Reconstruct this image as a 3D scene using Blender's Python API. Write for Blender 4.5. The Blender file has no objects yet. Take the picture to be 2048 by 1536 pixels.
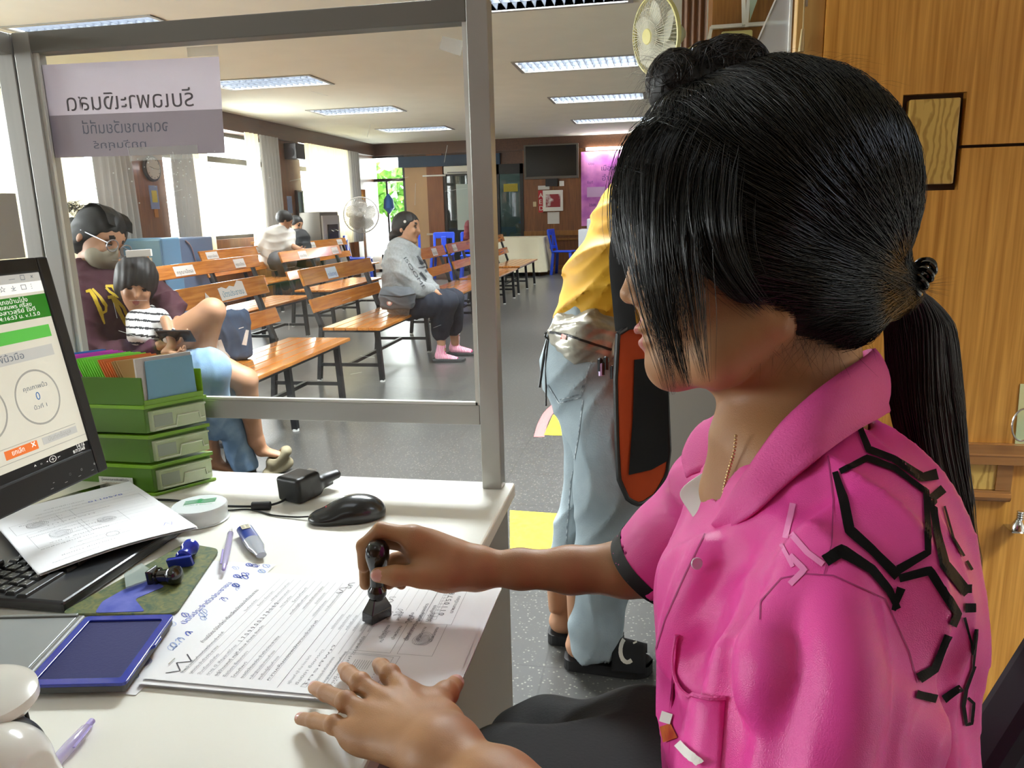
import bpy, math, random
import numpy as np
from mathutils import Vector, Matrix, noise
from mathutils.bvhtree import BVHTree
random.seed(7); RNG = np.random.default_rng(7)
SC = bpy.context.scene
COL = SC.collection
# ---------------------------------------------------------------- camera (solved from the vanishing points of the room)
F, CX, CY, EYE = 1550.0, 1024.0, 768.0, 1.25
_down = np.array([180.0, 6930.0, F]); _down /= np.linalg.norm(_down)
_hx = 1322 - CX; _hy = -(_down[0]*_hx + _down[2]*F)/_down[1]
_Y = np.array([_hx, _hy, F]); _Y /= np.linalg.norm(_Y)
_Z = -_down; _X = np.cross(_Y, _Z)
R = np.stack([_X, _Y, _Z])                       # world = R @ camera(right, down, forward)
C0 = np.array([0, 0, EYE])
cam = bpy.data.cameras.new('camera'); cam.sensor_width = 36; cam.lens = F/2048*36; cam.clip_start = .02; cam.clip_end = 200
camo = bpy.data.objects.new('camera', cam); COL.objects.link(camo)
M = Matrix([[R[i][0], -R[i][1], -R[i][2], C0[i]] for i in range(3)] + [[0, 0, 0, 1]])
camo.matrix_world = M; SC.camera = camo
# ---------------------------------------------------------------- world, exposure
SC.view_settings.view_transform = 'Standard'; SC.view_settings.look = 'None'
SC.view_settings.gamma = 1; SC.view_settings.use_curve_mapping = False
SC.view_settings.exposure = 2.2
w = bpy.data.worlds.new('daylight'); SC.world = w; w.use_nodes = True
wn = w.node_tree.nodes; wl = w.node_tree.links
wn['Background'].inputs[0].default_value = (.86, .93, 1, 1); wn['Background'].inputs[1].default_value = 1.7
SC.cycles.use_denoising = True
SC.cycles.max_bounces = 7; SC.cycles.diffuse_bounces = 4; SC.cycles.glossy_bounces = 3; SC.cycles.transparent_max_bounces = 24
SC.cycles.transmission_bounces = 6; SC.cycles.caustics_reflective = False; SC.cycles.caustics_refractive = False
SC.cycles.sample_clamp_indirect = 6
def area_light(name, loc, sx, sy, power, rot=(0, 0, 0), color=(1, 1, 1), parent=None):
    l = bpy.data.lights.new(name, 'AREA'); l.shape = 'RECTANGLE'; l.size = sx; l.size_y = sy; l.energy = power; l.color = color
    o = bpy.data.objects.new(name, l); COL.objects.link(o); o.location = loc; o.rotation_euler = rot; o.parent = parent
    return o
# daylight standing in the window openings of the left wall and of the far door
for (y0, y1) in ((-2, .9), (1.65, 4.55), (5.4, 8.2), (9.1, 11.9), (12.95, 15.3)):
    area_light('window_daylight', (-6.75, (y0+y1)/2, 1.75), 1.5, y1-y0, 60, (0, math.radians(-90), 0), (.95, 1, .97))
area_light('door_daylight', (-5.8, 17.2, 1.4), .8, 2.2, 14, (math.radians(-90), 0, 0), (.95, 1, .95))

# ---------------------------------------------------------------- helpers
def P(px, py, d):
    """the point at picture direction (px,py) and distance d along the view axis"""
    return C0 + R @ np.array([(px-CX)/F, (py-CY)/F, 1.0]) * d
def at(px, py, **k):
    (a, v), = k.items(); i = 'XYZ'.index(a); d = R @ np.array([(px-CX)/F, (py-CY)/F, 1.0])
    return C0 + d*((v-C0[i])/d[i])
def srgb(h):
    if isinstance(h, str):
        h = h.lstrip('#'); c = [int(h[i:i+2], 16)/255 for i in (0, 2, 4)]
    else: c = [v/255 for v in h]
    return tuple(v/12.92 if v <= .04045 else ((v+.055)/1.055)**2.4 for v in c) + (1,)
_mats = {}
def mat(name, c, rough=.5, metal=0, spec=.5, c2=None, scale=20, stretch=(1, 1, 1), detail=4, lo=.35, hi=.65, bump=0, bscale=None, emit=0, alpha=1, trans=0, coat=0, sss=0, sheen=0, kind='noise', dist=0):
    if name in _mats: return _mats[name]
    m = bpy.data.materials.new(name); m.use_nodes = True; nt = m.node_tree; n = nt.nodes; L = nt.links
    b = n['Principled BSDF']; col = srgb(c)
    b.inputs['Base Color'].default_value = col; b.inputs['Roughness'].default_value = rough; b.inputs['Metallic'].default_value = metal
    b.inputs['Specular IOR Level'].default_value = spec; b.inputs['Alpha'].default_value = alpha
    b.inputs['Transmission Weight'].default_value = trans; b.inputs['Coat Weight'].default_value = coat; b.inputs['Coat Roughness'].default_value = .08
    if sheen: b.inputs['Sheen Weight'].default_value = sheen
    if sss:
        b.inputs['Subsurface Weight'].default_value = sss; b.inputs['Subsurface Radius'].default_value = (.012, .005, .003); b.inputs['Subsurface Scale'].default_value = 1
    if emit: b.inputs['Emission Color'].default_value = col; b.inputs['Emission Strength'].default_value = emit
    if c2 is not None or bump:
        tc = n.new('ShaderNodeTexCoord'); mp = n.new('ShaderNodeMapping'); mp.inputs['Scale'].default_value = stretch
        L.new(tc.outputs['Object'], mp.inputs[0])
        if kind == 'noise':
            t = n.new('ShaderNodeTexNoise'); t.inputs['Scale'].default_value = scale; t.inputs['Detail'].default_value = detail; t.inputs['Distortion'].default_value = dist; out = t.outputs['Fac']
        elif kind == 'wave':
            t = n.new('ShaderNodeTexWave'); t.inputs['Scale'].default_value = scale; t.inputs['Distortion'].default_value = dist or 4; t.inputs['Detail'].default_value = detail; out = t.outputs['Fac']
        else:
            t = n.new('ShaderNodeTexVoronoi'); t.inputs['Scale'].default_value = scale; out = t.outputs['Distance']
        L.new(mp.outputs[0], t.inputs['Vector'])
        if c2 is not None:
            r = n.new('ShaderNodeValToRGB'); r.color_ramp.elements[0].position = lo; r.color_ramp.elements[1].position = hi
            r.color_ramp.elements[0].color = col; r.color_ramp.elements[1].color = srgb(c2)
            L.new(out, r.inputs[0]); L.new(r.outputs[0], b.inputs['Base Color'])
        if bump:
            t2 = t
            if bscale: t2 = n.new('ShaderNodeTexNoise'); t2.inputs['Scale'].default_value = bscale; L.new(mp.outputs[0], t2.inputs['Vector'])
            bp = n.new('ShaderNodeBump'); bp.inputs['Strength'].default_value = bump; bp.inputs['Distance'].default_value = .002
            L.new(t2.outputs[0], bp.inputs['Height']); L.new(bp.outputs[0], b.inputs['Normal'])
    _mats[name] = m; return m
def glass(name, tint=(1, 1, 1), refl=.06, rough=.02, opac=0.0, oc=(1, 1, 1)):
    """a thin clear sheet: transparent, with a little fresnel reflection and a trace of film"""
    if name in _mats: return _mats[name]
    m = bpy.data.materials.new(name); m.use_nodes = True; nt = m.node_tree; n = nt.nodes; L = nt.links; n.clear()
    o = n.new('ShaderNodeOutputMaterial'); tr = n.new('ShaderNodeBsdfTransparent'); tr.inputs[0].default_value = tint + (1,)
    gl = n.new('ShaderNodeBsdfGlossy'); gl.inputs['Roughness'].default_value = rough
    ge = n.new('ShaderNodeNewGeometry'); dt = n.new('ShaderNodeVectorMath'); dt.operation = 'DOT_PRODUCT'; L.new(ge.outputs['Incoming'], dt.inputs[0]); L.new(ge.outputs['Normal'], dt.inputs[1])
    def mth(op, a, b=None):
        q = n.new('ShaderNodeMath'); q.operation = op
        for i, v in enumerate((a, b)):
            if v is None: continue
            if isinstance(v, (int, float)): q.inputs[i].default_value = v
            else: L.new(v, q.inputs[i])
        return q.outputs[0]
    f5 = mth('POWER', mth('SUBTRACT', 1.0, mth('ABSOLUTE', dt.outputs['Value'])), 5.0); rf = mth('ADD', mth('MULTIPLY', f5, .8), refl/2)
    mx = n.new('ShaderNodeMixShader'); L.new(rf, mx.inputs[0]); L.new(tr.outputs[0], mx.inputs[1]); L.new(gl.outputs[0], mx.inputs[2])
    last = mx
    if opac:
        df = n.new('ShaderNodeBsdfDiffuse'); df.inputs[0].default_value = oc + (1,); m2 = n.new('ShaderNodeMixShader'); m2.inputs[0].default_value = opac
        L.new(mx.outputs[0], m2.inputs[1]); L.new(df.outputs[0], m2.inputs[2]); last = m2
    L.new(last.outputs[0], o.inputs[0]); _mats[name] = m; return m
def sheer(name, c, trans=.5, rough=1):
    if name in _mats: return _mats[name]
    m = bpy.data.materials.new(name); m.use_nodes = True; nt = m.node_tree; n = nt.nodes; L = nt.links; n.clear()
    o = n.new('ShaderNodeOutputMaterial'); df = n.new('ShaderNodeBsdfDiffuse'); tl = n.new('ShaderNodeBsdfTranslucent'); mx = n.new('ShaderNodeMixShader')
    for q in (df, tl): q.inputs[0].default_value = srgb(c)
    mx.inputs[0].default_value = trans; L.new(df.outputs[0], mx.inputs[1]); L.new(tl.outputs[0], mx.inputs[2]); L.new(mx.outputs[0], o.inputs[0])
    _mats[name] = m; return m

def tag(o, label=None, cat=None, group=None, kind=None):
    if label: o['label'] = label
    if cat: o['category'] = cat
    if group: o['group'] = group
    if kind: o['kind'] = kind
    return o
def empty(name, loc, label=None, cat=None, group=None, rz=0):
    o = bpy.data.objects.new(name, None); COL.objects.link(o); o.location = tuple(float(v) for v in loc); o.rotation_euler = (0, 0, rz); o.empty_display_size = .05
    return tag(o, label, cat, group)
def copy_tree(o, parent=None):
    c = o.copy(); COL.objects.link(c); c.parent = parent
    if parent is not None: c.matrix_parent_inverse = o.matrix_parent_inverse.copy()
    for ch in list(o.children): copy_tree(ch, c)
    return c
def V(*a): return np.array(a, float)
def unit(v): v = np.array(v, float); return v/(np.linalg.norm(v)+1e-12)
def frame(o, u, v=None, n=None):
    """4x4 with x=u, z=n, y=v at o"""
    u = unit(u)
    if n is None: n = unit(np.cross(u, v))
    else: n = unit(n)
    v = unit(np.cross(n, u)); u = np.cross(v, n)
    m = np.eye(4); m[:3, 0] = u; m[:3, 1] = v; m[:3, 2] = n; m[:3, 3] = o; return m
def align(a, b):
    z = unit(np.array(b, float)-a); h = V(0, 0, 1) if abs(z[2]) < .9 else V(0, 1, 0); x = unit(np.cross(h, z)); y = np.cross(z, x)
    return x, y, z
_ftxt = {}
class MB:
    def __init__(s, xf=None): s.v = []; s.f = []; s.m = []; s.k = 0; s.xf = xf; s.off = 0
    def add(s, vs, fs, mi=0):
        vs = np.asarray(vs, float)
        if s.xf is not None: vs = vs @ s.xf[:3, :3].T + s.xf[:3, 3]
        s.v.append(vs); s.f += [tuple(i+s.off for i in f) for f in fs]; s.m += [mi]*len(fs); s.off += len(vs); return s
    def box(s, lo, hi, mi=0, fr=None):
        (a, b, c), (d, e, f) = lo, hi
        vs = np.array([(a, b, c), (d, b, c), (d, e, c), (a, e, c), (a, b, f), (d, b, f), (d, e, f), (a, e, f)], float)
        if fr is not None: vs = vs @ fr[:3, :3].T + fr[:3, 3]
        return s.add(vs, [(0, 3, 2, 1), (4, 5, 6, 7), (0, 1, 5, 4), (1, 2, 6, 5), (2, 3, 7, 6), (3, 0, 4, 7)], mi)
    def bar(s, a, b, wx, wy=None, mi=0, up=None):
        """a rectangular bar from a to b"""
        wy = wy or wx; a = np.array(a, float); b = np.array(b, float); z = unit(b-a)
        h = np.array(up, float) if up is not None else (V(0, 0, 1) if abs(z[2]) < .9 else V(0, 1, 0))
        x = unit(np.cross(h, z)); y = np.cross(z, x); vs = []
        for p in (a, b):
            for (i, j) in ((-1, -1), (1, -1), (1, 1), (-1, 1)): vs.append(p+x*i*wx/2+y*j*wy/2)
        return s.add(vs, [(0, 3, 2, 1), (4, 5, 6, 7), (0, 1, 5, 4), (1, 2, 6, 5), (2, 3, 7, 6), (3, 0, 4, 7)], mi)
    def rings(s, rs, mi=0, cap=True, closed=True):
        n = len(rs[0]); vs = np.concatenate([np.asarray(r, float) for r in rs]); fs = []
        for i in range(len(rs)-1):
            for j in range(n if closed else n-1):
                k = (j+1) % n; fs.append((i*n+j, i*n+k, (i+1)*n+k, (i+1)*n+j))
        if cap and closed:
            fs.append(tuple(range(n-1, -1, -1))); fs.append(tuple((len(rs)-1)*n+j for j in range(n)))
        return s.add(vs, fs, mi)
    def cyl(s, a, b, r0, r1=None, n=16, mi=0, cap=True):
        r1 = r0 if r1 is None else r1; x, y, z = align(a, b); t = np.arange(n)*2*math.pi/n
        ring = np.outer(np.cos(t), x)+np.outer(np.sin(t), y)
        return s.rings([np.array(a)+ring*r0, np.array(b)+ring*r1], mi, cap)
    def lathe(s, prof, o, axis=(0, 0, 1), n=28, mi=0, sx=1, sy=1, xdir=None):
        o = np.array(o, float); x, y, z = align(o, o+np.array(axis, float))
        if xdir is not None: x = unit(np.array(xdir)-z*np.dot(xdir, z)); y = np.cross(z, x)
        t = np.arange(n)*2*math.pi/n; ring = np.outer(np.cos(t)*sx, x)+np.outer(np.sin(t)*sy, y)
        return s.rings([o+z*h+ring*max(r, 1e-5) for (h, r) in prof], mi, True)
    def tube(s, pts, r, n=8, mi=0, cap=True, flat=None):
        pts = np.array(pts, float); rs = r if hasattr(r, '__len__') else [r]*len(pts); T = np.gradient(pts, axis=0)
        x = None; out = []; t = np.arange(n)*2*math.pi/n
        for i, p in enumerate(pts):
            z = unit(T[i])
            if x is None: x, y, _ = align(V(0, 0, 0), z)
            else: x = unit(x-z*np.dot(x, z)); y = np.cross(z, x)
            out.append(p+np.outer(np.cos(t), x)*rs[i]+np.outer(np.sin(t), y)*rs[i]*(flat or 1))
        return s.rings(out, mi, cap)
    def prism(s, poly, h, fr=None, mi=0, z0=0):
        """poly (u,v) extruded from z0 to z0+h in frame fr"""
        n = len(poly); p = np.array(poly, float); vs = np.concatenate([np.c_[p, np.full(n, z0)], np.c_[p, np.full(n, z0+h)]])
        if fr is not None: vs = vs @ fr[:3, :3].T + fr[:3, 3]
        fs = [tuple(range(n-1, -1, -1)), tuple(range(n, 2*n))]+[(i, (i+1) % n, n+(i+1) % n, n+i) for i in range(n)]
        return s.add(vs, fs, mi)
    def grid(s, pts, mi=0):
        a = np.array(pts, float); n, m, _ = a.shape
        return s.add(a.reshape(-1, 3), [(i*m+j, i*m+j+1, (i+1)*m+j+1, (i+1)*m+j) for i in range(n-1) for j in range(m-1)], mi)
    def text(s, body, size, fr, mi=0, align='LEFT', z=.0004, mirror=False, sx=1, fit=None, ext=.0001, map=None):
        key = (body, align)
        if key not in _ftxt:
            c = bpy.data.curves.new('txt', 'FONT'); c.body = body; c.size = 1; c.align_x = align; c.align_y = 'BOTTOM_BASELINE'; c.resolution_u = 3; c.extrude = 0
            o = bpy.data.objects.new('txt', c); COL.objects.link(o); bpy.context.view_layer.update()
            me = bpy.data.meshes.new_from_object(o.evaluated_get(bpy.context.evaluated_depsgraph_get()))
            vs = np.array([v.co[:] for v in me.vertices]).reshape(-1, 3); fs = [tuple(p.vertices) for p in me.polygons]
            bpy.data.objects.remove(o); bpy.data.curves.remove(c); bpy.data.meshes.remove(me); _ftxt[key] = (vs, fs)
        vs, fs = _ftxt[key]
        if len(vs) == 0: return s
        vs = vs.copy()*size; vs[:, 0] *= sx
        if fit: vs[:, 0] *= fit/(np.ptp(vs[:, 0])+1e-9)
        if mirror: vs[:, 0] *= -1
        vs[:, 2] = z
        if map is not None: vs = map(vs)
        else: vs = vs @ fr[:3, :3].T + fr[:3, 3]
        return s.add(vs, fs, mi)
    def build(s, name, mats, parent=None, smooth=False, bevel=0, seg=2, sub=0, angle=35, solid=0):
        me = bpy.data.meshes.new(name); vs = np.concatenate(s.v)
        # local coordinates about the thing's own base, so that object-space textures and origins make sense
        o = bpy.data.objects.new(name, me)
        if parent is not None:
            org = np.array(parent.matrix_world.translation if parent.parent is None else (0, 0, 0)); 
        mats = mats if isinstance(mats, (list, tuple)) else [mats]
        if parent is None:
            c = np.array([(vs[:, 0].min()+vs[:, 0].max())/2, (vs[:, 1].min()+vs[:, 1].max())/2, vs[:, 2].min()])
            me.from_pydata((vs-c).tolist(), [], s.f); o.location = c
        else:
            me.from_pydata(vs.tolist(), [], s.f); o.parent = parent
            root = parent; pm = Matrix.Identity(4)
            while root is not None:
                pm = Matrix.LocRotScale(root.location, root.rotation_euler, root.scale) @ root.matrix_parent_inverse @ pm if False else (root.matrix_parent_inverse @ Matrix.LocRotScale(root.location, root.rotation_euler, root.scale)) @ pm
                root = root.parent
            o.matrix_parent_inverse = pm.inverted()
        for m in mats: me.materials.append(m)
        me.polygons.foreach_set('material_index', s.m)
        me.update(); COL.objects.link(o)
        if smooth:
            me.polygons.foreach_set('use_smooth', [True]*len(s.f))
            if angle < 180 and not sub: me.set_sharp_from_angle(angle=math.radians(angle))
        if bevel:
            b = o.modifiers.new('bevel', 'BEVEL'); b.width = bevel; b.segments = seg; b.limit_method = 'ANGLE'; b.angle_limit = math.radians(40); b.harden_normals = False
        if solid: q = o.modifiers.new('solid', 'SOLIDIFY'); q.thickness = solid; q.offset = 0
        if sub: q = o.modifiers.new('sub', 'SUBSURF'); q.levels = sub; q.render_levels = sub
        return o
def struct(o, label=None): o['kind'] = 'structure'; return o
def catmull(pts, n=8):
    p = np.array(pts, float); p = np.concatenate([[2*p[0]-p[1]], p, [2*p[-1]-p[-2]]]); out = []
    for i in range(1, len(p)-2):
        for t in np.linspace(0, 1, n, endpoint=False):
            a, b, c, d = p[i-1], p[i], p[i+1], p[i+2]
            out.append(.5*((2*b)+(-a+c)*t+(2*a-5*b+4*c-d)*t*t+(-a+3*b-3*c+d)*t**3))
    out.append(p[-2]); return np.array(out)
# ================================================================ materials shared in the room
def wood(name, a, b, axis=2, scale=6, rough=.35, coat=.2, s=None):
    st = s or {0: (1, 14, 14), 1: (14, 1, 14), 2: (14, 14, 1)}[axis]
    return mat(name, a, rough, c2=b, scale=scale, stretch=st, detail=6, lo=.3, hi=.72, coat=coat, dist=.4)
WDARK = wood('dark teak cladding', '#6b4226', '#8a5830', 2, 3)
WDARKX = wood('dark teak beam', '#4a2f20', '#5f3d28', 1, 3)
WPANEL = wood('teak panel', '#7d5120', '#9b6a30', 2, 4)
WCOL = wood('brown oak column panel', '#b27628', '#e4a850', 2, 5, s=(22, 22, .6))
WLIGHT = wood('light oak edge', '#b18a4c', '#c59c5c', 2, 4)
WBURL = mat('burl veneer', '#b08a40', .35, c2='#d4b05f', scale=14, kind='wave', dist=14, detail=3, lo=.05, hi=.5, coat=.3, stretch=(1.6, 1.6, .7))
WGROOVE = mat('dark groove', '#3a2412', .6)
WSEAT = wood('orange varnished bench wood', '#a86428', '#d18a3c', 1, 4, rough=.18, coat=.5)
BLACK = mat('black painted steel', '#17181a', .4)
CEIL = mat('cream ceiling board', '#dddccc', .9, c2='#e1e0d0', scale=3)
ALU = mat('brushed aluminium', '#b9b9b5', .42, .35)
WHITE = mat('white plastic', '#e4e2da', .4)
BLACKP = mat('black plastic', '#141414', .35)
CHROME = mat('chrome', '#d0d0d0', .15, 1)
BLUEP = mat('blue plastic', '#1e46c0', .35)
# terrazzo floor with speckles and square tiles
FLOOR = mat('grey terrazzo tiles', '#716f66', .28)
def _terrazzo():
    nt = FLOOR.node_tree; n = nt.nodes; L = nt.links; b = n['Principled BSDF']
    tc = n.new('ShaderNodeTexCoord'); v = n.new('ShaderNodeTexVoronoi'); v.inputs['Scale'].default_value = 95
    L.new(tc.outputs['Object'], v.inputs['Vector'])
    r = n.new('ShaderNodeValToRGB'); e = r.color_ramp.elements; e[0].position = .22; e[0].color = srgb('#77756c'); e[1].position = .36; e[1].color = srgb('#434240')
    L.new(v.outputs['Distance'], r.inputs[0])
    wn_ = n.new('ShaderNodeTexWhiteNoise'); L.new(v.outputs['Position'], wn_.inputs[0])
    r2 = n.new('ShaderNodeValToRGB'); r2.color_ramp.elements[0].position = .45; r2.color_ramp.elements[1].position = .8; L.new(wn_.outputs[0], r2.inputs[0])
    mx = n.new('ShaderNodeMix'); mx.data_type = 'RGBA'; mx.inputs['A'].default_value = srgb('#434240'); L.new(r2.outputs[0], mx.inputs[0]); L.new(r.outputs[0], mx.inputs['B'])
    bk = n.new('ShaderNodeTexBrick'); bk.offset = 0; bk.inputs['Scale'].default_value = 1; bk.inputs['Mortar Size'].default_value = .003; bk.inputs['Brick Width'].default_value = .4; bk.inputs['Row Height'].default_value = .4
    bk.inputs['Color1'].default_value = (1, 1, 1, 1); bk.inputs['Color2'].default_value = (.94, .94, .94, 1); bk.inputs['Mortar'].default_value = (.72, .72, .7, 1)
    L.new(tc.outputs['Object'], bk.inputs['Vector'])
    mu = n.new('ShaderNodeMix'); mu.data_type = 'RGBA'; mu.blend_type = 'MULTIPLY'; mu.inputs[0].default_value = 1
    L.new(mx.outputs['Result'], mu.inputs['A']); L.new(bk.outputs[0], mu.inputs['B']); L.new(mu.outputs['Result'], b.inputs['Base Color'])
_terrazzo()
# ================================================================ room shell
XL, YB, ZC = -6.2, 16.45, 2.7
struct(MB().box((-6.4, -3.2, -.1), (4.2, 16.65, 0)).build('floor', FLOOR))
LEN = {(-1.47, .3): 1, (-1.47, -2.3): 2, (1.95, -2.3): 60, (1.95, .3): 125, (-1.47, 2.9): 100, (-4.9, .3): 8, (-4.9, -2.3): 2, (-4.9, 2.9): 50}
LX = (-4.9, -1.47, 1.95); LY = (-2.3, .3, 2.9, 5.5, 8.15, 10.75, 13.5)
_c = MB(); _xs = [-6.4]+[v for x in LX for v in (x, x+1.22)]+[4.2]; _ys = [-3.2]+[v for y in LY for v in (y, y+.6)]+[16.65]
for i in range(len(_xs)-1):
    for j in range(len(_ys)-1):
        if not (i % 2 and j % 2): _c.add([(_xs[i], _ys[j], ZC), (_xs[i+1], _ys[j], ZC), (_xs[i+1], _ys[j+1], ZC), (_xs[i], _ys[j+1], ZC)], [(0, 3, 2, 1)])
_c.box((-6.4, -3.2, ZC+.13), (4.2, 16.65, ZC+.2))
struct(_c.build('ceiling', CEIL))
struct(MB().box((-9.6, 16.9, -.12), (4.2, 24, -.02)).build('ground_back', mat('pale yard concrete', '#c9c9bd', .8)))
struct(MB().box((-26, -6, -.12), (-6.5, 30, -.02)).build('ground_side', mat('pale yard concrete', '#c9c9bd', .8)))
WALLP = mat('grey-white wall paint', '#d8d5cc', .8)
struct(MB().box((4.0, -3.2, 0), (4.2, 16.65, ZC)).build('wall_right', WALLP))
struct(MB().box((-6.4, -3.4, 0), (4.2, -3.2, ZC)).build('wall_front', WDARK))
# left wall: sill wall, wooden columns, wooden beam, windows with frames, curtains
struct(MB().box((-6.4, -3.2, 0), (XL, YB+.2, .95)).build('wall_left', [WDARK]))
struct(MB().box((-6.4, -3.2, 2.46), (-6.02, YB+.2, ZC)).build('trim_1', WDARKX))
for (y0, y1) in ((-3.2, -2.1), (.9, 1.6), (4.6, 5.35), (8.31, 9.04), (11.94, 12.89), (15.35, 16.65)):
    struct(MB().box((-6.4, y0, .95), (-6.1, y1, 2.46)).box((-6.2, y0, 0), (-6.1, y1, .95)).build('column', WDARK))
CURT = sheer('cream sheer curtain cloth', '#d9cfb0', .28); CURG = sheer('grey patterned curtain cloth', '#a3a19d', .06)
def curtain(y0, y1, m, label, x=-5.99, z0=.72, z1=2.47, amp=.035, per=.11):
    n = max(12, int((y1-y0)/per*8)); zs = np.linspace(z0, z1, 10); pts = []
    for z in zs:
        row = []
        for i in range(n+1):
            y = y0+(y1-y0)*i/n; ph = 2*math.pi*y/per
            row.append((x+amp*math.sin(ph+.8*math.sin(y*7))*(.7+.3*(z1-z)/(z1-z0)), y+.01*math.sin(z*3+y*9), z))
        pts.append(row)
    o = MB().grid(pts).build('curtain', m, smooth=True, angle=180); tag(o, label, 'curtain', 'curtains of the window wall'); return o
WFR = mat('dark window frame', '#4d4b45', .5)
wi = 0
def window(y0, y1, mull, tr=2.07, z0=.95, z1=2.46):
    global wi; wi += 1
    m = MB(); t = .05
    m.box((-6.36, y0, z0), (-6.28, y1, z0+t)).box((-6.36, y0, z1-t), (-6.28, y1, z1)).box((-6.36, y0, z0), (-6.28, y0+t, z1)).box((-6.36, y1-t, z0), (-6.28, y1, z1)).box((-6.36, y0, tr-.04), (-6.27, y1, tr+.04))
    for q in mull: m.box((-6.35, q-.03, z0), (-6.28, q+.03, z1))
    w_ = m.build('window_%d' % wi, WFR); w_['kind'] = 'structure'
    g = MB().box((-6.325, y0+t, z0+t), (-6.32, y1-t, z1-t)).build('window_glass', glass('window glass', refl=.03), parent=w_)
window(-2.1, .9, (-.6,)); window(1.6, 4.6, (3.1,)); window(5.35, 8.31, (6.2, 7.1)); window(9.04, 11.94, (10.25,)); window(12.89, 15.35, (14.1,))
curtain(4.7, 7.55, CURT, 'cream sheer curtain drawn across the window nearest the glass screen'); curtain(7.62, 8.3, CURG, 'grey patterned curtain just before the wooden column with the clock')
curtain(9.06, 9.5, CURG, 'grey patterned curtain just beyond the wooden column with the clock'); curtain(9.56, 9.84, CURT, 'narrow gathered cream curtain at the near side of the open window')
curtain(10.93, 11.28, CURT, 'gathered cream curtain at the far side of the open window'); curtain(11.34, 11.93, CURG, 'grey patterned curtain beside the column with the loudspeaker')
curtain(12.95, 14.75, CURT, 'cream sheer curtain drawn over the farthest window'); curtain(14.82, 15.34, CURG, 'grey patterned curtain at the far corner column')
# ---- back wall
B = YB
struct(MB().box((-6.4, B-.08, 2.46), (4.2, B+.2, ZC)).build('trim_2', WDARKX))
def plate(name, x0, x1, z0, z1, m, y=B, th=.15):
    return struct(MB().box((x0, y, z0), (x1, y+th, z1)).build(name, m))
struct(MB().box((-2.83, B, 0), (4.2, B+.2, 2.46)).build('wall_back', WDARK))
plate('wall_back_panel', -5.4, -4.9, 0, 2.3, mat('peach wall paint', '#c8a57e', .8))
plate('trim_3', -4.9, -4.55, 0, 2.46, mat('red-brown wood', '#7d4526', .45, c2='#8d5530', scale=3, stretch=(9, 9, 1)), B-.05)
plate('wall_back_header', -5.4, -2.83, 2.2, 2.46, WDARKX)
m = MB()
for x in (-2.2, -1.62, -1.0, -.4, .2, .8): m.box((x-.012, B-.006, .8), (x+.012, B, 2.46))
m.box((-2.83, B-.05, .72), (4.0, B, .82)).box((-2.83, B-.03, .62), (4.0, B, .66)).box((-2.83, B-.025, 0), (4.0, B, .1))
struct(m.build('trim_4', WPANEL))
# bright glazed door in the corner
m = MB(); f_ = .04
for (a, b, c, d) in ((-6.2, -5.4, 0, .06), (-6.2, -5.4, 2.42, 2.46), (-6.2, -6.14, 0, 2.46), (-5.45, -5.4, 0, 2.46), (-6.2, -5.4, 1.93, 1.99), (-5.84, -5.8, 0, 1.95)): m.box((a, B, c), (b, B+.06, d))
o = m.build('door_1', mat('black door frame', '#15181a', .4)); o['kind'] = 'structure'
MB().box((-6.14, B+.028, .06), (-5.45, B+.032, 2.42)).build('door_glass', glass('window glass'), parent=o)
# dark sliding glass door and glazed bay
m = MB()
for (a, b, c, d) in ((-4.55, -4.49, 0, 2.2), (-3.75, -3.66, 0, 2.2), (-2.9, -2.83, 0, 2.2), (-4.55, -2.83, 0, .06), (-4.55, -2.83, 2.0, 2.2), (-3.4, -3.34, 0, 2.2)): m.box((a, B-.02, c), (b, B+.06, d))
o = m.build('door_2', mat('black door frame', '#15181a', .4)); o['kind'] = 'structure'
MB().box((-4.49, B+.02, .06), (-2.9, B+.026, 2.0)).build('door_glass', glass('smoked glass', (.30, .36, .36), .10), parent=o)
# the room behind the smoked glass
struct(MB().box((-5.3, B+2.6, 0), (-2.2, B+2.7, 2.7)).box((-5.4, B+.2, 0), (-5.3, B+2.7, 2.7)).box((-2.3, B+.2, 0), (-2.2, B+2.7, 2.7)).box((-5.4, B+.2, 2.6), (-2.2, B+2.7, 2.7)).box((-5.4, B+.2, -.1), (-2.2, B+2.7, 0)).build('wall_beyond', mat('dim green-grey wall', '#8f9c94', .8)))
area_light('inner_room_lamp', (-3.8, B+1.4, 2.58), .6, .6, 10)
for (x, z, wd, h, c, lb, nm) in ((-4.1, 1.35, .35, .95, '#b9c8c4', 'pale sheet hanging inside the smoked glass door', 'hanging_sheet'), (-3.75, 1.78, .14, .3, '#c8b42c', 'small yellow notice on the smoked glass door', 'door_notice'), (-3.1, 1.72, .3, .16, '#a89a3a', 'yellow notice high on the dark glass beside the post', 'door_notice')):
    o = MB().box((x-wd/2, B-.012, z-h/2), (x+wd/2, B-.004, z+h/2)).build(nm, mat('sheet '+c, c, .7)); tag(o, lb, 'notice')
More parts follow.
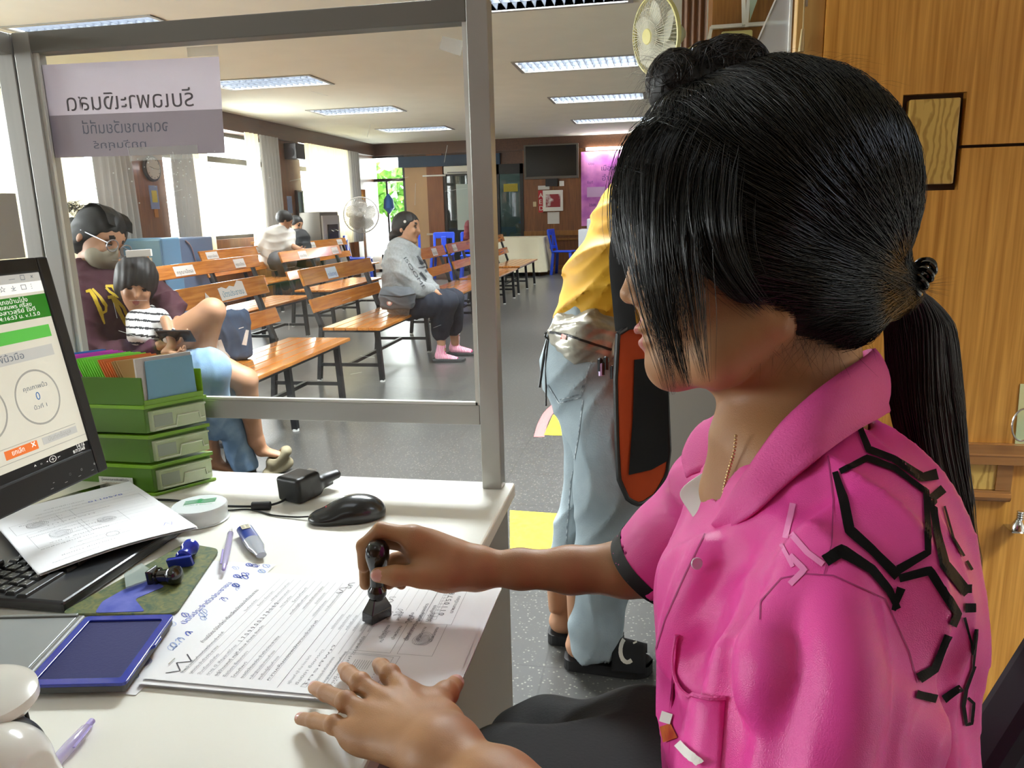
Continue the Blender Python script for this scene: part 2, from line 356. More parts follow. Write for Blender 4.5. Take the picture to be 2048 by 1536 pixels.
# outside the bright door and windows: a hedge, trees, a parked car
GREEN = mat('garden leaves', '#4d8a2c', .8, c2='#8cc74a', scale=6); TRK = mat('tree trunk', '#6b5b48', .9)
def leafball(c, r, n=260, seed=0, mb=None):
    rg = np.random.default_rng(seed); mb = mb or MB(); vs = []; fs = []
    for i in range(n):
        d = unit(rg.normal(size=3)); p = np.array(c)+d*np.array(r)*rg.uniform(.6, 1); u = unit(rg.normal(size=3)); v = unit(np.cross(u, rg.normal(size=3))); s = rg.uniform(.12, .22)*max(r)/.8
        k = len(vs); vs += [p-u*s, p+v*s*.5, p+u*s, p-v*s*.5]; fs.append((k, k+1, k+2, k+3))
    mb.add(vs, fs); return mb
for i, (x, y, h, r) in enumerate(((-6.6, 20.5, 1.7, 1.0), (-8.8, 21.9, 2.0, 1.1))):
    t = empty('garden_tree', (x, y, 0), ['leafy green tree seen through the corner glass door', 'second green tree left of the first, seen past the corner glass door'][i], 'tree', 'trees outside the windows')
    leafball((x, y, h), (r, r, r*.8), seed=i).build('crown', GREEN, t); MB().cyl((x, y, 0), (x, y, h), .09, .05, 8).build('trunk', TRK, t)
# fluorescent tube over the poster
t = empty('tube_light', (-1.05, B-.06, 2.44), 'lit fluorescent tube on the back wall above the pink poster', 'light')
MB().cyl((-1.5, B-.1, 2.42), (-.3, B-.1, 2.42), .02, n=12).build('tube', mat('lit tube', '#ffffff', emit=14), t); MB().box((-1.52, B-.06, 2.40), (-.28, B, 2.47)).build('batten', WHITE, t)
# ================================================================ ceiling lights
LOUV = mat('bright louver blades', '#5b6069', .35, .2); HOUS = mat('white lamp tray', '#cfd0cd', .5)
def ceiling_light():
    x0, y0, z = 0, 0, 0; t = empty('ceiling_light', (0, 0, 0), 'x', 'ceiling light', 'louvered fluorescent ceiling lights')
    W_, D_, H_ = 1.22, .6, .11
    MB().box((-.03, -.03, -.008), (W_+.03, .006, -.001)).box((-.03, D_-.006, -.008), (W_+.03, D_+.03, -.001)).box((-.03, 0, -.008), (.006, D_, -.001)).box((W_-.006, 0, -.008), (W_+.03, D_, -.001)).build('frame', mat('grey lamp frame', '#8f8d86', .5), t)
    MB().box((0, 0, H_), (W_, D_, H_+.004)).box((0, 0, 0), (.004, D_, H_)).box((W_-.004, 0, 0), (W_, D_, H_)).box((0, 0, 0), (W_, .004, H_)).box((0, D_-.004, 0), (W_, D_, H_)).build('housing', HOUS, t)
    m = MB()
    for i in range(17):
        x = W_*(i+.5)/17; m.add([(x-.002, 0, .003), (x+.002, 0, .003), (x+.012, 0, .055), (x-.012, 0, .055), (x-.002, D_, .003), (x+.002, D_, .003), (x+.012, D_, .055), (x-.012, D_, .055)], [(3, 2, 1, 0), (4, 5, 6, 7), (0, 1, 5, 4), (1, 2, 6, 5), (2, 3, 7, 6), (3, 0, 4, 7)])
    for j in range(4): m.box((0, max(.001, D_*j/3-.004), .002), (W_, min(D_-.001, D_*j/3+.004), .056))
    m.build('louver', LOUV, t)
    m = MB()
    for j in range(3): m.cyl((.03, D_*(j+.5)/3, .078), (W_-.03, D_*(j+.5)/3, .078), .013, n=8)
    m.build('tubes', mat('lit lamp tube', '#f4f6ff', emit=1.1), t)
    _a = area_light('lamp_glow', (W_/2, D_/2, .062), 1.2, .58, 30, (0, 0, 0), (.92, .985, 1), t); _a.data.spread = math.radians(115)
    return t
proto = ceiling_light(); first = True
_ln = {(-1.47, 8.15): 'ceiling light right of the screen post, nearest of its row', (-1.47, 10.75): 'ceiling light right of the screen post, middle of its row', (-1.47, 13.5): 'ceiling light right of the screen post, farthest before the pink poster',
       (-4.9, 8.15): 'ceiling light half hidden by the taped paper sign', (-4.9, 10.75): 'ceiling light beyond the paper sign, middle one over the benches', (-4.9, 13.5): 'small far ceiling light above the grey-hooded woman', (-4.9, 5.5): 'large ceiling light over the left corner post of the screen'}
for x in LX:
    for y in LY:
        o = proto if first else copy_tree(proto); first = False
        o.location = (x, y, ZC)
        for ch in o.children:
            if ch.type == 'LIGHT': ch.data = ch.data.copy(); ch.data.energy = LEN.get((x, y), 32); ch.data.spread = math.radians(150 if y < 3 else 115)
        o['label'] = _ln.get((x, y), 'ceiling light above and outside the pictured part of the hall')
# ================================================================ benches: lengthwise along Y, facing +X
NOTE = mat('white paper note', '#dcdad6', .7); NOTE2 = mat('pale blue paper note', '#c9d8ea', .7); INK = mat('black ink', '#1c1c22', .8); BINK = mat('blue ink', '#2846a8', .8); TEALINK = mat('teal ink', '#2d7f9a', .8)
def bench(xf, y0, y1, label, notes=(), legs=None, grp='orange slatted wooden waiting benches on black steel frames', seat=True):
    """xf: front edge of the seat; back rest towards -X"""
    t = empty('wooden_bench', (xf-.25, (y0+y1)/2, 0), label, 'bench', grp)
    zs = .43; ct = .03
    if seat:
        m = MB()
        for k in range(5): m.box((xf-.45+k*.092, y0, zs-.022), (xf-.45+k*.092+.086, y1, zs))
        m.build('seat', WSEAT, t, bevel=.003)
    # back rest slats, leaning back
    def bk(z): return xf-.47-(z-.43)*.32
    def slat(za, zb):
        a, b = bk(za), bk(zb); n = unit((zb-za, 0, -(b-a))); q = n*.011
        vs = []
        for y in (y0, y1):
            for (x, z) in ((a, za), (b, zb)): vs += [(x-q[0], y, z-q[2]), (x+q[0], y, z+q[2])]
        return MB().add(vs, [(0, 1, 3, 2), (4, 6, 7, 5), (0, 4, 5, 1), (2, 3, 7, 6), (0, 2, 6, 4), (1, 5, 7, 3)])
    slat(.74, .86).build('back_slat', WSEAT, t, bevel=.004); slat(.54, .64).build('back_slat', WSEAT, t, bevel=.004)
    n = legs or 3; ys = np.linspace(y0+.1, y1-.1, n)
    for y in ys: MB().bar((bk(.86)-.03, y, .84), (bk(.43)-.03, y, .42), .03, .04).bar((bk(.43)-.03, y, .44), (xf-.55, y, .012), .03, .04).build('leg', BLACK, t)
    for y in ys: MB().bar((xf-.06, y, .41), (xf-.04, y, .012), .035).build('leg', BLACK, t)
    m = MB()
    for y in ys: m.bar((xf-.5, y, .395), (xf-.05, y, .395), .03, .025).bar((xf-.54, y, .13), (xf-.05, y, .13), .025)
    m.bar((xf-.05, y0+.1, .395), (xf-.05, y1-.1, .395), .025, .03).bar((xf-.49, y0+.1, .395), (xf-.49, y1-.1, .395), .025, .03).bar((xf-.3, y0+.1, .13), (xf-.3, y1-.1, .13), .025)
    m.build('frame', BLACK, t)
    m = MB()
    for y in ys: m.cyl((xf-.04, y, 0), (xf-.04, y, .015), .02, n=10).cyl((xf-.55, y, 0), (xf-.55, y, .015), .02, n=10)
    m.build('glide', mat('clear white glide', '#d9dcd8', .3), t)
    out = np.array([.95, 0, .305])
    for (yy, wd, ht, nm, txt, c) in notes:
        p = np.array([bk(.80)+.0125, yy, .80]); fr = frame(p-V(0, wd/2, 0), (0, 1, 0), n=(.952, 0, .305))
        m = MB(); poly = [(0, -ht/2), (wd, -ht/2), (wd, ht/2), (0, ht/2)]
        if nm == 'card': poly = [(0, -ht/2), (wd, -ht/2*.9), (wd, ht/2), (wd*.8, ht*.6), (wd*.62, ht*.25), (wd*.45, ht*.35), (wd*.3, ht*.2), (wd*.15, ht*.35), (0, ht*.3)]
        m.prism(poly, .0015, fr, 0); m.text(txt, ht*.5, fr, 1, z=.002, fit=wd*.82)
        m.v[-1] = m.v[-1]+fr[:3, 0]*wd*.08-fr[:3, 1]*ht*.3
        m.build('paper_note', [NOTE2 if c == 'b' else NOTE, TEALINK if c == 't' else (BINK if c == 'b' else INK)], t)
    return t
T1, T2, T3 = 'บัตรประชาชน', 'ทะเบียนราษฎร', 'กรุณานั่งรอ'
bench(-2.08, 2.6, 4.95, 'nearest bench, where the mother and child sit, with a torn sign on its back', ((4.5, .3, .1, 'card', T1, 't'),), 4)
bench(-2.03, 5.4, 6.85, 'bench the grey-hooded woman sits on, pale blue note at its near end', ((5.93, .2, .09, 'p', T2, 'b'),), 2)
bench(-2.03, 7.7, 9.35, 'bench just beyond the grey-hooded woman, two white notes on its back', ((7.95, .2, .09, 'p', T3, 'k'), (8.9, .2, .09, 'p', T3, 'k')))
bench(-2.05, 9.6, 11.25, 'bench partly behind the screen post, second before the cloth-covered table', ((9.9, .2, .09, 'p', T3, 'k'),))
bench(-2.08, 11.6, 13.35, 'farthest bench of the front row, its end seen right of the screen post', ((11.8, .2, .09, 'p', T3, 'k'),))
bench(-3.6, 3.7, 5.4, 'second-row bench hidden behind the mother in the dark hoodie')
bench(-3.62, 5.95, 7.7, 'second-row bench between the child and the blue water cooler, two white notes', ((6.35, .3, .09, 'p', T3, 'k'), (7.3, .2, .09, 'p', T3, 'k')))
bench(-3.62, 8.2, 9.9, 'dark-backed second-row bench left of the grey-hooded woman', ((8.75, .22, .09, 'p', T3, 'k'), (9.7, .2, .09, 'p', T3, 'k')))
bench(-4.9, 6.1, 7.7, 'third-row bench just behind the blue drinks cooler', ())
bench(-4.93, 8.7, 10.55, 'third-row bench in front of the man in the white shirt, two white notes', ((8.95, .26, .09, 'p', T3, 'k'), (10.2, .26, .09, 'p', T3, 'k')))
bench(-4.86, 10.75, 13.1, 'third-row bench in front of the steel water dispenser, two white notes', ((11.7, .22, .09, 'p', T3, 'k'), (12.8, .22, .09, 'p', T3, 'k')))
# ================================================================ desk and the aluminium screen
DESK = mat('pale grey laminate', '#e8e6dc', .32); DESKD = mat('mid grey board', '#8d8c86', .5)  # side and modesty panels are a darker grey board than the top
DX, DY0, DY1, DZ = -.262, .40, 1.36, .75
t = empty('office_desk', (-1, 1, 0), 'pale grey laminate desk under the forms, monitor and keyboard', 'desk')
MB().box((-2.0, DY0, DZ-.028), (DX, DY1, DZ)).build('desktop', DESK, t, bevel=.004)
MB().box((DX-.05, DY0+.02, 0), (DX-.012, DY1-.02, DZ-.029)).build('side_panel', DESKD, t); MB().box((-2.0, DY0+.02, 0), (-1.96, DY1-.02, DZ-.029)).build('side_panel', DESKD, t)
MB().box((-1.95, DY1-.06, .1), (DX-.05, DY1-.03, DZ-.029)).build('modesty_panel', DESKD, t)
for z in (.42, .64): pass
kn = MB().lathe([(0, .006), (.008, .0055), (.012, .012), (.018, .016), (.023, .013), (.026, .004)], (DX-.013, .86, .68), (1, 0, 0), 20).build('drawer_knob', mat('white enamel knob', '#dedbd2', .25), t, smooth=True)
# screen standing on the rear edge of the desk: one framed acrylic panel facing us, a second one returning towards us on the left
t = empty('desk_screen', (-.7, DY1, DZ), 'aluminium framed clear screen standing on the rear edge of the desk', 'screen')
y0, y1 = DY1-.04, DY1-.004; XR, XLp = -.28, -1.165; ZT = 1.588
AL2 = mat('silver aluminium profile', '#a9a8a3', .38, .55)
MB().box((XR-.036, y0, DZ), (XR, y1, ZT)).build('post', AL2, t, bevel=.0015)
MB().box((XLp, y0, DZ), (XLp+.036, y1, ZT)).build('post', AL2, t, bevel=.0015)
MB().box((XLp+.036, y0, ZT-.036), (XR-.036, y1, ZT)).build('top_rail', mat('dark grey aluminium profile', '#77756f', .45, .5), t, bevel=.0015)
MB().box((XLp+.036, y0, .872), (XR-.036, y1, .908)).build('lower_rail', AL2, t, bevel=.0015)
ACR = glass('clear acrylic', (.985, .99, .985), .045, .02, .012, (1, 1, 1))
MB().box((XLp+.03, y0+.016, .9), (XR-.03, y0+.019, ZT-.03)).build('acrylic_pane', ACR, t)
for (a, b) in (((XR-.044, y0+.004, .908), (XR-.036, y0+.010, ZT-.036)), ((XLp+.036, y0+.004, .908), (XLp+.044, y0+.010, ZT-.036))):
    MB().box(a, b).build('glazing_bead', mat('pale bead', '#d6d6cf', .4), t)
MB().box((XLp+.04, y0+.004, .908), (XR-.04, y0+.012, .913)).build('glazing_bead', mat('pale bead', '#d6d6cf', .4), t)
m = MB(); rg = np.random.default_rng(3)
for i in range(26):   # hairline scratches and drips on the acrylic
    a = V(rg.uniform(XLp+.06, XR-.06), y0+.0155, rg.uniform(.93, 1.5)); an = rg.uniform(-.5, .5) if i % 3 else rg.uniform(1.2, 1.8); l = rg.uniform(.01, .045)
    m.bar(a, a+V(math.cos(an), 0, math.sin(an))*l, .0005, .0003)
for i in range(60):
    p = V(XLp+.3+rg.normal()*.08, y0+.0155, 1.37+abs(rg.normal())*-.05); m.cyl(p, p+V(0, -.0004, 0), rg.uniform(.0006, .0016), n=6)
m.build('scratches', mat('white scuff', '#dfe3df', .5), t)['kind'] = 'stuff'
fr = frame(at(880, 92, Y=y0+.0145), (1, 0, .1), n=(0, -1, 0)); mm = MB()
q = [at(x, y, Y=y0+.0145) for (x, y) in ((885, 72), (928, 82), (921, 112), (878, 98))]
mm.add([v for v in q]+[v-V(0, .001, 0) for v in q], [(0, 1, 2, 3), (4, 7, 6, 5), (0, 4, 5, 1), (1, 5, 6, 2), (2, 6, 7, 3), (3, 7, 4, 0)]).build('tape_scrap', mat('crumpled clear tape', '#dcdcd6', .4, alpha=.45, bump=1, scale=60), t)
# left return panel, coming towards the camera
t = empty('desk_screen', (XLp-.02, .9, DZ), 'second screen panel returning towards us at the far left, paper sheet taped on it', 'screen')
MB().box((XLp-.04, y0, DZ), (XLp-.004, y1, ZT)).build('post', AL2, t, bevel=.0015)
MB().box((XLp-.04, .45, DZ), (XLp-.004, .486, ZT)).build('post', AL2, t, bevel=.0015)
MB().box((XLp-.04, .486, ZT-.036), (XLp-.004, y0, ZT)).build('top_rail', AL2, t, bevel=.0015)
MB().box((XLp-.04, .486, .872), (XLp-.004, y0, .908)).build('lower_rail', AL2, t, bevel=.0015)
MB().box((XLp-.023, .48, .9), (XLp-.02, y0+.01, ZT-.03)).build('acrylic_pane', ACR, t)
a = at(0, 375, X=XLp-.012); b = at(52, 515, X=XLp-.012)
o = MB().box((XLp-.0135, .75, b[2]), (XLp-.0125, b[1], a[2]-.01)).build('taped_paper', mat('translucent grey sheet', '#b9b6b0', .6), smooth=False); tag(o, 'blank grey-white sheet taped to the left return screen above the monitor', 'paper')
# the mirrored sign taped on the far side of the screen
SIGN = sheer('lilac-white paper seen from behind', '#f0eaf0', .4); SIGN2 = sheer('folded double paper', '#c2bac2', .35); GINK = mat('grey print showing through', '#5c585e', .8); G2 = mat('faint handwriting showing through', '#6f7383', .8)
t = empty('paper_sign', (-.9, y1, 1.4), 'handwritten paper sign taped to the screen, its writing seen reversed from behind', 'sign')
ys = y0+.022
tl, tr, bl, br = at(82, 130, Y=ys), at(438, 113, Y=ys), at(100, 316, Y=ys), at(450, 306, Y=ys)
ml, mr = at(92, 232, Y=ys), at(444, 218, Y=ys)
def quad(m, a, b, c, d, mi, dy=.0004):
    v = [np.array(q) for q in (a, b, c, d)]; m.add([q for q in v]+[q+V(0, dy, 0) for q in v], [(0, 1, 2, 3), (4, 7, 6, 5), (0, 4, 5, 1), (1, 5, 6, 2), (2, 6, 7, 3), (3, 7, 4, 0)], mi)
m = MB(); quad(m, tl, tr, mr, ml, 0); quad(m, ml, mr, br, bl, 1)
def signtext(m, s, x0, x1, yb0, yb1, mi):
    a = at(x1, yb1, Y=ys-.0006); b = at(x0, yb0, Y=ys-.0006); wd = np.linalg.norm(a-b); fr = frame(a, a-b, n=(0, -1, 0))
    m.text(s, wd/6.2, fr, mi, mirror=True, fit=wd, z=0)
# mirrored: the text starts at the right end
signtext(m, 'รับเฉพาะเงินสด', 137, 390, 222, 212, 2); signtext(m, 'จดหมายเวียนที่นี่', 168, 338, 268, 262, 3); signtext(m, 'ทุกวันศุกร์', 190, 295, 297, 294, 3)
m.build('sheet', [SIGN, SIGN2, GINK, G2], t)
MB().box((tl[0]+.16, ys-.0012, bl[2]-.012), (tl[0]+.30, ys-.0008, bl[2]+.012)).box((tl[0]+.3, ys-.0012, tl[2]-.004), (tl[0]+.36, ys-.0008, tl[2]+.012)).build('tape', mat('clear tape', '#e4e4df', .2, alpha=.3), t)
# ================================================================ things along the back and left walls
t = empty('wall_television', (-2.2, B-.1, 2.2), 'black flat television on the wooden back wall', 'television')
MB().box((-2.78, B-.16, 1.87), (-1.66, B-.10, 2.55)).build('bezel', mat('grey tv bezel', '#59544c', .4), t, bevel=.005)
MB().box((-2.74, B-.164, 1.92), (-1.70, B-.16, 2.52)).build('screen', mat('dark screen', '#06070a', .12), t)
MB().box((-2.35, B-.10, 1.72), (-2.1, B, 2.2)).build('bracket', BLACK, t)
t = empty('defibrillator_box', (-2.25, B-.1, 1.4), 'white wall box with a red front window and red AED side sign', 'medical box')
MB().box((-2.40, B-.16, 1.22), (-2.0, B, 1.64)).build('cabinet', WHITE, t, bevel=.004)
MB().box((-2.34, B-.165, 1.3), (-2.04, B-.16, 1.56)).build('window', mat('red panel', '#8c1f2a', .4, c2='#d8d0ce', scale=5, lo=.5, hi=.62), t)
m = MB().box((-2.5, B-.12, 1.2), (-2.41, B-.0, 1.64)); 
for i, ch in enumerate('AED'): m.text(ch, .13, frame((-2.49, B-.121, 1.5-i*.13), (1, 0, 0), n=(0, -1, 0)), 1)
m.build('side_sign', [mat('red sign', '#b3202c', .5), WHITE], t)
o = MB().box((-2.52, B-.012, 1.66), (-2.28, B-.004, 1.74)).build('wall_notice', NOTE); tag(o, 'small white strip notice above the defibrillator box', 'notice')
o = MB().box((-2.33, B-.012, .96), (-2.08, B-.004, 1.2)).build('wall_notice', NOTE); tag(o, 'square white notice below the defibrillator box', 'notice')
o = MB().box((-2.63, B-.02, 1.32), (-2.56, B, 1.42)).build('light_switch', mat('cream switch', '#cdbb92', .5)); tag(o, 'cream light switch left of the defibrillator box', 'switch')
o = MB().cyl((-2.02, B-.06, 1.72), (-2.02, B-.06, 1.82), .05, n=12).box((-2.04, B-.06, 1.74), (-2.0, B, 1.8)).build('wall_camera', WHITE); tag(o, 'small white camera on the wall below the television', 'camera')
t = empty('wall_poster', (-1.2, B-.02, 1.6), 'pink and purple printed banner under the lit tube', 'poster')
m = MB(); PX0, PX1, PZ0, PZ1 = -1.62, -.62, .9, 2.38
pts = [[(PX0+(PX1-PX0)*i/16, B-.02-.006*math.sin(i*1.1), PZ0+(PZ1-PZ0)*j/10) for i in range(17)] for j in range(11)]
m.grid(pts, 0)
fr = frame((PX0+.1, B-.034, 0), (1, 0, 0), n=(0, -1, 0))
for (s, x, z, h) in (('เมือง', .3, 2.0, .14), ('อำเภอ', .32, 1.8, .16), ('บริการ', .28, 1.52, .15), ('ปชช', .05, 2.12, .07), ('ยินดี', .02, 1.75, .07), ('2568', .06, 1.3, .07)):
    f2 = fr.copy(); f2[:3, 3] += V(x, 0, z); m.text(s, h, f2, 1)
m.box((PX0+.12, B-.036, 1.48), (PX0+.5, B-.034, 1.68), 2)
m.build('banner', [mat('pink purple print', '#b45cbc', .5, c2='#f3a0e0', scale=2.2, detail=5), mat('violet lettering', '#6a3f8c', .6), mat('pale lilac box', '#c8a6cf', .6)], t)
# blue valance, air conditioner
o = MB().box((-5.5, B-.10, 2.2), (-3.3, B-.03, 2.42)).build('valance_board', mat('navy valance', '#24405a', .6)); tag(o, 'dark blue valance board above the glazed doors', 'valance')
t = empty('air_conditioner', (-4.1, B-.15, 2.1), 'white wall air conditioner above the smoked glass door', 'air conditioner')
MB().box((-4.48, B-.22, 2.03), (-3.6, B-.02, 2.19)).build('body', WHITE, t, bevel=.02); MB().box((-4.4, B-.225, 2.045), (-3.68, B-.215, 2.07)).build('louver', mat('grey slot', '#77777a', .5), t)
o = MB().box((-4.98, B-.09, 2.0), (-4.48, B-.04, 2.03)).build('pipe_cover', WHITE); tag(o, 'thin white pipe cover running left from the air conditioner', 'pipe')
o = MB().box((-4.95, B-.08, .78), (-4.56, B-.06, .82)).build('wall_shelf', mat('pale shelf', '#cdbfa8', .5)); tag(o, 'thin pale ledge on the peach wall', 'ledge')
# cloth covered table
t = empty('covered_table', (-2.75, 15.4, 0), 'small table under a cream tablecloth against the back wall', 'table')
MB().box((-3.25, 14.95, .68), (-2.25, 15.9, .72)).build('tabletop', WPANEL, t)
def skirt(x0, x1, yy0, yy1, z1, z0, m):
    per = 2*((x1-x0)+(yy1-yy0)); n = 96; rows = []
    for k, z in enumerate(np.linspace(z1, z0, 9)):
        row = []; s_ = (z1-z)/(z1-z0)
        for i in range(n):
            d = per*i/n; a = x1-x0; b = yy1-yy0
            if d < a: p = V(x0+d, yy0, z); nn = V(0, -1, 0)
            elif d < a+b: p = V(x1, yy0+d-a, z); nn = V(1, 0, 0)
            elif d < 2*a+b: p = V(x1-(d-a-b), yy1, z); nn = V(0, 1, 0)
            else: p = V(x0, yy1-(d-2*a-b), z); nn = V(-1, 0, 0)
            row.append(p+nn*(.02+.06*s_+.035*s_*math.sin(d*14)))
        rows.append(row)
    m.rings(rows, 0, True)
m = MB(); skirt(-3.25, -2.25, 14.95, 15.9, .735, .08, m); m.build('tablecloth', mat('cream tablecloth', '#d8d0b4', .8), t, smooth=True, angle=60)
for (x, y) in ((-3.2, 15), (-2.3, 15), (-3.2, 15.85), (-2.3, 15.85)): MB().bar((x, y, 0), (x, y, .7), .03).build('leg', BLACK, t)
# blue plastic chairs
def chair(name='plastic_chair'):
    t = empty(name, (0, 0, 0), 'x', 'chair', 'blue plastic chairs')
    m = MB(); m.prism([(-.2, -.2), (.2, -.2), (.22, .2), (-.22, .2)], .03, frame((0, 0, .43), (1, 0, 0), (0, 1, 0))); m.build('seat', BLUEP, t, bevel=.012)
    for (x, y) in ((-.18, -.17), (.18, -.17), (-.19, .18), (.19, .18)): MB().bar((x*.95, y*.95, .44), (x*1.15, y*1.2, 0), .05, .045).build('leg', BLUEP, t)
    m = MB()   # back: frame with a slot and a crest, at -X side
    m.bar((-.19, -.18, .45), (-.27, -.19, .86), .035, .05).bar((-.19, .18, .45), (-.27, .19, .86), .035, .05).box((-.285, -.2, .76), (-.245, .2, .88)).box((-.235, -.05, .5), (-.215, .05, .8)).box((-.24, -.18, .5), (-.2, .18, .56))
    m.build('backrest', BLUEP, t, bevel=.01); return t
cp = chair(); cl = [((-1.86, 15.35, 0), -.15, 'blue plastic chair standing alone below the defibrillator box'), ((-5.55, 14.0, 0), .3, 'blue plastic chair beyond the steel water dispenser'),
      ((-4.75, 14.6, 0), -1.2, 'left one of the blue chairs before the smoked glass door'), ((-4.1, 14.5, 0), -1.5, 'middle one of the blue chairs before the smoked glass door'), ((-3.5, 14.4, 0), -1.4, 'right one of the blue chairs before the smoked glass door'), ((-4.55, 5.55, 0), .2, 'blue plastic chair glimpsed under the second-row bench')]
for i, (p, rz, lb) in enumerate(cl):
    o = cp if i == 0 else copy_tree(cp); o.location = p; o.rotation_euler = (0, 0, rz); o['label'] = lb
# white printer stand right of the poster
t = empty('white_cabinet', (-1.2, 15.6, 0), 'white office printer on a white cabinet below the pink banner', 'cabinet')
MB().box((-1.56, 15.2, 0), (-.6, 15.9, .86)).build('body', mat('white-blue steel', '#c9ccd2', .4), t, bevel=.006); MB().box((-1.4, 15.25, .861), (-.9, 15.8, 1.06)).build('printer', mat('light grey plastic', '#c4c5c9', .5), t, bevel=.02)
# clock, speaker, small hangings on the columns
t = empty('wall_clock', (-6.08, 8.78, 1.86), 'round black-rimmed wall clock on the first wooden column', 'clock')
MB().cyl((-6.1, 8.78, 1.86), (-6.06, 8.78, 1.86), .155, n=40).build('rim', mat('dark clock rim', '#23262a', .4), t, bevel=.008)
m = MB().cyl((-6.06, 8.78, 1.86), (-6.055, 8.78, 1.86), .128, n=40, mi=0); m.bar((-6.053, 8.78, 1.86), (-6.053, 8.70, 1.88), .008, .002, mi=1).bar((-6.053, 8.78, 1.86), (-6.053, 8.88, 1.85), .006, .002, mi=1)
for k in range(12): a = k*math.pi/6; m.bar((-6.053, 8.78+.105*math.sin(a), 1.86+.105*math.cos(a)), (-6.053, 8.78+.12*math.sin(a), 1.86+.12*math.cos(a)), .006, .002, mi=1)
m.build('dial', [mat('clock dial', '#c9c9c4', .5), INK], t)
o = MB().box((-6.1, 8.70, 1.38), (-6.09, 8.86, 1.66), 0).box((-6.089, 8.73, 1.46), (-6.087, 8.83, 1.6), 1).box((-6.098, 8.75, 1.28), (-6.092, 8.82, 1.38), 2).build('wall_calendar', [mat('blue print', '#8090b8', .6), mat('yellow print', '#c9b84a', .6), mat('orange tassel', '#b5793f', .7)]); tag(o, 'small blue and yellow wall hanging under the clock', 'wall hanging')
t = empty('loudspeaker', (-6.0, 12.5, 2.3), 'black box loudspeaker high on the second wooden column', 'loudspeaker')
MB().box((-6.08, 12.3, 2.17), (-5.86, 12.62, 2.42)).build('cabinet', BLACKP, t, bevel=.01); MB().cyl((-5.97, 12.298, 2.27), (-5.97, 12.29, 2.27), .075, n=24).build('cone', mat('speaker cone', '#24262a', .7), t)
o = MB().box((-6.1, 12.3, 1.3), (-6.085, 12.45, 1.58)).build('wall_notice', mat('sheet blue grey', '#7f90b5', .6)); tag(o, 'blue printed notice on the second wooden column', 'notice')
t = empty('wall_mirror', (-6.08, 12.72, 1.35), 'narrow dark framed mirror on the second wooden column', 'mirror')
MB().box((-6.1, 12.6, 1.05), (-6.06, 12.86, 1.68)).build('frame', mat('dark frame', '#2d2018', .4), t, bevel=.005); MB().box((-6.06, 12.63, 1.08), (-6.055, 12.83, 1.65)).build('glass', mat('mirror silver', '#9fb0b4', .05, .9), t)
o = MB().cyl((-6.05, 15.6, 1.45), (-6.05, 15.6, 1.75), .06, n=12).build('hanging_ornament', mat('yellow red cloth', '#b58a2c', .7, c2='#8a2c1c', scale=8)); tag(o, 'yellow and red ornament hanging on the corner column', 'ornament')
o = MB().lathe([(0, .01), (.12, .12), (.3, .10), (.42, .02)], (-5.75, B-.13, 1.25), n=12).build('blue_bag', mat('blue bag', '#2f6cb8', .5), smooth=True); tag(o, 'small blue bag hanging at the corner glass door', 'bag')
# light blue drinks cooler, steel water dispenser
t = empty('drinks_cooler', (-5.7, 8.1, 0), 'light blue steel cabinet below the open window', 'cabinet')
MB().box((-5.94, 7.9, 0), (-5.46, 8.25, 1.05)).build('body', mat('light blue enamel', '#6f9cc0', .35), t, bevel=.02)
MB().box((-5.94, 7.88, .03), (-5.47, 7.899, 1.03)).build('door', mat('light blue enamel', '#6f9cc0', .35), t, bevel=.008); MB().box((-5.64, 7.87, .78), (-5.59, 7.88, .84)).build('lock', WHITE, t)
t = empty('drinks_cooler', (-5.7, 9.0, 0), 'greyer blue steel cabinet beside the light blue one', 'cabinet')
MB().box((-5.93, 8.3, 0), (-5.63, 9.2, 1.03)).build('body', mat('grey-blue enamel', '#7186a8', .35), t, bevel=.02); MB().tube(catmull([(-5.62, 8.6, 1.0), (-5.615, 8.7, .9), (-5.62, 8.8, .6)]), .008, 6).build('hose', mat('pale pink hose', '#b59aa0', .4), t)
t = empty('water_dispenser', (-5.6, 12.9, 0), 'steel water dispenser under the farthest curtained window', 'water dispenser')
MB().box((-5.93, 12.35, 0), (-5.56, 13.1, 1.31)).build('cabinet', mat('brushed steel', '#77736c', .35, .6), t, bevel=.01)
MB().box((-5.56, 12.38, .1), (-5.53, 13.07, 1.25)).build('front', mat('light steel', '#b5b2ac', .4, .4), t); MB().box((-5.53, 12.55, .85), (-5.51, 12.95, 1.1)).build('tap_recess', BLACKP, t)
for y in (12.65, 12.85): MB().cyl((-5.51, y, 1.0), (-5.46, y, .98), .012, n=8).build('tap', CHROME, t)
o = MB().box((-5.93, 10.75, 0), (-5.68, 11.3, .86)).box((-5.94, 10.7, .86), (-5.66, 11.35, .9)).build('wooden_counter', WPANEL); tag(o, 'low wooden counter below the sill of the open window', 'counter')
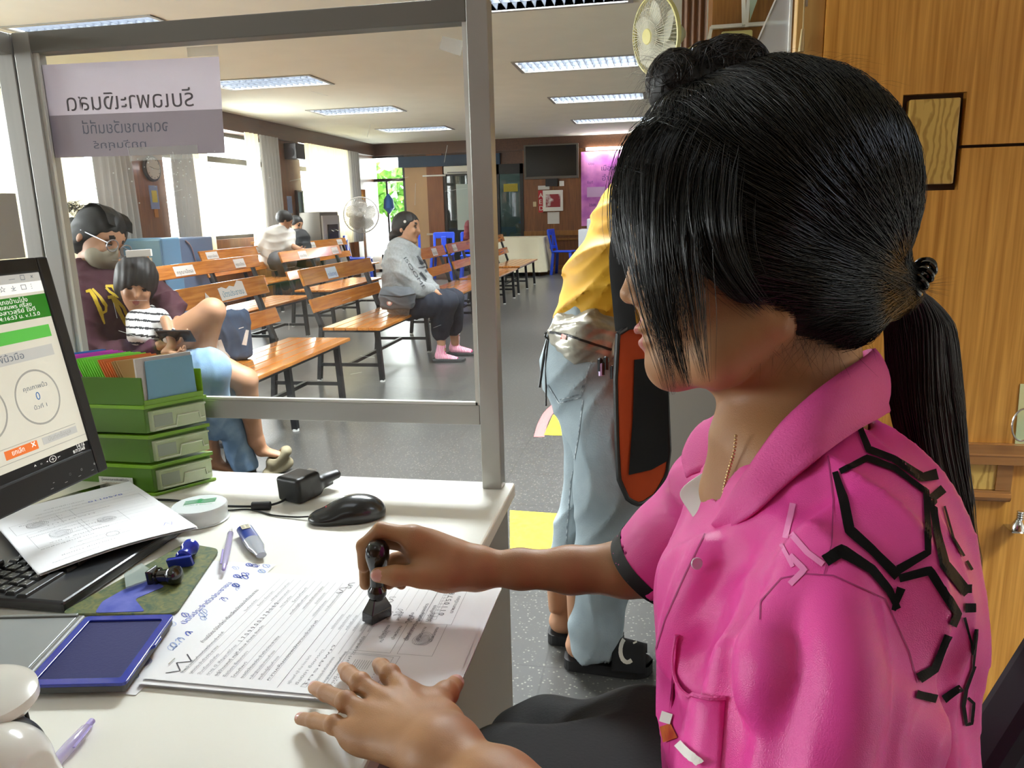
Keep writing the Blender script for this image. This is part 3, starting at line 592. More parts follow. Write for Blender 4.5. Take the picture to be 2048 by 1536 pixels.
# standing fan
def fanhead(t, c, ax, r, mats, n=44, blades=5, front=True, cap=.035, bulge=.045):
    """wire guard, blades and motor around centre c, facing ax"""
    x, y, z = align(V(0, 0, 0), V(*ax)); c = V(*c); m = MB(); ring = lambda rr, h, q=.0022, k=36: m.tube([c+x*math.cos(a)*rr+y*math.sin(a)*rr+z*h for a in np.linspace(0, 2*math.pi, k+1)], q, 5)
    for s in (1, -1):
        for i in range(n):
            a = 2*math.pi*i/n; d = x*math.cos(a)+y*math.sin(a); m.tube([c+d*rr+z*s*h for (rr, h) in ((cap, bulge*1.25), (r*.5, bulge*1.15), (r*.85, bulge*.75), (r, .012))], .0016, 4)
        for (rr, h) in ((r*.4, bulge*1.2), (r*.7, bulge*.95)): ring(rr, s*h, .0016)
    m.build('guard', mats[0], t); m = MB(); m.rings([[c+x*math.cos(a)*(r+dr)+y*math.sin(a)*(r+dr)+z*h for a in np.linspace(0, 2*math.pi, 49)[:-1]] for (dr, h) in ((0, .014), (.008, .012), (.008, -.012), (0, -.014), (-.004, 0), (0, .014))], cap=False)
    m.build('rim', mats[1], t); MB().lathe([(bulge*1.2-.002, cap*1.15), (bulge*1.2+.008, cap), (bulge*1.2+.012, .001)], c, z, 24).build('cap', mats[1], t)
    m = MB()
    for i in range(blades):
        a0 = 2*math.pi*i/blades; pts = []
        for u in np.linspace(0, 1, 8):
            row = []
            for v in np.linspace(-1, 1, 7):
                rr = .05+(r*.88-.05)*u; wdt = (.28+.42*math.sin(math.pi*min(1, u*.9+.1))); a = a0+v*wdt+u*.35
                row.append(c+x*math.cos(a)*rr+y*math.sin(a)*rr+z*(-v*.022))
            pts.append(row)
        m.grid(pts)
    m.lathe([(-.03, .04), (.02, .04), (.03, .02)], c, z, 20)
    m.build('blades', mats[2], t, smooth=True, angle=60); return x, y, z
t = empty('standing_fan', (-4.0, 11.0, 0), 'grey standing fan behind the benches, its guard facing us', 'fan')
fc = at(722, 430, Y=11.0); GM = mat('grey fan guard', '#9c9890', .4, .3)
x, y, z = fanhead(t, fc, (.15, -1, .05), .255, (GM, GM, mat('grey fan blade', '#8b867e', .3, alpha=.75)), 52)
MB().cyl(fc-z*.05, fc-z*.2, .06, .05, 20).build('motor', mat('grey fan body', '#857f76', .4), t, bevel=.01)
b_ = fc-z*.14; MB().cyl((b_[0], b_[1], b_[2]-.04), (b_[0], b_[1], .05), .018, n=12).build('pole', CHROME, t); MB().lathe([(0, .22), (.03, .2), (.06, .05)], (b_[0], b_[1], 0)).build('base', mat('grey fan body', '#857f76', .4), t)
# ================================================================ right side: cladding wall with inset block and rails
WX0, WY = .262, 1.72
t = MB(); x0 = at(1655, 0, Y=WY)[0]
m = MB(); gz0, gz1 = 1.347, 1.353
bx0, bx1, bz0, bz1 = .463, .578, 1.268, 1.452
# four fields round the block, leaving the grooves open; a dark board behind them
m.box((x0, WY, bz1), (2.6, WY+.02, ZC)); m.box((x0, WY, gz1), (bx0, WY+.02, bz1)); m.box((bx1, WY, gz1), (2.6, WY+.02, bz1))
m.box((x0, WY, bz0), (bx0, WY+.02, gz0)); m.box((bx1, WY, bz0), (2.6, WY+.02, gz0)); m.box((x0, WY, 0), (2.6, WY+.02, bz0))
struct(m.build('wall_cladding', WCOL))
struct(MB().box((x0+.001, WY+.02, 0), (2.6, WY+.06, ZC)).build('wall_cladding_core', WGROOVE))
struct(MB().box((WX0-.004, WY+.012, 0), (x0-.0005, WY+.05, ZC)).build('trim_5', WLIGHT, bevel=.002))
struct(MB().box((bx0+.012, WY-.002, bz0+.012), (bx1-.010, WY+.02, bz1-.010)).build('trim_6', WBURL, bevel=.003))
MOLD = wood('polished rail moulding', '#8a5c30', '#a87440', 0, 3, rough=.2, coat=.5)
m = MB()
for (z, h, p) in ((.742, .010, .014), (.725, .017, .026), (.708, .010, .014)): m.tube([(x0, WY-p*.2, z), (2.6, WY-p*.2, z)], h*.7, 10)
m.box((x0, WY-.016, .705), (2.6, WY, .748)); struct(m.build('trim_7', MOLD, smooth=True))
m = MB(); m.tube([(x0, WY-.004, .632), (.735, WY-.004, .632)], .011, 10); m.box((x0, WY-.01, .622), (.735, WY, .645)); struct(m.build('trim_8', MOLD, smooth=True))
struct(MB().box((x0, WY-.004, .646), (.705, WY, .704)).build('trim_9', WBURL))
struct(MB().box((.705, WY-.008, .646), (.735, WY, .704)).build('trim_10', MOLD))
# sliding bolt handle on the light edge strip
t = empty('door_bolt', (.27, WY, 1.55), 'long brass bolt with a cone-shaped grip on the light wooden edge strip', 'bolt')
a = at(1605, 0, Y=WY+.005); b = at(1603, 98, Y=WY+.005)
MB().cyl(at(1606, 58, Y=WY), at(1602, 104, Y=WY), .0035, .0062, 14).build('grip', mat('dull brass', '#b09a70', .3, .6), t, smooth=True)
MB().cyl(at(1612, -60, Y=WY), at(1606, 60, Y=WY), .0014, n=8).build('rod', mat('dull brass', '#b09a70', .3, .6), t)
MB().box(tuple(at(1610, 14, Y=WY)-V(0, .004, 0)), tuple(at(1617, -30, Y=WY)+V(0, .002, 0))).build('catch', CHROME, t)
# metal clip and the picture corner at the right edge
t = empty('wall_clip', (.75, WY-.02, .59), 'shiny metal clip fixed to the wood below the rail', 'clip')
p = at(2036, 1050, Y=WY-.03); m = MB(); m.lathe([(-.012, .016), (-.010, .014), (0, .0125), (.008, .008), (.012, .006)], p, (0, 0, 1), 20); m.box((p[0]-.015, p[1]-.012, p[2]-.014), (p[0]+.02, p[1]+.03, p[2]-.011)); m.build('body', CHROME, t, smooth=True)
m = MB()
for k in range(4): m.lathe([(0, .0065), (.002, .0075), (.004, .0065)], p+V(.002, 0, .012+.005*k), (0, 0, 1), 16)
m.build('spring', CHROME, t, smooth=True)
t = empty('wall_poster', (.80, WY-.01, .85), 'pale green poster corner at the right edge of the wall', 'poster')
a = at(2041, 768, Y=WY-.003); b = at(2030, 890, Y=WY-.003); m = MB(); m.add([(a[0], WY-.003, a[2]), (a[0]+.5, WY-.003, a[2]), (b[0]+.5, WY-.003, b[2]), (b[0], WY-.003, b[2]), (a[0], WY-.001, a[2]), (a[0]+.5, WY-.001, a[2]), (b[0]+.5, WY-.001, b[2]), (b[0], WY-.001, b[2])], [(0, 3, 2, 1), (0, 1, 5, 4), (3, 7, 6, 2), (0, 4, 7, 3), (4, 5, 6, 7)])
m.build('sheet', mat('pale green poster', '#a9c7a4', .5, c2='#d6d29a', scale=9), t)
p = at(2046, 850, Y=WY-.03); o = MB(); o.tube([p+V(.02*math.cos(q), 0, .034*math.sin(q)) for q in np.linspace(0, 2*math.pi, 30)], .002, 6); o = o.build('wire_ring', CHROME, smooth=True); tag(o, 'silver wire ring hanging beside the green poster', 'ring')
# farther cladding column with the wall fan, curtain and conduit
CY_ = 5.2; cx0 = at(1424, 60, Y=CY_)[0]
struct(MB().box((cx0, CY_, 0), (cx0+1.7, CY_+.5, ZC)).build('wall_pier', WPANEL))
z1 = at(1500, 52, Y=CY_)[2]
o = MB().bar(at(1422, 55, Y=CY_-.02), at(1580, 44, Y=CY_-.02), .03, .02).bar(at(1423, 54, Y=CY_-.02), at(1418, 78, Y=CY_-.02), .02, .02).build('conduit', WHITE); tag(o, 'white cable duct across the wooden pier behind the hair bun', 'cable duct')
o = MB().bar(at(1486, -60, Y=CY_-.06), at(1488, 50, Y=CY_-.06), .022, .02).bar(at(1500, -60, Y=CY_-.08), at(1493, 54, Y=CY_-.06), .018, .02).build('hanging_rods', WHITE); tag(o, 'pair of white rods coming down onto the cable duct', 'rods')
o = MB().add([at(1500, -60, Y=CY_-.1), at(1536, -60, Y=CY_-.14), at(1499, 44, Y=CY_-.1), at(1500, -60, Y=CY_-.09), at(1536, -60, Y=CY_-.13), at(1499, 44, Y=CY_-.09)], [(0, 1, 2), (5, 4, 3), (0, 3, 4, 1), (1, 4, 5, 2), (2, 5, 3, 0)]).build('pennant', mat('grey-green cloth', '#8d9a86', .8)); tag(o, 'grey-green cloth pennant hanging beside the white rods', 'pennant')
pts = []
for z in np.linspace(0.3, ZC, 8):
    pts.append([(cx0-.17+.165*i/18, CY_+.55+.02*math.sin(i*1.3), z) for i in range(19)])
o = MB().grid(pts).build('curtain', mat('dusty brown curtain', '#8a6f5e', .9), smooth=True, angle=180); tag(o, 'dusty brown curtain hanging left of the wooden pier', 'curtain')
t = empty('wall_fan', (0, CY_, 2.2), 'cream wall fan over the hair bun, mounted on the wooden pier', 'fan')
fc = at(1312, 72, Y=CY_-.35); YE = mat('cream yellow plastic', '#cfc886', .4)
x, y, z = fanhead(t, fc, (-.80, -.58, -.12), .21, (mat('cream fan wire', '#d8d6c4', .4), YE, mat('cream fan blade', '#c9c8b8', .4, alpha=.85)), 60, 5, cap=.04, bulge=.05)
mc = fc-z*.06; MB().lathe([(0, .05), (.03, .065), (.09, .062), (.13, .03), (.135, .001)], mc, -z, 20).build('motor', mat('pale green housing', '#b3b89a', .4), t, smooth=True)
hb = at(1475, 96, Y=CY_-.01)
MB().tube(catmull([mc-z*.06+V(0, 0, -.06), mc-z*.1+V(0, 0, -.13), hb+V(-.2, -.12, 0), hb+V(0, 0, 0)]), .03, 10).build('arm', YE, t, smooth=True)
MB().box((hb[0]-.1, CY_-.06, hb[2]-.09), (hb[0]+.08, CY_, hb[2]+.09)).build('wall_mount', YE, t, bevel=.01)
# clear acrylic sheet at the next counter with a pale edge
t = empty('clear_screen', (.45, 2.6, 1.6), 'tilted clear acrylic sheet behind the head, beside the light wooden edge', 'screen')
q = [at(x, y, Y=yy) for (x, y, yy) in ((1560, -40, 3.0), (1584, -40, 3.0), (1577, 125, 3.0), (1496, 125, 3.0))]
q[0] = at(1568, -40, Y=3.0)
MB().add([v for v in q]+[v+V(0, .004, 0) for v in q], [(0, 3, 2, 1), (4, 5, 6, 7), (0, 1, 5, 4), (1, 2, 6, 5), (2, 3, 7, 6), (3, 0, 4, 7)]).build('pane', glass('hazy acrylic', (.95, .97, 1), .1, .05, .3, (.85, .88, .9)), t)
MB().bar(q[1], q[2], .008, .02).bar(q[0], q[3], .005, .006).build('edge_strip', WHITE, t)
# grey-white office cabinet seen between the orange bag and the neck
o = MB().box((-.02, 2.75, 0), (.55, 3.3, .93)).build('steel_cabinet', mat('warm grey steel', '#a39c93', .5), bevel=.006); tag(o, 'warm grey steel cabinet standing behind the person in yellow', 'cabinet')
# floor markings
YT = mat('yellow floor tape', '#d8c51c', .45, c2='#e3d22e', scale=30); RT = mat('faded red tape', '#b56a68', .6)
def flat(m, pts, mi=0, h=.0012): m.prism([(p[0], p[1]) for p in pts], h, None, mi, z0=.0002)
m = MB(); flat(m, [at(1020, 1021, Z=0), at(1150, 1030, Z=0), at(1170, 1103, Z=0), at(1020, 1097, Z=0)]); o = m.build('floor_sticker', YT); tag(o, 'yellow square sticker on the floor just right of the desk', 'floor marking')
m = MB(); flat(m, [at(1106, 830, Z=0), at(1180, 834, Z=0), at(1180, 872, Z=0), at(1088, 870, Z=0)]); o = m.build('floor_sticker', YT); tag(o, 'yellow floor sticker behind the jeans of the standing person', 'floor marking')
c = [at(x, y, Z=0) for (x, y) in ((1078, 874), (1086, 846), (1100, 822), (1125, 800))]; m = MB(); pp = catmull(c, 8); m.tube(pp+V(0, 0, .0008), .03, 6, flat=.03); o = m.build('floor_sticker', RT); tag(o, 'faded red arc on the floor beside the yellow sticker', 'floor marking')
# ================================================================ sculpting: smooth-blended distance fields turned into one continuous surface
class Field:
    def __init__(s, lo, hi, h):
        s.lo = np.array(lo, float); s.h = h; s.n = np.ceil((np.array(hi, float)-s.lo)/h).astype(int)+1
        s.F = np.full(s.n, 1.0, np.float32); s.ax = [s.lo[i]+np.arange(s.n[i])*h for i in range(3)]
    def _s(s, lo, hi):
        a = np.clip(np.floor((np.array(lo)-s.lo)/s.h).astype(int), 0, s.n); b = np.clip(np.ceil((np.array(hi)-s.lo)/s.h).astype(int)+1, 0, s.n)
        if np.any(b <= a): return None, None
        sl = tuple(slice(a[i], b[i]) for i in range(3))
        X = np.stack(np.meshgrid(*[s.ax[i][sl[i]].astype(np.float32) for i in range(3)], indexing='ij'), -1); return sl, X
    def put(s, sl, d, k, sub=False):
        f = s.F[sl]
        if sub: d = -d; s.F[sl] = (np.maximum(f, d)+(np.maximum(k-np.abs(f-d), 0)**2/(4*k) if k > 0 else 0)).astype(np.float32)
        else: s.F[sl] = (np.minimum(f, d)-(np.maximum(k-np.abs(f-d), 0)**2/(4*k) if k > 0 else 0)).astype(np.float32)
    def cone(s, a, b, ra, rb=None, k=.01, u=None, fa=1.0, fb=None, sub=False):
        """round cone a->b; with u given, the section is ra along u and ra*fa across it"""
        rb = ra if rb is None else rb; fb = fa if fb is None else fb; a = np.array(a, float); b = np.array(b, float)
        m = max(ra, rb)*max(1, fa, fb)+2*k+2*s.h; sl, X = s._s(np.minimum(a, b)-m, np.maximum(a, b)+m)
        if sl is None: return s
        ab = (b-a).astype(np.float32); t = np.clip(((X-a.astype(np.float32))@ab)/max(float(ab@ab), 1e-12), 0, 1); r = ra+(rb-ra)*t
        v = X-(a.astype(np.float32)+t[..., None]*ab)
        if u is None: d = np.sqrt((v*v).sum(-1))-r
        else:
            z = unit(b-a); u = unit(np.array(u, float)-z*np.dot(u, z)); q = np.cross(z, u); ff = fa+(fb-fa)*t
            vu = v@u.astype(np.float32); vq = v@q.astype(np.float32); vz = v@z.astype(np.float32); mn = np.minimum(1, ff)
            L = np.sqrt((vu/r)**2+(vq/(r*ff))**2+(vz/(r*mn))**2); d = (L-1)*r*mn
        s.put(sl, d, k, sub); return s
    def chain(s, pts, rs, k=.006, **kw):
        fl = kw.pop('fl', None)
        for i in range(len(pts)-1):
            if fl: s.cone(pts[i], pts[i+1], rs[i], rs[i+1], k, fa=fl[i], fb=fl[i+1], **kw)
            else: s.cone(pts[i], pts[i+1], rs[i], rs[i+1], k, **kw)
        return s
    def ell(s, c, r, k=.01, fr=None, sub=False):
        """ellipsoid; fr: 3x3 rows = local axes"""
        c = np.array(c, float); r = np.array(r, float); m = r.max()+2*k+2*s.h; sl, X = s._s(c-m, c+m)
        if sl is None: return s
        v = X-c.astype(np.float32)
        if fr is not None: v = v@np.array(fr, np.float32).T
        L = np.sqrt(((v/r)**2).sum(-1)); L2 = np.sqrt(((v/r**2)**2).sum(-1))+1e-9; d = L*(L-1)/L2; s.put(sl, d, k, sub); return s
    def box(s, c, r, fr, rnd=.005, k=.01, sub=False):
        c = np.array(c, float); r = np.array(r, float); m = np.linalg.norm(r)+2*k+2*s.h; sl, X = s._s(c-m, c+m)
        if sl is None: return s
        v = np.abs((X-c.astype(np.float32))@np.array(fr, np.float32).T)-(r-rnd); d = np.sqrt((np.maximum(v, 0)**2).sum(-1))+np.minimum(v.max(-1), 0)-rnd; s.put(sl, d, k, sub); return s
    def cut(s, p, n, k=0):
        """keep the side opposite to n"""
        sl, X = s._s(s.lo, s.lo+s.h*(s.n-1)); d = (X-np.array(p, np.float32))@unit(n).astype(np.float32); s.F = (np.maximum(s.F, d)+(np.maximum(k-np.abs(s.F-d), 0)**2/(4*k) if k else 0)).astype(np.float32); return s
    def warp(s, fn):
        sl, X = s._s(s.lo, s.lo+s.h*(s.n-1)); near = np.abs(s.F) < .04; s.F[near] += fn(X[near]).astype(np.float32); return s
    def at(s, p):
        q = (np.asarray(p)-s.lo)/s.h; i = np.clip(np.round(q).astype(int), 0, s.n-1); return s.F[tuple(i.T)]
    def mesh(s):
        F = s.F.copy(); F[0] = F[-1] = 1; F[:, 0] = F[:, -1] = 1; F[:, :, 0] = F[:, :, -1] = 1
        ins = F < 0; n = s.n; acc = np.zeros(tuple(n-1)+(3,), np.float32); cnt = np.zeros(tuple(n-1), np.float32)
        for ax in range(3):
            sl0 = [slice(None)]*3; sl1 = [slice(None)]*3; sl0[ax] = slice(0, -1); sl1[ax] = slice(1, None)
            f0 = F[tuple(sl0)]; f1 = F[tuple(sl1)]; cr = ins[tuple(sl0)] != ins[tuple(sl1)]; idx = np.argwhere(cr)
            t = f0[cr]/(f0[cr]-f1[cr]+1e-12); pos = idx.astype(np.float32); pos[:, ax] += t
            o1, o2 = [a for a in range(3) if a != ax]
            for da in (0, 1):
                for db in (0, 1):
                    c = idx.copy(); c[:, o1] -= da; c[:, o2] -= db
                    ok = (c >= 0).all(1) & (c < n-1).all(1); cc = c[ok]
                    np.add.at(acc, tuple(cc.T), pos[ok]); np.add.at(cnt, tuple(cc.T), 1)
        has = cnt > 0; ids = np.full(tuple(n-1), -1, int); ids[has] = np.arange(has.sum()); V_ = acc[has]/cnt[has][:, None]*s.h+s.lo; fs = []
        for ax in range(3):
            sl0 = [slice(None)]*3; sl1 = [slice(None)]*3; sl0[ax] = slice(0, -1); sl1[ax] = slice(1, None)
            a = ins[tuple(sl0)]; b = ins[tuple(sl1)]; idx = np.argwhere(a != b); o1, o2 = (ax+1) % 3, (ax+2) % 3
            idx = idx[(idx[:, o1] > 0) & (idx[:, o2] > 0) & (idx[:, o1] < n[o1]-1) & (idx[:, o2] < n[o2]-1)]
            if not len(idx): continue
            fl = a[tuple(idx.T)]; q = []
            for (d1, d2) in ((1, 1), (0, 1), (0, 0), (1, 0)):
                c = idx.copy(); c[:, o1] -= d1; c[:, o2] -= d2; q.append(ids[tuple(c.T)])
            q = np.stack(q, 1); q[~fl] = q[~fl][:, ::-1]; fs.append(q)
        if not fs: raise RuntimeError('empty field %s %s' % (s.lo, s.n))
        return V_, np.concatenate(fs)
def fast_mesh(name, vs, fs, mats, parent=None, smooth=True, mi=None, clean=True):
    """vs (n,3) world, fs (m,4) or (m,3) array"""
    vs = np.asarray(vs, np.float32); fs = np.asarray(fs, np.int32)
    me = bpy.data.meshes.new(name); me.vertices.add(len(vs)); me.loops.add(fs.size); me.polygons.add(len(fs)); k = fs.shape[1]
    o = bpy.data.objects.new(name, me)
    if parent is None:
        c = np.array([vs[:, 0].mean(), vs[:, 1].mean(), vs[:, 2].min()]); vs = vs-c; o.location = [float(q) for q in c]
    else:
        o.parent = parent; pm = Matrix.Identity(4); root = parent
        while root is not None: pm = (root.matrix_parent_inverse @ Matrix.LocRotScale(root.location, root.rotation_euler, root.scale)) @ pm; root = root.parent
        o.matrix_parent_inverse = pm.inverted()
    me.vertices.foreach_set('co', vs.astype(np.float32).ravel()); me.loops.foreach_set('vertex_index', fs.ravel())
    me.polygons.foreach_set('loop_start', np.arange(len(fs), dtype=np.int32)*k)
    if mi is not None: me.polygons.foreach_set('material_index', np.asarray(mi, np.int32))
    me.update(calc_edges=True); me.polygons.foreach_set('use_smooth', np.full(len(fs), smooth))
    for m in (mats if isinstance(mats, (list, tuple)) else [mats]): me.materials.append(m)
    COL.objects.link(o); return o
def relax(vs, fs, it=2, lam=.5):
    vs = np.asarray(vs, float).copy(); k = fs.shape[1]; e = np.concatenate([np.stack([fs[:, i], fs[:, (i+1) % k]], 1) for i in range(k)]); deg = np.bincount(e.ravel(), minlength=len(vs)).astype(float)
    for _ in range(it):
        s_ = np.zeros_like(vs)
        for a in range(3): s_[:, a] = np.bincount(e[:, 0], vs[e[:, 1], a], len(vs))+np.bincount(e[:, 1], vs[e[:, 0], a], len(vs))
        vs += lam*(s_/deg[:, None]-vs)
    return vs
def sculpt(name, F, mats, parent=None, it=1, paint=None):
    v, f = F.mesh(); v = relax(v, f, it); mi = None
    if paint is not None: c = v[f].mean(1); mi = paint(c)
    return fast_mesh(name, v, f, mats, parent, mi=mi)
def strands(name, paths, r, m, parent=None, sides=3, tip=.25):
    """paths (N,K,3) -> thin tapered tubes in one mesh"""
    P_ = np.asarray(paths, float); N, K, _ = P_.shape; T = np.gradient(P_, axis=1); T /= np.linalg.norm(T, axis=2, keepdims=True)+1e-12
    h = np.array([.31, .87, .39]); X_ = np.cross(T, h); X_ /= np.linalg.norm(X_, axis=2, keepdims=True)+1e-12; Y_ = np.cross(T, X_)
    rr = np.asarray(r) if hasattr(r, '__len__') else np.full(N, r); prof = np.interp(np.linspace(0, 1, K), [0, .1, .7, 1], [.6, 1, 1, tip]); vs = []
    for s_ in range(sides):
        a = 2*math.pi*s_/sides; vs.append(P_+(X_*math.cos(a)+Y_*math.sin(a))*(rr[:, None]*prof[None])[..., None])
    vs = np.stack(vs, 2).reshape(-1, 3); i, j, s_ = np.meshgrid(np.arange(N), np.arange(K-1), np.arange(sides), indexing='ij'); b = (i*K+j)*sides
    f = np.stack([b+s_, b+(s_+1) % sides, b+sides+(s_+1) % sides, b+sides+s_], -1).reshape(-1, 4)
    return fast_mesh(name, vs, f, m, parent)
def resample(p, K):
    p = np.array(p, float); d = np.r_[0, np.cumsum(np.linalg.norm(np.diff(p, axis=0), axis=1))]; t = np.linspace(0, d[-1], K); return np.stack([np.interp(t, d, p[:, a]) for a in range(3)], 1)
def bvh_of(objs):
    vs = []; fs = []; off = 0
    for o in objs:
        me = o.data; mw = o.matrix_basis if o.parent is None else Matrix.Identity(4)
        vs += [mw @ v.co for v in me.vertices]; fs += [tuple(i+off for i in p.vertices) for p in me.polygons]; off = len(vs)
    return BVHTree.FromPolygons(vs, fs)
def cast(bv, px, py):
    d = R @ np.array([(px-CX)/F, (py-CY)/F, 1.0]); h = bv.ray_cast(Vector(C0), Vector(d).normalized()); return (np.array(h[0]), np.array(h[1])*(-1 if np.dot(h[1], d) > 0 else 1)) if h[0] is not None else (None, None)
def ribbon(mb, bv, pts, w, mi=0, lift=.0008, step=5):
    """a printed band following the cloth; pts in picture coordinates, w its width there"""
    pts = np.array(pts, float); seg = [pts[0]]
    for a, b in zip(pts[:-1], pts[1:]):
        n = max(1, int(np.linalg.norm(b-a)/step)); seg += [a+(b-a)*i/n for i in range(1, n+1)]
    seg = np.array(seg); T = np.gradient(seg, axis=0); T /= np.linalg.norm(T, axis=1, keepdims=True)+1e-9; Nn = np.stack([-T[:, 1], T[:, 0]], 1); rows = []
    ws = np.interp(np.linspace(0, 1, len(seg)), np.linspace(0, 1, len(w)), w) if hasattr(w, '__len__') else np.full(len(seg), w)
    for p, n_, ww in zip(seg, Nn, ws):
        row = []
        for o_ in (-.5, -.17, .17, .5):
            h, nn = cast(bv, *(p+n_*o_*ww))
            if h is None: row = None; break
            row.append(h+nn*lift)
        if row is None or max(np.linalg.norm(row[i]-row[i+1]) for i in range(3)) > .03:
            if len(rows) > 1: mb.grid(rows, mi)
            rows = []; continue
        rows.append(row)
    if len(rows) > 1: mb.grid(rows, mi)
def decal(mb, bv, poly_rows, mi=0, lift=.0009):
    """rows of picture points -> surface patch on the cloth"""
    g = []
    for row in poly_rows:
        r_ = []
        for (x, y) in row:
            h, nn = cast(bv, x, y)
            if h is None: return
            r_.append(h+nn*lift)
        g.append(r_)
    mb.grid(g, mi)
def textcast(mb, bv, s, x0, y0, x1, y1, size, mi=0, lift=.001):
    """lettering printed along the line x0,y0 -> x1,y1 (picture points) on a surface"""
    d = np.array([x1-x0, y1-y0], float); L_ = np.linalg.norm(d); d /= L_; n_ = np.array([d[1], -d[0]])
    def mp(vs):
        out = []; last = V(0, 0, 0)
        for v in vs:
            p = np.array([x0, y0])+d*v[0]+n_*v[1]; h, nn = cast(bv, *p)
            if h is None: out.append(last)
            else: last = h+nn*lift; out.append(last)
        return np.array(out)
    mb.text(s, size, None, mi, fit=L_, map=mp, z=0)
SKIN = mat('warm tan skin', '#ad8058', .5, c2='#a0724c', scale=18, sss=.12, bump=.15, bscale=900)
SKIN2 = mat('tan skin', '#a97c5c', .55, c2='#b5876a', scale=14)
NAIL = mat('pink fingernail', '#c98f84', .3, coat=.4)
HAIRM = mat('black hair', '#050404', .27, spec=.6); HAIRB = mat('dark brown hair', '#180e0a', .3, spec=.5); HAIRC = mat('hair underneath', '#070606', .6)
# ================================================================ the seated clerk in the pink polo shirt
ex, ey, ez = R[:, 0], R[:, 1], R[:, 2]
def AZ(x, y, z): return at(x, y, Z=z)
clerk = empty('person', (.1, .66, 0), 'person in a pink polo shirt with long black ponytail, stamping the forms at the desk', 'person')
body_v = []; body_f = []; body_m = []; _off = 0
def add_body(Fd, it=1, paint=None):
    global _off
    v, f = Fd.mesh(); v = relax(v, f, it); body_v.append(v); body_f.append(f+_off); _off += len(v)
    body_m.append(paint(v[f].mean(1)) if paint is not None else np.zeros(len(f), int))
def near(c, spots):
    m = np.zeros(len(c), int)
    for (p, r, mi, n) in spots:
        d = c-p; q = (np.linalg.norm(d, axis=1) < r) & ((d@n) > 0 if n is not None else True); m[q] = mi
    return m
# ---- left arm, hand flat on the forms
FL = {'pinky': [(727, 1474, .787), (668, 1450, .786), (628, 1441, .772), (601, 1437, .7615)],
      'ring': [(748, 1436, .795), (692, 1404, .798), (652, 1386, .782), (629, 1375, .7665)],
      'middle': [(773, 1405, .799), (720, 1367, .803), (697, 1347, .786), (688, 1337, .7695)],
      'index': [(806, 1384, .797), (780, 1350, .800), (764, 1334, .785), (757, 1328, .769)]}
RL = {'pinky': (.0092, .0078, .0070, .0062), 'ring': (.0102, .0088, .0080, .0070), 'middle': (.0108, .0092, .0083, .0072), 'index': (.0108, .0092, .0083, .0072)}
wl = AZ(885, 1500, .803); el = P(1330, 1800, .50); fl_ = Field(np.array([-.42, .38, .735]), np.array([.05, .79, .86]), .0017)
hn = V(0, 0, 1); spots = []
for k, q in FL.items():
    J = [AZ(*p) for p in q]; r = RL[k]
    fl_.chain(J, r, k=.004); fl_.cone(J[0]-V(0, 0, .002), wl+(J[0]-wl)*.12+V(0, 0, -.002), r[0]*1.02, .0135, k=.012)
    fl_.ell(J[1]+V(0, 0, .001), (r[1]*1.12,)*3, k=.003)
    d = unit(J[3]-J[2]); spots.append((J[3]+d*.001+V(0, 0, .0055), .0062, 1, None))
T = [AZ(884, 1452, .793), AZ(872, 1412, .790), AZ(893, 1387, .785), AZ(912, 1366, .771)]
fl_.chain(T, (.0150, .0125, .0108, .0088), k=.008); fl_.cone(T[0], wl, .016, .018, k=.02)
spots.append((T[3]+V(.004, 0, .007), .0078, 1, None))
fl_.cone(AZ(806, 1384, .790), AZ(868, 1412, .787), .008, .010, k=.012)       # web of the thumb
u_ = unit(np.cross(wl-AZ(760, 1430, .795), V(0, 0, 1)))
fl_.cone(AZ(775, 1440, .786), wl, .020, .021, k=.022, u=u_, fa=.42, fb=.72)
fl_.cone(AZ(770, 1440, .785), wl-V(0, 0, .004), .028, .024, k=.02, u=u_, fa=.35, fb=.72)
fl_.chain([wl, wl+(el-wl)*.3, wl+(el-wl)*.7, el], (.0255, .0285, .036, .040), k=.02, u=u_, fl=[.76, .8, .88, .95])
for k in ('ring', 'middle', 'index'):
    a = AZ(*FL[k][0]); fl_.cone(a+V(0, 0, .0065), wl+(a-wl)*.35+V(0, 0, .0125), .0022, .0014, k=.006)
add_body(fl_, 1, lambda c: near(c, spots))
# ---- right arm reaching over the desk, hand closed round the stamp
FR = {'index': [(826, 1073, .952), (762, 1060, .960), (727, 1092, .967), (728, 1133, .970)],
      'middle': [(832, 1088, .968), (770, 1082, .982), (731, 1118, .984), (731, 1168, .979)],
      'ring': [(838, 1108, .982), (790, 1120, .994), (765, 1150, .988), (778, 1168, .974)],
      'pinky': [(848, 1128, .988), (815, 1145, .998), (795, 1162, .988), (803, 1169, .972)]}
wr = P(955, 1137, .955); fr_ = Field(P(745, 1000, .90)-V(.10, .05, .11), P(1480, 1180, .9)+V(.03, .14, .20), .0019); sp = []
lo = np.minimum.reduce([P(700, 1000, .9), P(1500, 1230, .9), P(700, 1230, 1.02), P(1500, 900, .80), P(1500, 900, 1.0), wr])-.03; hi = np.maximum.reduce([P(700, 1000, .9), P(1500, 1230, .9), P(700, 1230, 1.02), P(1500, 880, .80), P(1500, 900, 1.0), wr])+.03
fr_ = Field(lo, hi, .002)
for k, q in FR.items():
    J = [P(*p) for p in q]; r = {'index': (.0115, .0098, .0088, .0076), 'middle': (.0115, .0098, .0088, .0076), 'ring': (.011, .0092, .0082, .0072), 'pinky': (.010, .0082, .0074, .0066)}[k]
    fr_.chain(J, r, k=.004); fr_.cone(J[0], wr+(J[0]-wr)*.1, r[0]*1.05, .0125, k=.012)
Tr = [P(893, 1150, .945), P(845, 1152, .936), P(790, 1151, .930), P(756, 1150, .933)]
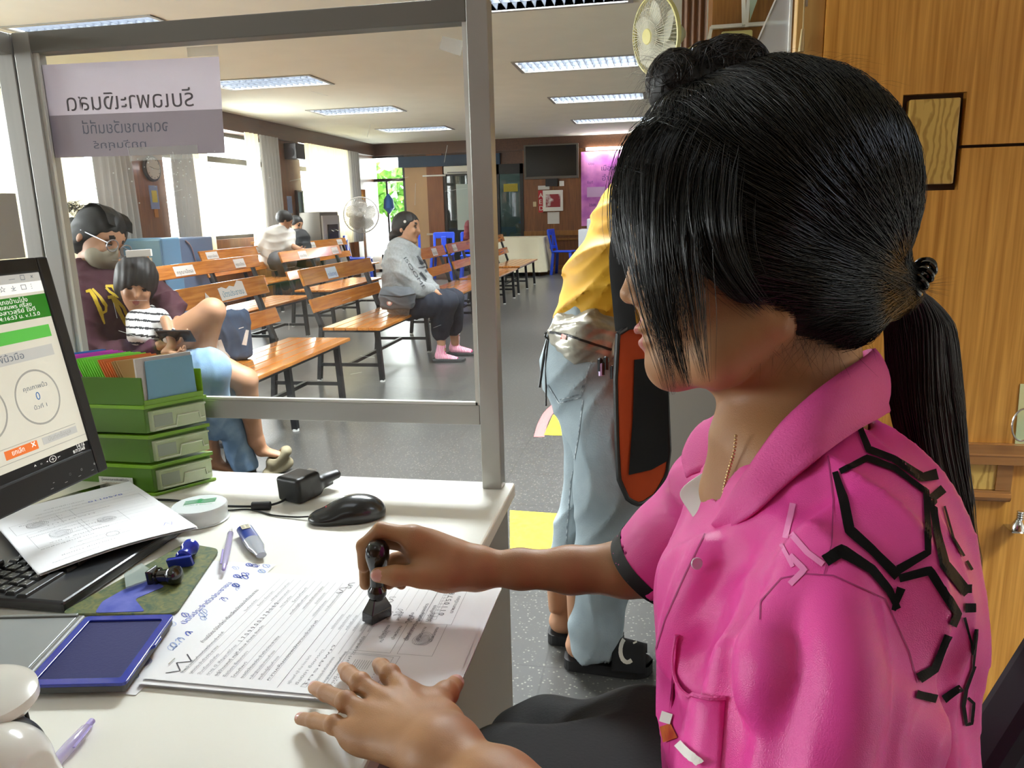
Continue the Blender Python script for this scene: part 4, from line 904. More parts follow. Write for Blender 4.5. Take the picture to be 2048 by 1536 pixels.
fr_.chain(Tr, (.0165, .0135, .0112, .0092), k=.008); fr_.cone(Tr[0], wr, .017, .018, k=.02); sp.append((Tr[3]-ez*.008-ex*.001-ey*.001, .0078, 1, None))
fr_.cone(P(866, 1118, .965), wr, .024, .021, k=.02, u=ey, fa=.62, fb=.8); fr_.cone(P(850, 1100, .962), P(900, 1120, .957), .02, .02, k=.02)
er = P(1345, 1135, .90); sr = P(1450, 975, .835)
fr_.chain([wr, P(1040, 1138, .948), P(1140, 1140, .937), P(1250, 1138, .918), er], (.0225, .0228, .027, .032, .036), k=.012, u=ey, fl=[.82, .86, .9, .95, 1])
fr_.chain([er, sr], (.037, .044), k=.02)
add_body(fr_, 1, lambda c: near(c, sp))
# ---- head and neck
hf = unit(-.97*ex+.22*ey); hu = unit(-.97*ey-.22*ex); HF = [hf, hu, ez]; D0 = .645
Hp = lambda x, y, dz=0: P(x, y, D0+dz)
hd = Field(np.minimum(Hp(1200, 980, -.12), Hp(1200, 80, -.12))-.04, np.maximum(Hp(1850, 60, .14), Hp(1850, 60, .14))+.05, .0028)
hd = Field([-.10, .50, .985], [.26, .82, 1.42], .0026)
hd.ell(Hp(1545, 385), (.100, .098, .076), k=.01, fr=HF)
hd.ell(Hp(1425, 520), (.066, .095, .064), k=.03, fr=HF); hd.ell(Hp(1415, 632), (.046, .056, .050), k=.03, fr=HF)
hd.ell(Hp(1380, 610, -.034), (.026, .028, .018), k=.02, fr=HF); hd.ell(Hp(1380, 610, .034), (.026, .028, .018), k=.02, fr=HF)
for s_ in (-1, 1): hd.chain([Hp(1345, 728, s_*.008), Hp(1440, 722, s_*.040), Hp(1545, 640, s_*.058)], (.014, .016, .018), k=.022)
hd.ell(Hp(1343, 732), (.017, .017, .018), k=.016, fr=HF)
hd.chain([Hp(1290, 520), Hp(1262, 580)], (.009, .0078), k=.010); hd.ell(Hp(1260, 590), (.0082, .0072, .008), k=.005, fr=HF)
for s_ in (-1, 1): hd.ell(Hp(1279, 600, s_*.0095), (.007, .0058, .0058), k=.004, fr=HF)
hd.ell(Hp(1288, 657), (.009, .0055, .018), k=.006, fr=HF); hd.ell(Hp(1297, 684), (.0085, .006, .016), k=.006, fr=HF); hd.cone(Hp(1281, 671, -.014), Hp(1281, 671, .014), .0018, .0018, k=.003, sub=True)
for s_ in (-1, 1):
    hd.ell(Hp(1315, 525, s_*.031), (.016, .012, .016), k=.012, fr=HF, sub=True); hd.ell(Hp(1328, 528, s_*.029), (.0125, .0115, .0125), k=.004, fr=HF)
    e0 = Hp(1545, 590, s_*.070); hd.ell(e0, (.013, .028, .008), k=.006, fr=HF); hd.ell(e0+ez*s_*.008, (.008, .019, .005), k=.003, fr=HF, sub=True)
hd.chain([Hp(1585, 640, .01), Hp(1585, 800, .012), Hp(1600, 960, .015)], (.054, .050, .056), k=.03)
hd.chain([Hp(1560, 930, .0), Hp(1545, 1000, .01)], (.045, .055), k=.03); hd.chain([Hp(1520, 900, .0), Hp(1490, 985, .008), Hp(1490, 1060, .02)], (.042, .030, .03), k=.02); hd.cone(Hp(1600, 970, -.04), Hp(1600, 970, .07), .04, .04, k=.03)
lips = [(Hp(1266, 657), .011, 2, None), (Hp(1273, 686), .0105, 2, None)]
lash = [(Hp(1318, 536, s_*.036), .008, 3, None) for s_ in (-1, 1)]
add_body(hd, 1, lambda c: np.where(near(c, lash) > 0, 3, near(c, lips)))
fast_mesh('body', np.concatenate(body_v), np.concatenate(body_f), [SKIN, NAIL, mat('soft red lips', '#a5554c', .4), mat('dark lashes', '#1c1210', .6)], clerk, mi=np.concatenate(body_m))
# ---- polo shirt
PINK = mat('bright pink polyester', '#e0429a', .36, c2='#e64ca2', scale=8, bump=.25, bscale=1400, coat=.0, spec=.45)
PINKD = mat('pink ribbed collar knit', '#d84a96', .6, bump=.5, scale=700)
def folds(p):
    q = p@np.array([ex, ey, ez]).T   # folds are laid along the body directions
    x, y, z = q[:, 0], q[:, 1], q[:, 2]
    a = np.sin(62*(x*.86+y*.30)+1.9*np.sin(9*y+3*z)+2*z*14); b = np.sin(105*(x*.75-y*.45)+1.2*np.sin(17*z+6*y)); c = np.sin(150*(x*.5+z*.5)+3*np.sin(11*y))
    g = np.exp(-((x-.02*0)**2)*0)
    return -(.0060*(1-np.abs(a))**2+.0018*b+.0009*c)
sl, slb = P(1680, 1225, .505), P(1590, 1650, .47)
sh = Field([-.12, .28, .62], [.30, 1.02, 1.13], .0036)
lat = unit(V(-.05, .33, 0))
sh.chain([Hp(1600, 940, .015), Hp(1605, 1010, .02), Hp(1615, 1110, .02), Hp(1615, 1250, .0), Hp(1610, 1450, .0), Hp(1620, 1700, .01)], (.055, .078, .088, .098, .106, .115), k=.03, u=ex, fl=[1.15, 1.45, 1.5, 1.45, 1.35, 1.35])
sh.ell(Hp(1690, 1100, .01), (.065, .085, .125), k=.04, fr=[ex, ey, ez]); sh.ell(Hp(1470, 1230, -.005), (.06, .08, .10), k=.04, fr=[ex, ey, ez])
sh.chain([P(1690, 1195, .52), P(1640, 1400, .485), P(1575, 1650, .47)], (.060, .064, .066), k=.008)
sh.chain([P(1600, 1010, .62), P(1690, 1160, .53)], (.055, .058), k=.03)
sh.chain([P(1560, 960, .72), sr], (.058, .054), k=.03)
sh.chain([sr, P(1375, 1060, .875), P(1290, 1140, .905)], (.054, .050, .052), k=.018)
sh.warp(folds)
hem_n = unit(P(1290, 1140, .905)-P(1420, 1010, .85)); hem_p = P(1296, 1138, .905)
X_ = None
# open the right sleeve: cut past the hem, hollow it a little; open the neck
s1, XX = sh._s(np.minimum(hem_p-.09, hem_p), hem_p+.09); dn = (XX-hem_p.astype(np.float32))@hem_n.astype(np.float32); rad = np.linalg.norm(XX-hem_p.astype(np.float32), axis=-1)
sh.F[s1] = np.where((rad < .085), np.maximum(sh.F[s1], dn), sh.F[s1])
hol = Field.cone; sh.cone(P(1250, 1150, .92), P(1345, 1100, .885), .045, .040, k=.002, sub=True)
# neck opening: remove the part above the collar seat
sh.cone(Hp(1560, 700, .012), Hp(1600, 955, .015), .062, .058, k=.004, sub=True)
sh.cone(Hp(1430, 800, .02), Hp(1462, 985, .0), .030, .017, k=.006, sub=True); sh.cone(Hp(1520, 860, -.01), Hp(1470, 985, -.015), .040, .016, k=.006, sub=True)
BLKC = mat('black cloth', '#101012', .6)
_v, _f = sh.mesh(); _b = BVHTree.FromPolygons([Vector(q) for q in _v.tolist()], _f.tolist())
def crease(pts, h=.005, r=.02, k=.012, ridge=False):
    pp = catmull([(a, b, 0) for a, b in pts], 4); q = []
    for x, y, _z in pp:
        p, n = cast(_b, x, y)
        if p is None: continue
        q.append((p, n))
    for i in range(len(q)-1):
        t = math.sin(math.pi*(i+.5)/(len(q)-1))**.6; (p0, n0), (p1, n1) = q[i], q[i+1]
        if np.linalg.norm(p0-p1) > .06: continue
        if ridge: sh.cone(p0-n0*(r-h*t), p1-n1*(r-h*t), r, r, k)
        else: sh.cone(p0+n0*(r-h*t), p1+n1*(r-h*t), r, r, k, sub=True)
crease([(1528, 1195), (1495, 1300), (1458, 1420), (1438, 1560)], .012, .016); crease([(1608, 1215), (1570, 1380), (1548, 1560)], .005, .018); crease([(1760, 1225), (1782, 1340), (1770, 1560)], .006, .016)
crease([(1563, 996), (1470, 1100), (1367, 1169)], .005, .012); crease([(1528, 1065), (1440, 1150), (1350, 1230)], .005, .012); crease([(1500, 1190), (1459, 1313), (1430, 1440)], .005, .012); crease([(1650, 985), (1563, 1035), (1515, 1120)], .005, .010)
crease([(1830, 1300), (1800, 1440), (1775, 1560)], .008, .014); crease([(1900, 1350), (1860, 1450), (1840, 1560)], .004, .014); crease([(1440, 1180), (1400, 1290), (1380, 1330)], .004, .010); crease([(1700, 1140), (1650, 1180), (1600, 1300)], .003, .010)
crease([(1668, 1175), (1690, 1330), (1690, 1560)], .006, .018, ridge=True); crease([(1395, 1100), (1352, 1220), (1322, 1340)], .004, .014, ridge=True); crease([(1580, 1160), (1530, 1260), (1490, 1400)], .003, .014, ridge=True)
shirt = sculpt('polo_shirt', sh, [PINK, BLKC], clerk, it=2)
bv = bvh_of([shirt])
# black band round the right sleeve opening
hx_, hy_, hz_ = align(V(0, 0, 0), hem_n); rows = []
for s_ in np.linspace(-.016, .001, 5):
    row = []; last = .05
    for a in np.linspace(0, 2*math.pi, 49)[:-1]:
        d = hx_*math.cos(a)+hy_*math.sin(a); o_ = hem_p+hem_n*min(s_, -.003); h = bv.ray_cast(Vector(o_+d*.10), Vector(-d), .1)
        if h[0] is not None: last = (Vector(o_)-h[0]).length
        row.append(hem_p+hem_n*s_+d*(last+.0016))
    rows.append(np.array(row))
for r_ in rows:
    c_ = r_.mean(0)
    for _ in range(3): r_[:] = (r_+np.roll(r_, 1, 0)+np.roll(r_, -1, 0))/3
inner = [c*0 for c in ()]
MB().rings(rows+[rows[-1]*.97+hem_p*.03, (rows[0]*.93+hem_p*.07)], cap=False).build('sleeve_band', BLKC, clerk, smooth=True, angle=60)
def lift(px, py, l=.003):
    h, n = cast(bv, px, py)
    return (h+n*l) if h is not None else None
def leaf(fold, outer, name, m=PINKD, K=40, bulge=.006, mi=0):
    fo = catmull([P(*q) if len(q) == 3 else lift(*q, .004) for q in fold], 10); ou = catmull([P(*q) if len(q) == 3 else lift(*q, .0035) for q in outer], 10)
    fo = resample(fo, K); ou = resample(ou, K); rows = []
    for t in np.linspace(0, 1, 9):
        nn = np.cross(np.gradient(fo, axis=0), ou-fo); nn /= np.linalg.norm(nn, axis=1, keepdims=True)+1e-9
        sg = np.sign((nn@(-ez)).mean()) if name != 'collar_far' else -np.sign((nn@(-ez)).mean())
        rows.append(fo*(1-t)+ou*t+nn*sg*bulge*math.sin(math.pi*min(1, t*1.15))**.8)
    return MB().grid(rows).build(name, m, clerk, smooth=True, angle=180, solid=.0022)
leaf([(1748, 697, .655), (1722, 718, .618), (1672, 752, .590), (1612, 800, .580), (1550, 862, .585), (1490, 950, .60), (1432, 1050, .615)],
     [(1779, 822, .652), (1758, 836, .615), (1712, 868), (1650, 915), (1575, 975), (1515, 1030), (1448, 1063, .600)], 'collar')
leaf([(1748, 697, .655), (1720, 705, .70), (1600, 760, .725), (1500, 790, .725), (1448, 800, .715), (1442, 850, .70), (1462, 905, .68)],
     [(1779, 822, .652), (1760, 830, .71), (1620, 850, .76), (1480, 850, .77), (1404, 848, .760), (1366, 905, .735), (1372, 955, .70)], 'collar', bulge=.004)
# collar stand closing the gap between collar and neck at the back
# white inner facing turned out below the far collar leaf, and the placket edge
WSH = mat('white cotton facing', '#d9d3d0', .7)
g = [[P(1348, 985, .668), P(1372, 1015, .662), P(1402, 1062, .640)], [P(1385, 955, .668), P(1400, 990, .655), P(1412, 1052, .636)], [P(1425, 933, .672), P(1425, 980, .655), P(1424, 1040, .634)], [P(1470, 880, .675), P(1455, 950, .650), P(1432, 1030, .632)]]
MB().grid(g).build('inner_facing', WSH, clerk, smooth=True, sub=2, solid=.0015, angle=180)
MB().tube(catmull([P(1422, 1050, .62), P(1400, 1075, .628), P(1386, 1092, .634), P(1372, 1104, .64)], 5), .0022, 6, flat=.5).build('placket_edge', WSH, clerk, smooth=True)
h, n = cast(bv, 1388, 1122); h = h if h is not None else P(1388, 1122, .62); h = h-ez*.007
m = MB().lathe([(0, .0042), (.0012, .0046), (.002, .0042), (.0016, .0030), (.0016, .0001)], h, -ez+.2*ex, 20); m.build('button', mat('pearl button', '#cfc4cb', .25), clerk, smooth=True)
# bead chain
cp_ = catmull([P(1472, 872, .603), P(1468, 905, .603), P(1455, 950, .612), P(1447, 985, .62), P(1447, 1010, .628)], 14); cp_ = resample(cp_, 24); m = MB()
for p in cp_: m.lathe([(-.0012, .0003), (-.0008, .0010), (0, .0013), (.0008, .0010), (.0012, .0003)], p, (0, 0, 1), 8)
m.build('bead_necklace', mat('gold beads', '#c8ab78', .25, .8), clerk, smooth=True)
# printed hexagons, seams, pocket
PR = mat('black print on cloth', '#0b090a', .75, spec=.15); SEAM = mat('dark pink seam', '#a52a70', .6); PALE = mat('pale pink print', '#ea86bf', .5)
def q_(pts): return [(1240+x/1.734, 650+y/1.734) for (x, y) in pts]
m = MB()
for pts, wd in (([(832, 362), (860, 435), (945, 466), (1045, 532), (1098, 520)], (12, 15, 14, 16, 22)), ([(765, 512), (855, 465), (950, 500), (1058, 580), (1066, 790), (962, 850)], (12, 14, 11, 12, 13, 18)),
                ([(748, 512), (775, 600), (795, 715), (870, 780), (962, 872)], (12, 20, 22, 18, 22)), ([(712, 822), (765, 785), (870, 850), (930, 920), (962, 985)], (26, 24, 20, 18, 12)), ([(972, 912), (945, 990)], (18, 10)),
                ([(965, 880), (1072, 852), (1165, 1000), (1085, 1190), (1030, 1225)], (16, 18, 16, 14, 20)), ([(1022, 1278), (1110, 1303), (1178, 1255)], (16, 18, 14)),
                ([(1118, 570), (1078, 602), (1095, 720), (1120, 830), (1200, 930)], (18, 15, 16, 20, 22)), ([(1120, 630), (1150, 740), (1215, 850)], (4, 5, 6)), ([(1192, 915), (1226, 915)], (17, 17)), ([(1190, 980), (1228, 980)], (18, 18)),
                ([(1188, 1012), (1216, 1100), (1220, 1140)], (6, 5, 4)), ([(1236, 1000), (1228, 1080), (1218, 1200)], (6, 7, 4)), ([(1225, 1180), (1195, 1260), (1185, 1320), (1195, 1385), (1215, 1380), (1222, 1310), (1200, 1290)], (6, 7, 8, 8, 7, 7, 6))):
    ribbon(m, bv, q_(pts), wd, 0, lift=.0013)
m.build('hexagon_print', PR, clerk)
m = MB()
for pts, wd in (([(600, 620), (575, 740)], 12), ([(595, 725), (650, 790), (705, 832)], 12), ([(590, 800), (640, 850), (590, 900)], 12), ([(560, 760), (600, 840)], 8)): ribbon(m, bv, q_(pts), wd, 0, lift=.0006)
m.build('pale_print', PALE, clerk)
m = MB()
for pts in ([(1522, 1203), (1563, 1157), (1610, 1148), (1667, 1152), (1770, 1198), (1817, 1302), (1834, 1365)], [(1656, 912), (1667, 1000), (1663, 1090), (1648, 1152)], [(1410, 1068), (1370, 1150), (1330, 1240), (1312, 1300)], [(1312, 1300), (1300, 1340)], [(1522, 1203), (1520, 1240)]): ribbon(m, bv, pts, 2.6, 0, lift=.0005)
m.build('seams', SEAM, clerk)
# breast pocket, open at the top, with the badge below
pk = [[(1357, 1262), (1362, 1300), (1395, 1335), (1452, 1392)], [(1352, 1300), (1350, 1345), (1385, 1390), (1455, 1398)], [(1346, 1350), (1350, 1400), (1385, 1440), (1448, 1440)], [(1338, 1420), (1345, 1470), (1385, 1500), (1442, 1500)], [(1332, 1500), (1340, 1540), (1380, 1560), (1438, 1560)]]
lp = [(1357, 1268), (1349, 1310), (1352, 1348), (1372, 1378), (1405, 1394), (1452, 1396)]
rows = []
for j, k in enumerate(np.linspace(0, 1, 7)):
    row = []
    for (x, y) in catmull([(a, b, 0) for a, b in lp], 4)[:, :2]:
        yy = y+(1560-y)*k; xx = x+(-18*k if x < 1400 else -12*k); h = lift(xx, yy, .0012+.006*(1-k)**3*math.sin(min(1, max(0, (x-1349)/103))*math.pi)); row.append(h if h is not None else (row[-1] if row else P(xx, yy, .56)))
    rows.append(row)
MB().grid(rows).build('pocket', PINK, clerk, smooth=True, angle=180, solid=.0006)
MB().tube([r for r in rows[0]], .0016, 6).build('pocket_hem', PINKD, clerk, smooth=True)
sv = bv; bv = bvh_of([shirt]); m = MB()
ribbon(m, bv, [(1330, 1432), (1352, 1438)], 22, 1, lift=.004); ribbon(m, bv, [(1338, 1450), (1352, 1490), (1372, 1536)], (24, 34, 50), 0, lift=.0035); ribbon(m, bv, [(1368, 1490), (1405, 1534)], 16, 1, lift=.0045)
if m.v: m.build('badge', [mat('orange red badge', '#a8321c', .5, c2='#c86a2a', scale=60), mat('white badge ribbon', '#ddd8d4', .6)], clerk)
# ---- trousers
TR = mat('black trouser cloth', '#070708', .8, c2='#0a0a0c', scale=6, bump=.2, bscale=300)
tr = Field([-.30, .40, .28], [.32, 1.12, .74], .005)
for (a, b, c) in (((1560, 1690, .62), (1250, 1620, .72), (1005, 1610, .80)), ((1560, 1660, .74), (1300, 1555, .84), (1090, 1530, .92))):
    tr.chain([P(*a), P(*b), P(*c)], (.095, .086, .070), k=.03); tr.cone(P(*c), P(*c)+V(-.02, 0, -.30), .068, .055, k=.03)
tr.ell(P(1600, 1700, .68), (.15, .17, .12), k=.05)
tr.warp(lambda p: -.0018*np.sin(70*p[:, 0]+40*p[:, 1]+3*np.sin(20*p[:, 2]))); sculpt('trousers', tr, TR, clerk)
# the office chair she sits on, its dark back at the right edge
oc = empty('office_chair', (.18, .66, 0), 'dark navy office chair behind the clerk, its back edge at the lower right corner', 'chair')
NAVY = mat('dark navy upholstery', '#1a1b24', .8)
MB().box((-.02, .42, .36), (.36, .92, .42)).build('seat', NAVY, oc, bevel=.02)
q = [P(1880, 1515, .65), P(2090, 1180, .65), P(2420, 1500, .68), P(2150, 1900, .68)]
MB().add(q+[v+unit(np.cross(q[1]-q[0], q[3]-q[0]))*-.05 for v in q], [(0, 1, 2, 3), (7, 6, 5, 4), (0, 4, 5, 1), (1, 5, 6, 2), (2, 6, 7, 3), (3, 7, 4, 0)]).build('backrest', NAVY, oc, bevel=.012)
MB().cyl((.18, .66, .08), (.18, .66, .38), .03, n=16).build('column', BLACK, oc)
MB().bar((.34, .68, .40), (.50, .62, .72), .05, .02).build('back_bracket', BLACK, oc)
for k in range(5): a = k*2*math.pi/5; MB().bar((.18, .66, .08), (.18+.28*math.cos(a), .66+.28*math.sin(a), .06), .04, .03).cyl((.18+.27*math.cos(a), .65+.27*math.sin(a), .03), (.18+.27*math.cos(a), .67+.27*math.sin(a), .03), .03, n=14).build('caster_leg', BLACK, oc)
# ---- hair of the clerk: a close shell under thousands of strands
hs = Field([-.14, .48, 1.02], [.27, .84, 1.46], .003)
hs.ell(Hp(1527, 376), (.110, .098, .084), k=.01, fr=HF)
hs.ell(Hp(1612, 412), (.080, .092, .078), k=.02, fr=HF)
hs.ell(Hp(1480, 490), (.062, .062, .079), k=.02, fr=HF)
hs.chain([Hp(1640, 560, -.035), Hp(1740, 590, -.015), Hp(1800, 575, .0)], (.030, .020, .012), k=.02)
hs.chain([Hp(1640, 560, .035), Hp(1740, 590, .02), Hp(1800, 575, .0)], (.030, .020, .012), k=.02)
hs.chain([Hp(1380, 290, -.03), Hp(1325, 380, -.042), Hp(1320, 500, -.047)], (.035, .026, .012), k=.02); hs.chain([Hp(1370, 280, .02), Hp(1290, 370, .02), Hp(1280, 470, .02)], (.035, .022, .008), k=.02)
# open the face and the neck below the hairline
hs.cone(Hp(1300, 640, -.14), Hp(1300, 640, .14), .050, .050, k=.01, sub=True)
hs.cone(Hp(1440, 690, -.14), Hp(1440, 690, .14), .048, .048, k=.01, sub=True); hs.cone(Hp(1570, 745, -.14), Hp(1570, 745, .14), .045, .045, k=.012, sub=True)
hs.chain([Hp(1420, 500, -.050), Hp(1500, 545, -.050), Hp(1590, 585, -.046), Hp(1680, 610, -.036), Hp(1780, 585, -.010)], (.024, .027, .030, .028, .014), k=.015)
hsv, hsf = hs.mesh(); hsv = relax(hsv, hsf, 2)
hair = fast_mesh('hair', hsv, hsf, HAIRC, clerk)
hbv = BVHTree.FromPolygons([Vector(v) for v in hsv.tolist()], hsf.tolist())
def on_shell(p, off):
    l, n, i, d = hbv.find_nearest(Vector(p)); n = np.array(n); return np.array(l)+n*off
def shell_strands(S, E, K, off0, off1, rg, mid=None, wob=.0012):
    out = []
    for s_, e_ in zip(S, E):
        o_ = rg.uniform(off0, off1); ph = rg.uniform(0, 6.3, 3); f_ = rg.uniform(2, 5); pts = []
        for t in np.linspace(0, 1, K):
            p = s_*(1-t)+e_*t
            if mid is not None: p = p+mid*math.sin(math.pi*t)
            q = on_shell(p, o_*(.35+.65*math.sin(math.pi*min(1, t+.25))))+wob*np.sin(f_*t*3+ph)
            pts.append(q)
        out.append(pts)
    return np.array(out)
rg = np.random.default_rng(11)
tie = Hp(1812, 572, -.002)
# starts run along the hairline and over the crown
arc = catmull([Hp(1282, 420, -.045), Hp(1285, 330, -.05), Hp(1320, 245, -.045), Hp(1395, 180, -.03), Hp(1480, 135, -.012), Hp(1580, 112, -.0), Hp(1680, 140, .0), Hp(1760, 220, .0)], 20)
N = 3000; u = rg.random(N)**.9*(len(arc)-1); i0 = u.astype(int).clip(0, len(arc)-2); S = arc[i0]+(arc[i0+1]-arc[i0])*(u-i0)[:, None]+rg.normal(size=(N, 3))*.006
E_ = tie+rg.normal(size=(N, 3))*np.array([.004, .008, .007])
G1 = shell_strands(S, E_, 18, .0006, .0065, rg, mid=-ez*.05+ey*.02, wob=.0022)
# lower sweep: temple and behind the ear back to the tie
arc2 = catmull([Hp(1330, 440, -.05), Hp(1400, 505, -.062), Hp(1470, 560, -.066), Hp(1560, 600, -.066), Hp(1640, 650, -.05), Hp(1700, 690, -.03)], 16)
N = 900; u = rg.random(N)*(len(arc2)-1); i0 = u.astype(int).clip(0, len(arc2)-2); S = arc2[i0]+rg.normal(size=(N, 3))*.004
G1b = shell_strands(S, tie+rg.normal(size=(N, 3))*np.array([.004, .006, .007]), 14, .0006, .006, rg, mid=-ez*.04+ey*.018)
# far side, seen only from elsewhere
Nf = 700; S = arc[(rg.random(Nf)*(len(arc)-1)).astype(int)]+ez*.05+rg.normal(size=(Nf, 3))*.008
G1c = shell_strands(S, tie+rg.normal(size=(Nf, 3))*.006, 12, .0005, .003, rg, mid=ez*.06)
strands('hair_strands', np.concatenate([resample3 for resample3 in [G1]]), rg.uniform(.00016, .00034, len(G1)), HAIRM, hair)
strands('hair_strands', G1b, rg.uniform(.00014, .0003, len(G1b)), HAIRM, hair)
strands('hair_strands', G1c, rg.uniform(.0002, .0004, len(G1c)), HAIRM, hair)
# front locks hanging past the face
def lock(path, n, w0, w1, r0=.00014, r1=.0003, K=18, seed=0, m=HAIRM, thick=.4):
    rg = np.random.default_rng(seed); c = resample(catmull(path, 8), K); out = []
    for i in range(n):
        a = rg.normal()*.5; b = rg.normal()*.5; ph = rg.uniform(0, 6, 2); e = 1-.45*rg.random()**1.6; t = np.linspace(0, 1, K); tt = np.linspace(0, e*(K-1), K); cc = np.stack([np.interp(tt, np.arange(K), c[:, a_]) for a_ in range(3)], 1)
        wd = np.interp(t, [0, .35, .8, 1], [w0*.6, w0, (w0+w1)/2, w1])
        out.append(cc+np.outer(wd*a+.0012*np.sin(4*t+ph[0]), ex)+np.outer(wd*b*thick+.001*np.sin(5*t+ph[1]), ez))
    return np.array(out), rg.uniform(r0, r1, n)
LK = [([Hp(1430, 200, -.03), Hp(1320, 260, -.055), Hp(1278, 400, -.058), Hp(1288, 520, -.060), Hp(1312, 640, -.064), Hp(1345, 790, -.068)], 230, .020, .006),
      ([Hp(1420, 190, -.045), Hp(1345, 300, -.068), Hp(1322, 450, -.074), Hp(1330, 600, -.074), Hp(1352, 700, -.073), Hp(1375, 775, -.070)], 420, .026, .005),
      ([Hp(1440, 200, -.05), Hp(1385, 330, -.075), Hp(1370, 480, -.082), Hp(1385, 600, -.080), Hp(1400, 700, -.076), Hp(1412, 765, -.070)], 160, .020, .006),
      ([Hp(1380, 195, -.02), Hp(1290, 260, -.03), Hp(1246, 360, -.034), Hp(1234, 450, -.034), Hp(1243, 530, -.034)], 110, .010, .005),
      ([Hp(1380, 195, -.0), Hp(1285, 260, .01), Hp(1240, 360, .012), Hp(1232, 440, .012), Hp(1238, 515, .012)], 110, .010, .005),
      ([Hp(1350, 210, -.02), Hp(1275, 300, -.03), Hp(1252, 420, -.03), Hp(1258, 500, -.038), Hp(1288, 590, -.050)], 120, .014, .006),
      ([Hp(1470, 230, -.06), Hp(1440, 380, -.082), Hp(1450, 500, -.086), Hp(1500, 590, -.076), Hp(1560, 650, -.066)], 200, .026, .016)]
A = []; Rr = []
for i, (p, n, a, b) in enumerate(LK):
    q, r = lock(p, n, a, b, seed=i+1); A.append(q); Rr.append(r)
_A = np.concatenate(A); _R = np.concatenate(Rr); _q = rg.random(len(_A)) < .3
strands('hair_lock', _A[~_q], _R[~_q], HAIRM, hair); strands('hair_lock', _A[_q], _R[_q], HAIRB, hair)
# nape wisps
A = []; rgn = np.random.default_rng(5)
for i in range(160):
    s_ = Hp(rgn.uniform(1520, 1700), rgn.uniform(600, 650), -.058+.02*rgn.random()); e = s_+(ex*rgn.uniform(-.03, .03)+ey*rgn.uniform(.02, .05)-ez*.001); A.append(resample([s_, (s_+e)/2+ex*rgn.normal()*.006-ez*.003, e], 8))
strands('hair_lock', np.array(A), .00010, HAIRM, hair)
# pony tail behind the back
pt = catmull([Hp(1812, 572, .0), Hp(1838, 640, .03), Hp(1846, 720, .045), Hp(1852, 800, .05), Hp(1872, 920, .052), Hp(1905, 1040, .05), Hp(1940, 1120, .045), Hp(1968, 1188, .045)], 8)
K = 26; c = resample(pt, K); t = np.linspace(0, 1, K); N = 2600; rgp = np.random.default_rng(9); wd = np.interp(t, [0, .08, .25, .5, .75, .92, 1], [.008, .018, .030, .031, .024, .012, .004])
ang = rgp.uniform(0, 2*math.pi, N); rad = np.sqrt(rgp.random(N)); ln = rgp.uniform(.72, 1.0, N)
PT = []
for i in range(N):
    w_ = .0018*np.sin(6*t+ang[i]*3); PT.append(resample(c[:max(6, int(K*ln[i]))], K)+np.outer(wd*rad[i]*math.cos(ang[i])+w_, ex)+np.outer(wd*rad[i]*math.sin(ang[i])*.7, ez))
strands('ponytail', np.array(PT), rgp.uniform(.0002, .0004, N), HAIRB, hair)
# core of the pony tail
sub = MB(); sub.tube(c[:22], (wd*.55)[:22], 14, flat=.7); sub.build('ponytail_core', HAIRC, hair, smooth=True)
# top knot
def ball_strands(c, r, fr, n, seed, off=.006, tilt=.5):
    rg = np.random.default_rng(seed); out = []; fr = np.array(fr)
    for i in range(n):
        ax = unit(np.array([rg.normal()*tilt, rg.normal()*tilt, 1])); x, y, z = align(V(0, 0, 0), ax); h = rg.uniform(-.85, .85); q = math.sqrt(1-h*h); a0 = rg.uniform(0, 6.28); L_ = rg.uniform(1.5, 3.5)
        a = a0+np.linspace(0, L_, 14); p = np.outer(np.cos(a)*q, x)+np.outer(np.sin(a)*q, y)+z*h; out.append(c+(p*(np.array(r)+off*rg.random()))@fr)
    return np.array(out)
bn = Field([-.12, .5, 1.26], [.16, .82, 1.45], .0025)
bc1, bc2 = Hp(1456, 148, -.01), Hp(1350, 164, -.012)
bn.ell(bc1, (.030, .025, .030), k=.004, fr=[ex, ey, ez]); bn.ell(bc2, (.019, .021, .024), k=.004, fr=[ex, ey, ez]); bn.chain([Hp(1395, 135, -.01), Hp(1400, 190, -.008)], (.016, .02), k=.006); bn.chain([Hp(1350, 180, -.01), Hp(1420, 215, -.01)], (.018, .03), k=.02)
sculpt('top_knot', bn, HAIRC, hair, it=2)
B1 = ball_strands(bc1, (.029, .024, .029), [ex, ey, ez], 700, 21, tilt=.6); B2 = ball_strands(bc2, (.018, .020, .023), [ex, ey, ez], 500, 22, tilt=.9); B3 = ball_strands(Hp(1402, 160, -.012), (.012, .024, .024), [ex, ey, ez], 260, 23, tilt=.3)
strands('top_knot_strands', np.concatenate([B1, B2, B3]), .00034, HAIRB, hair)
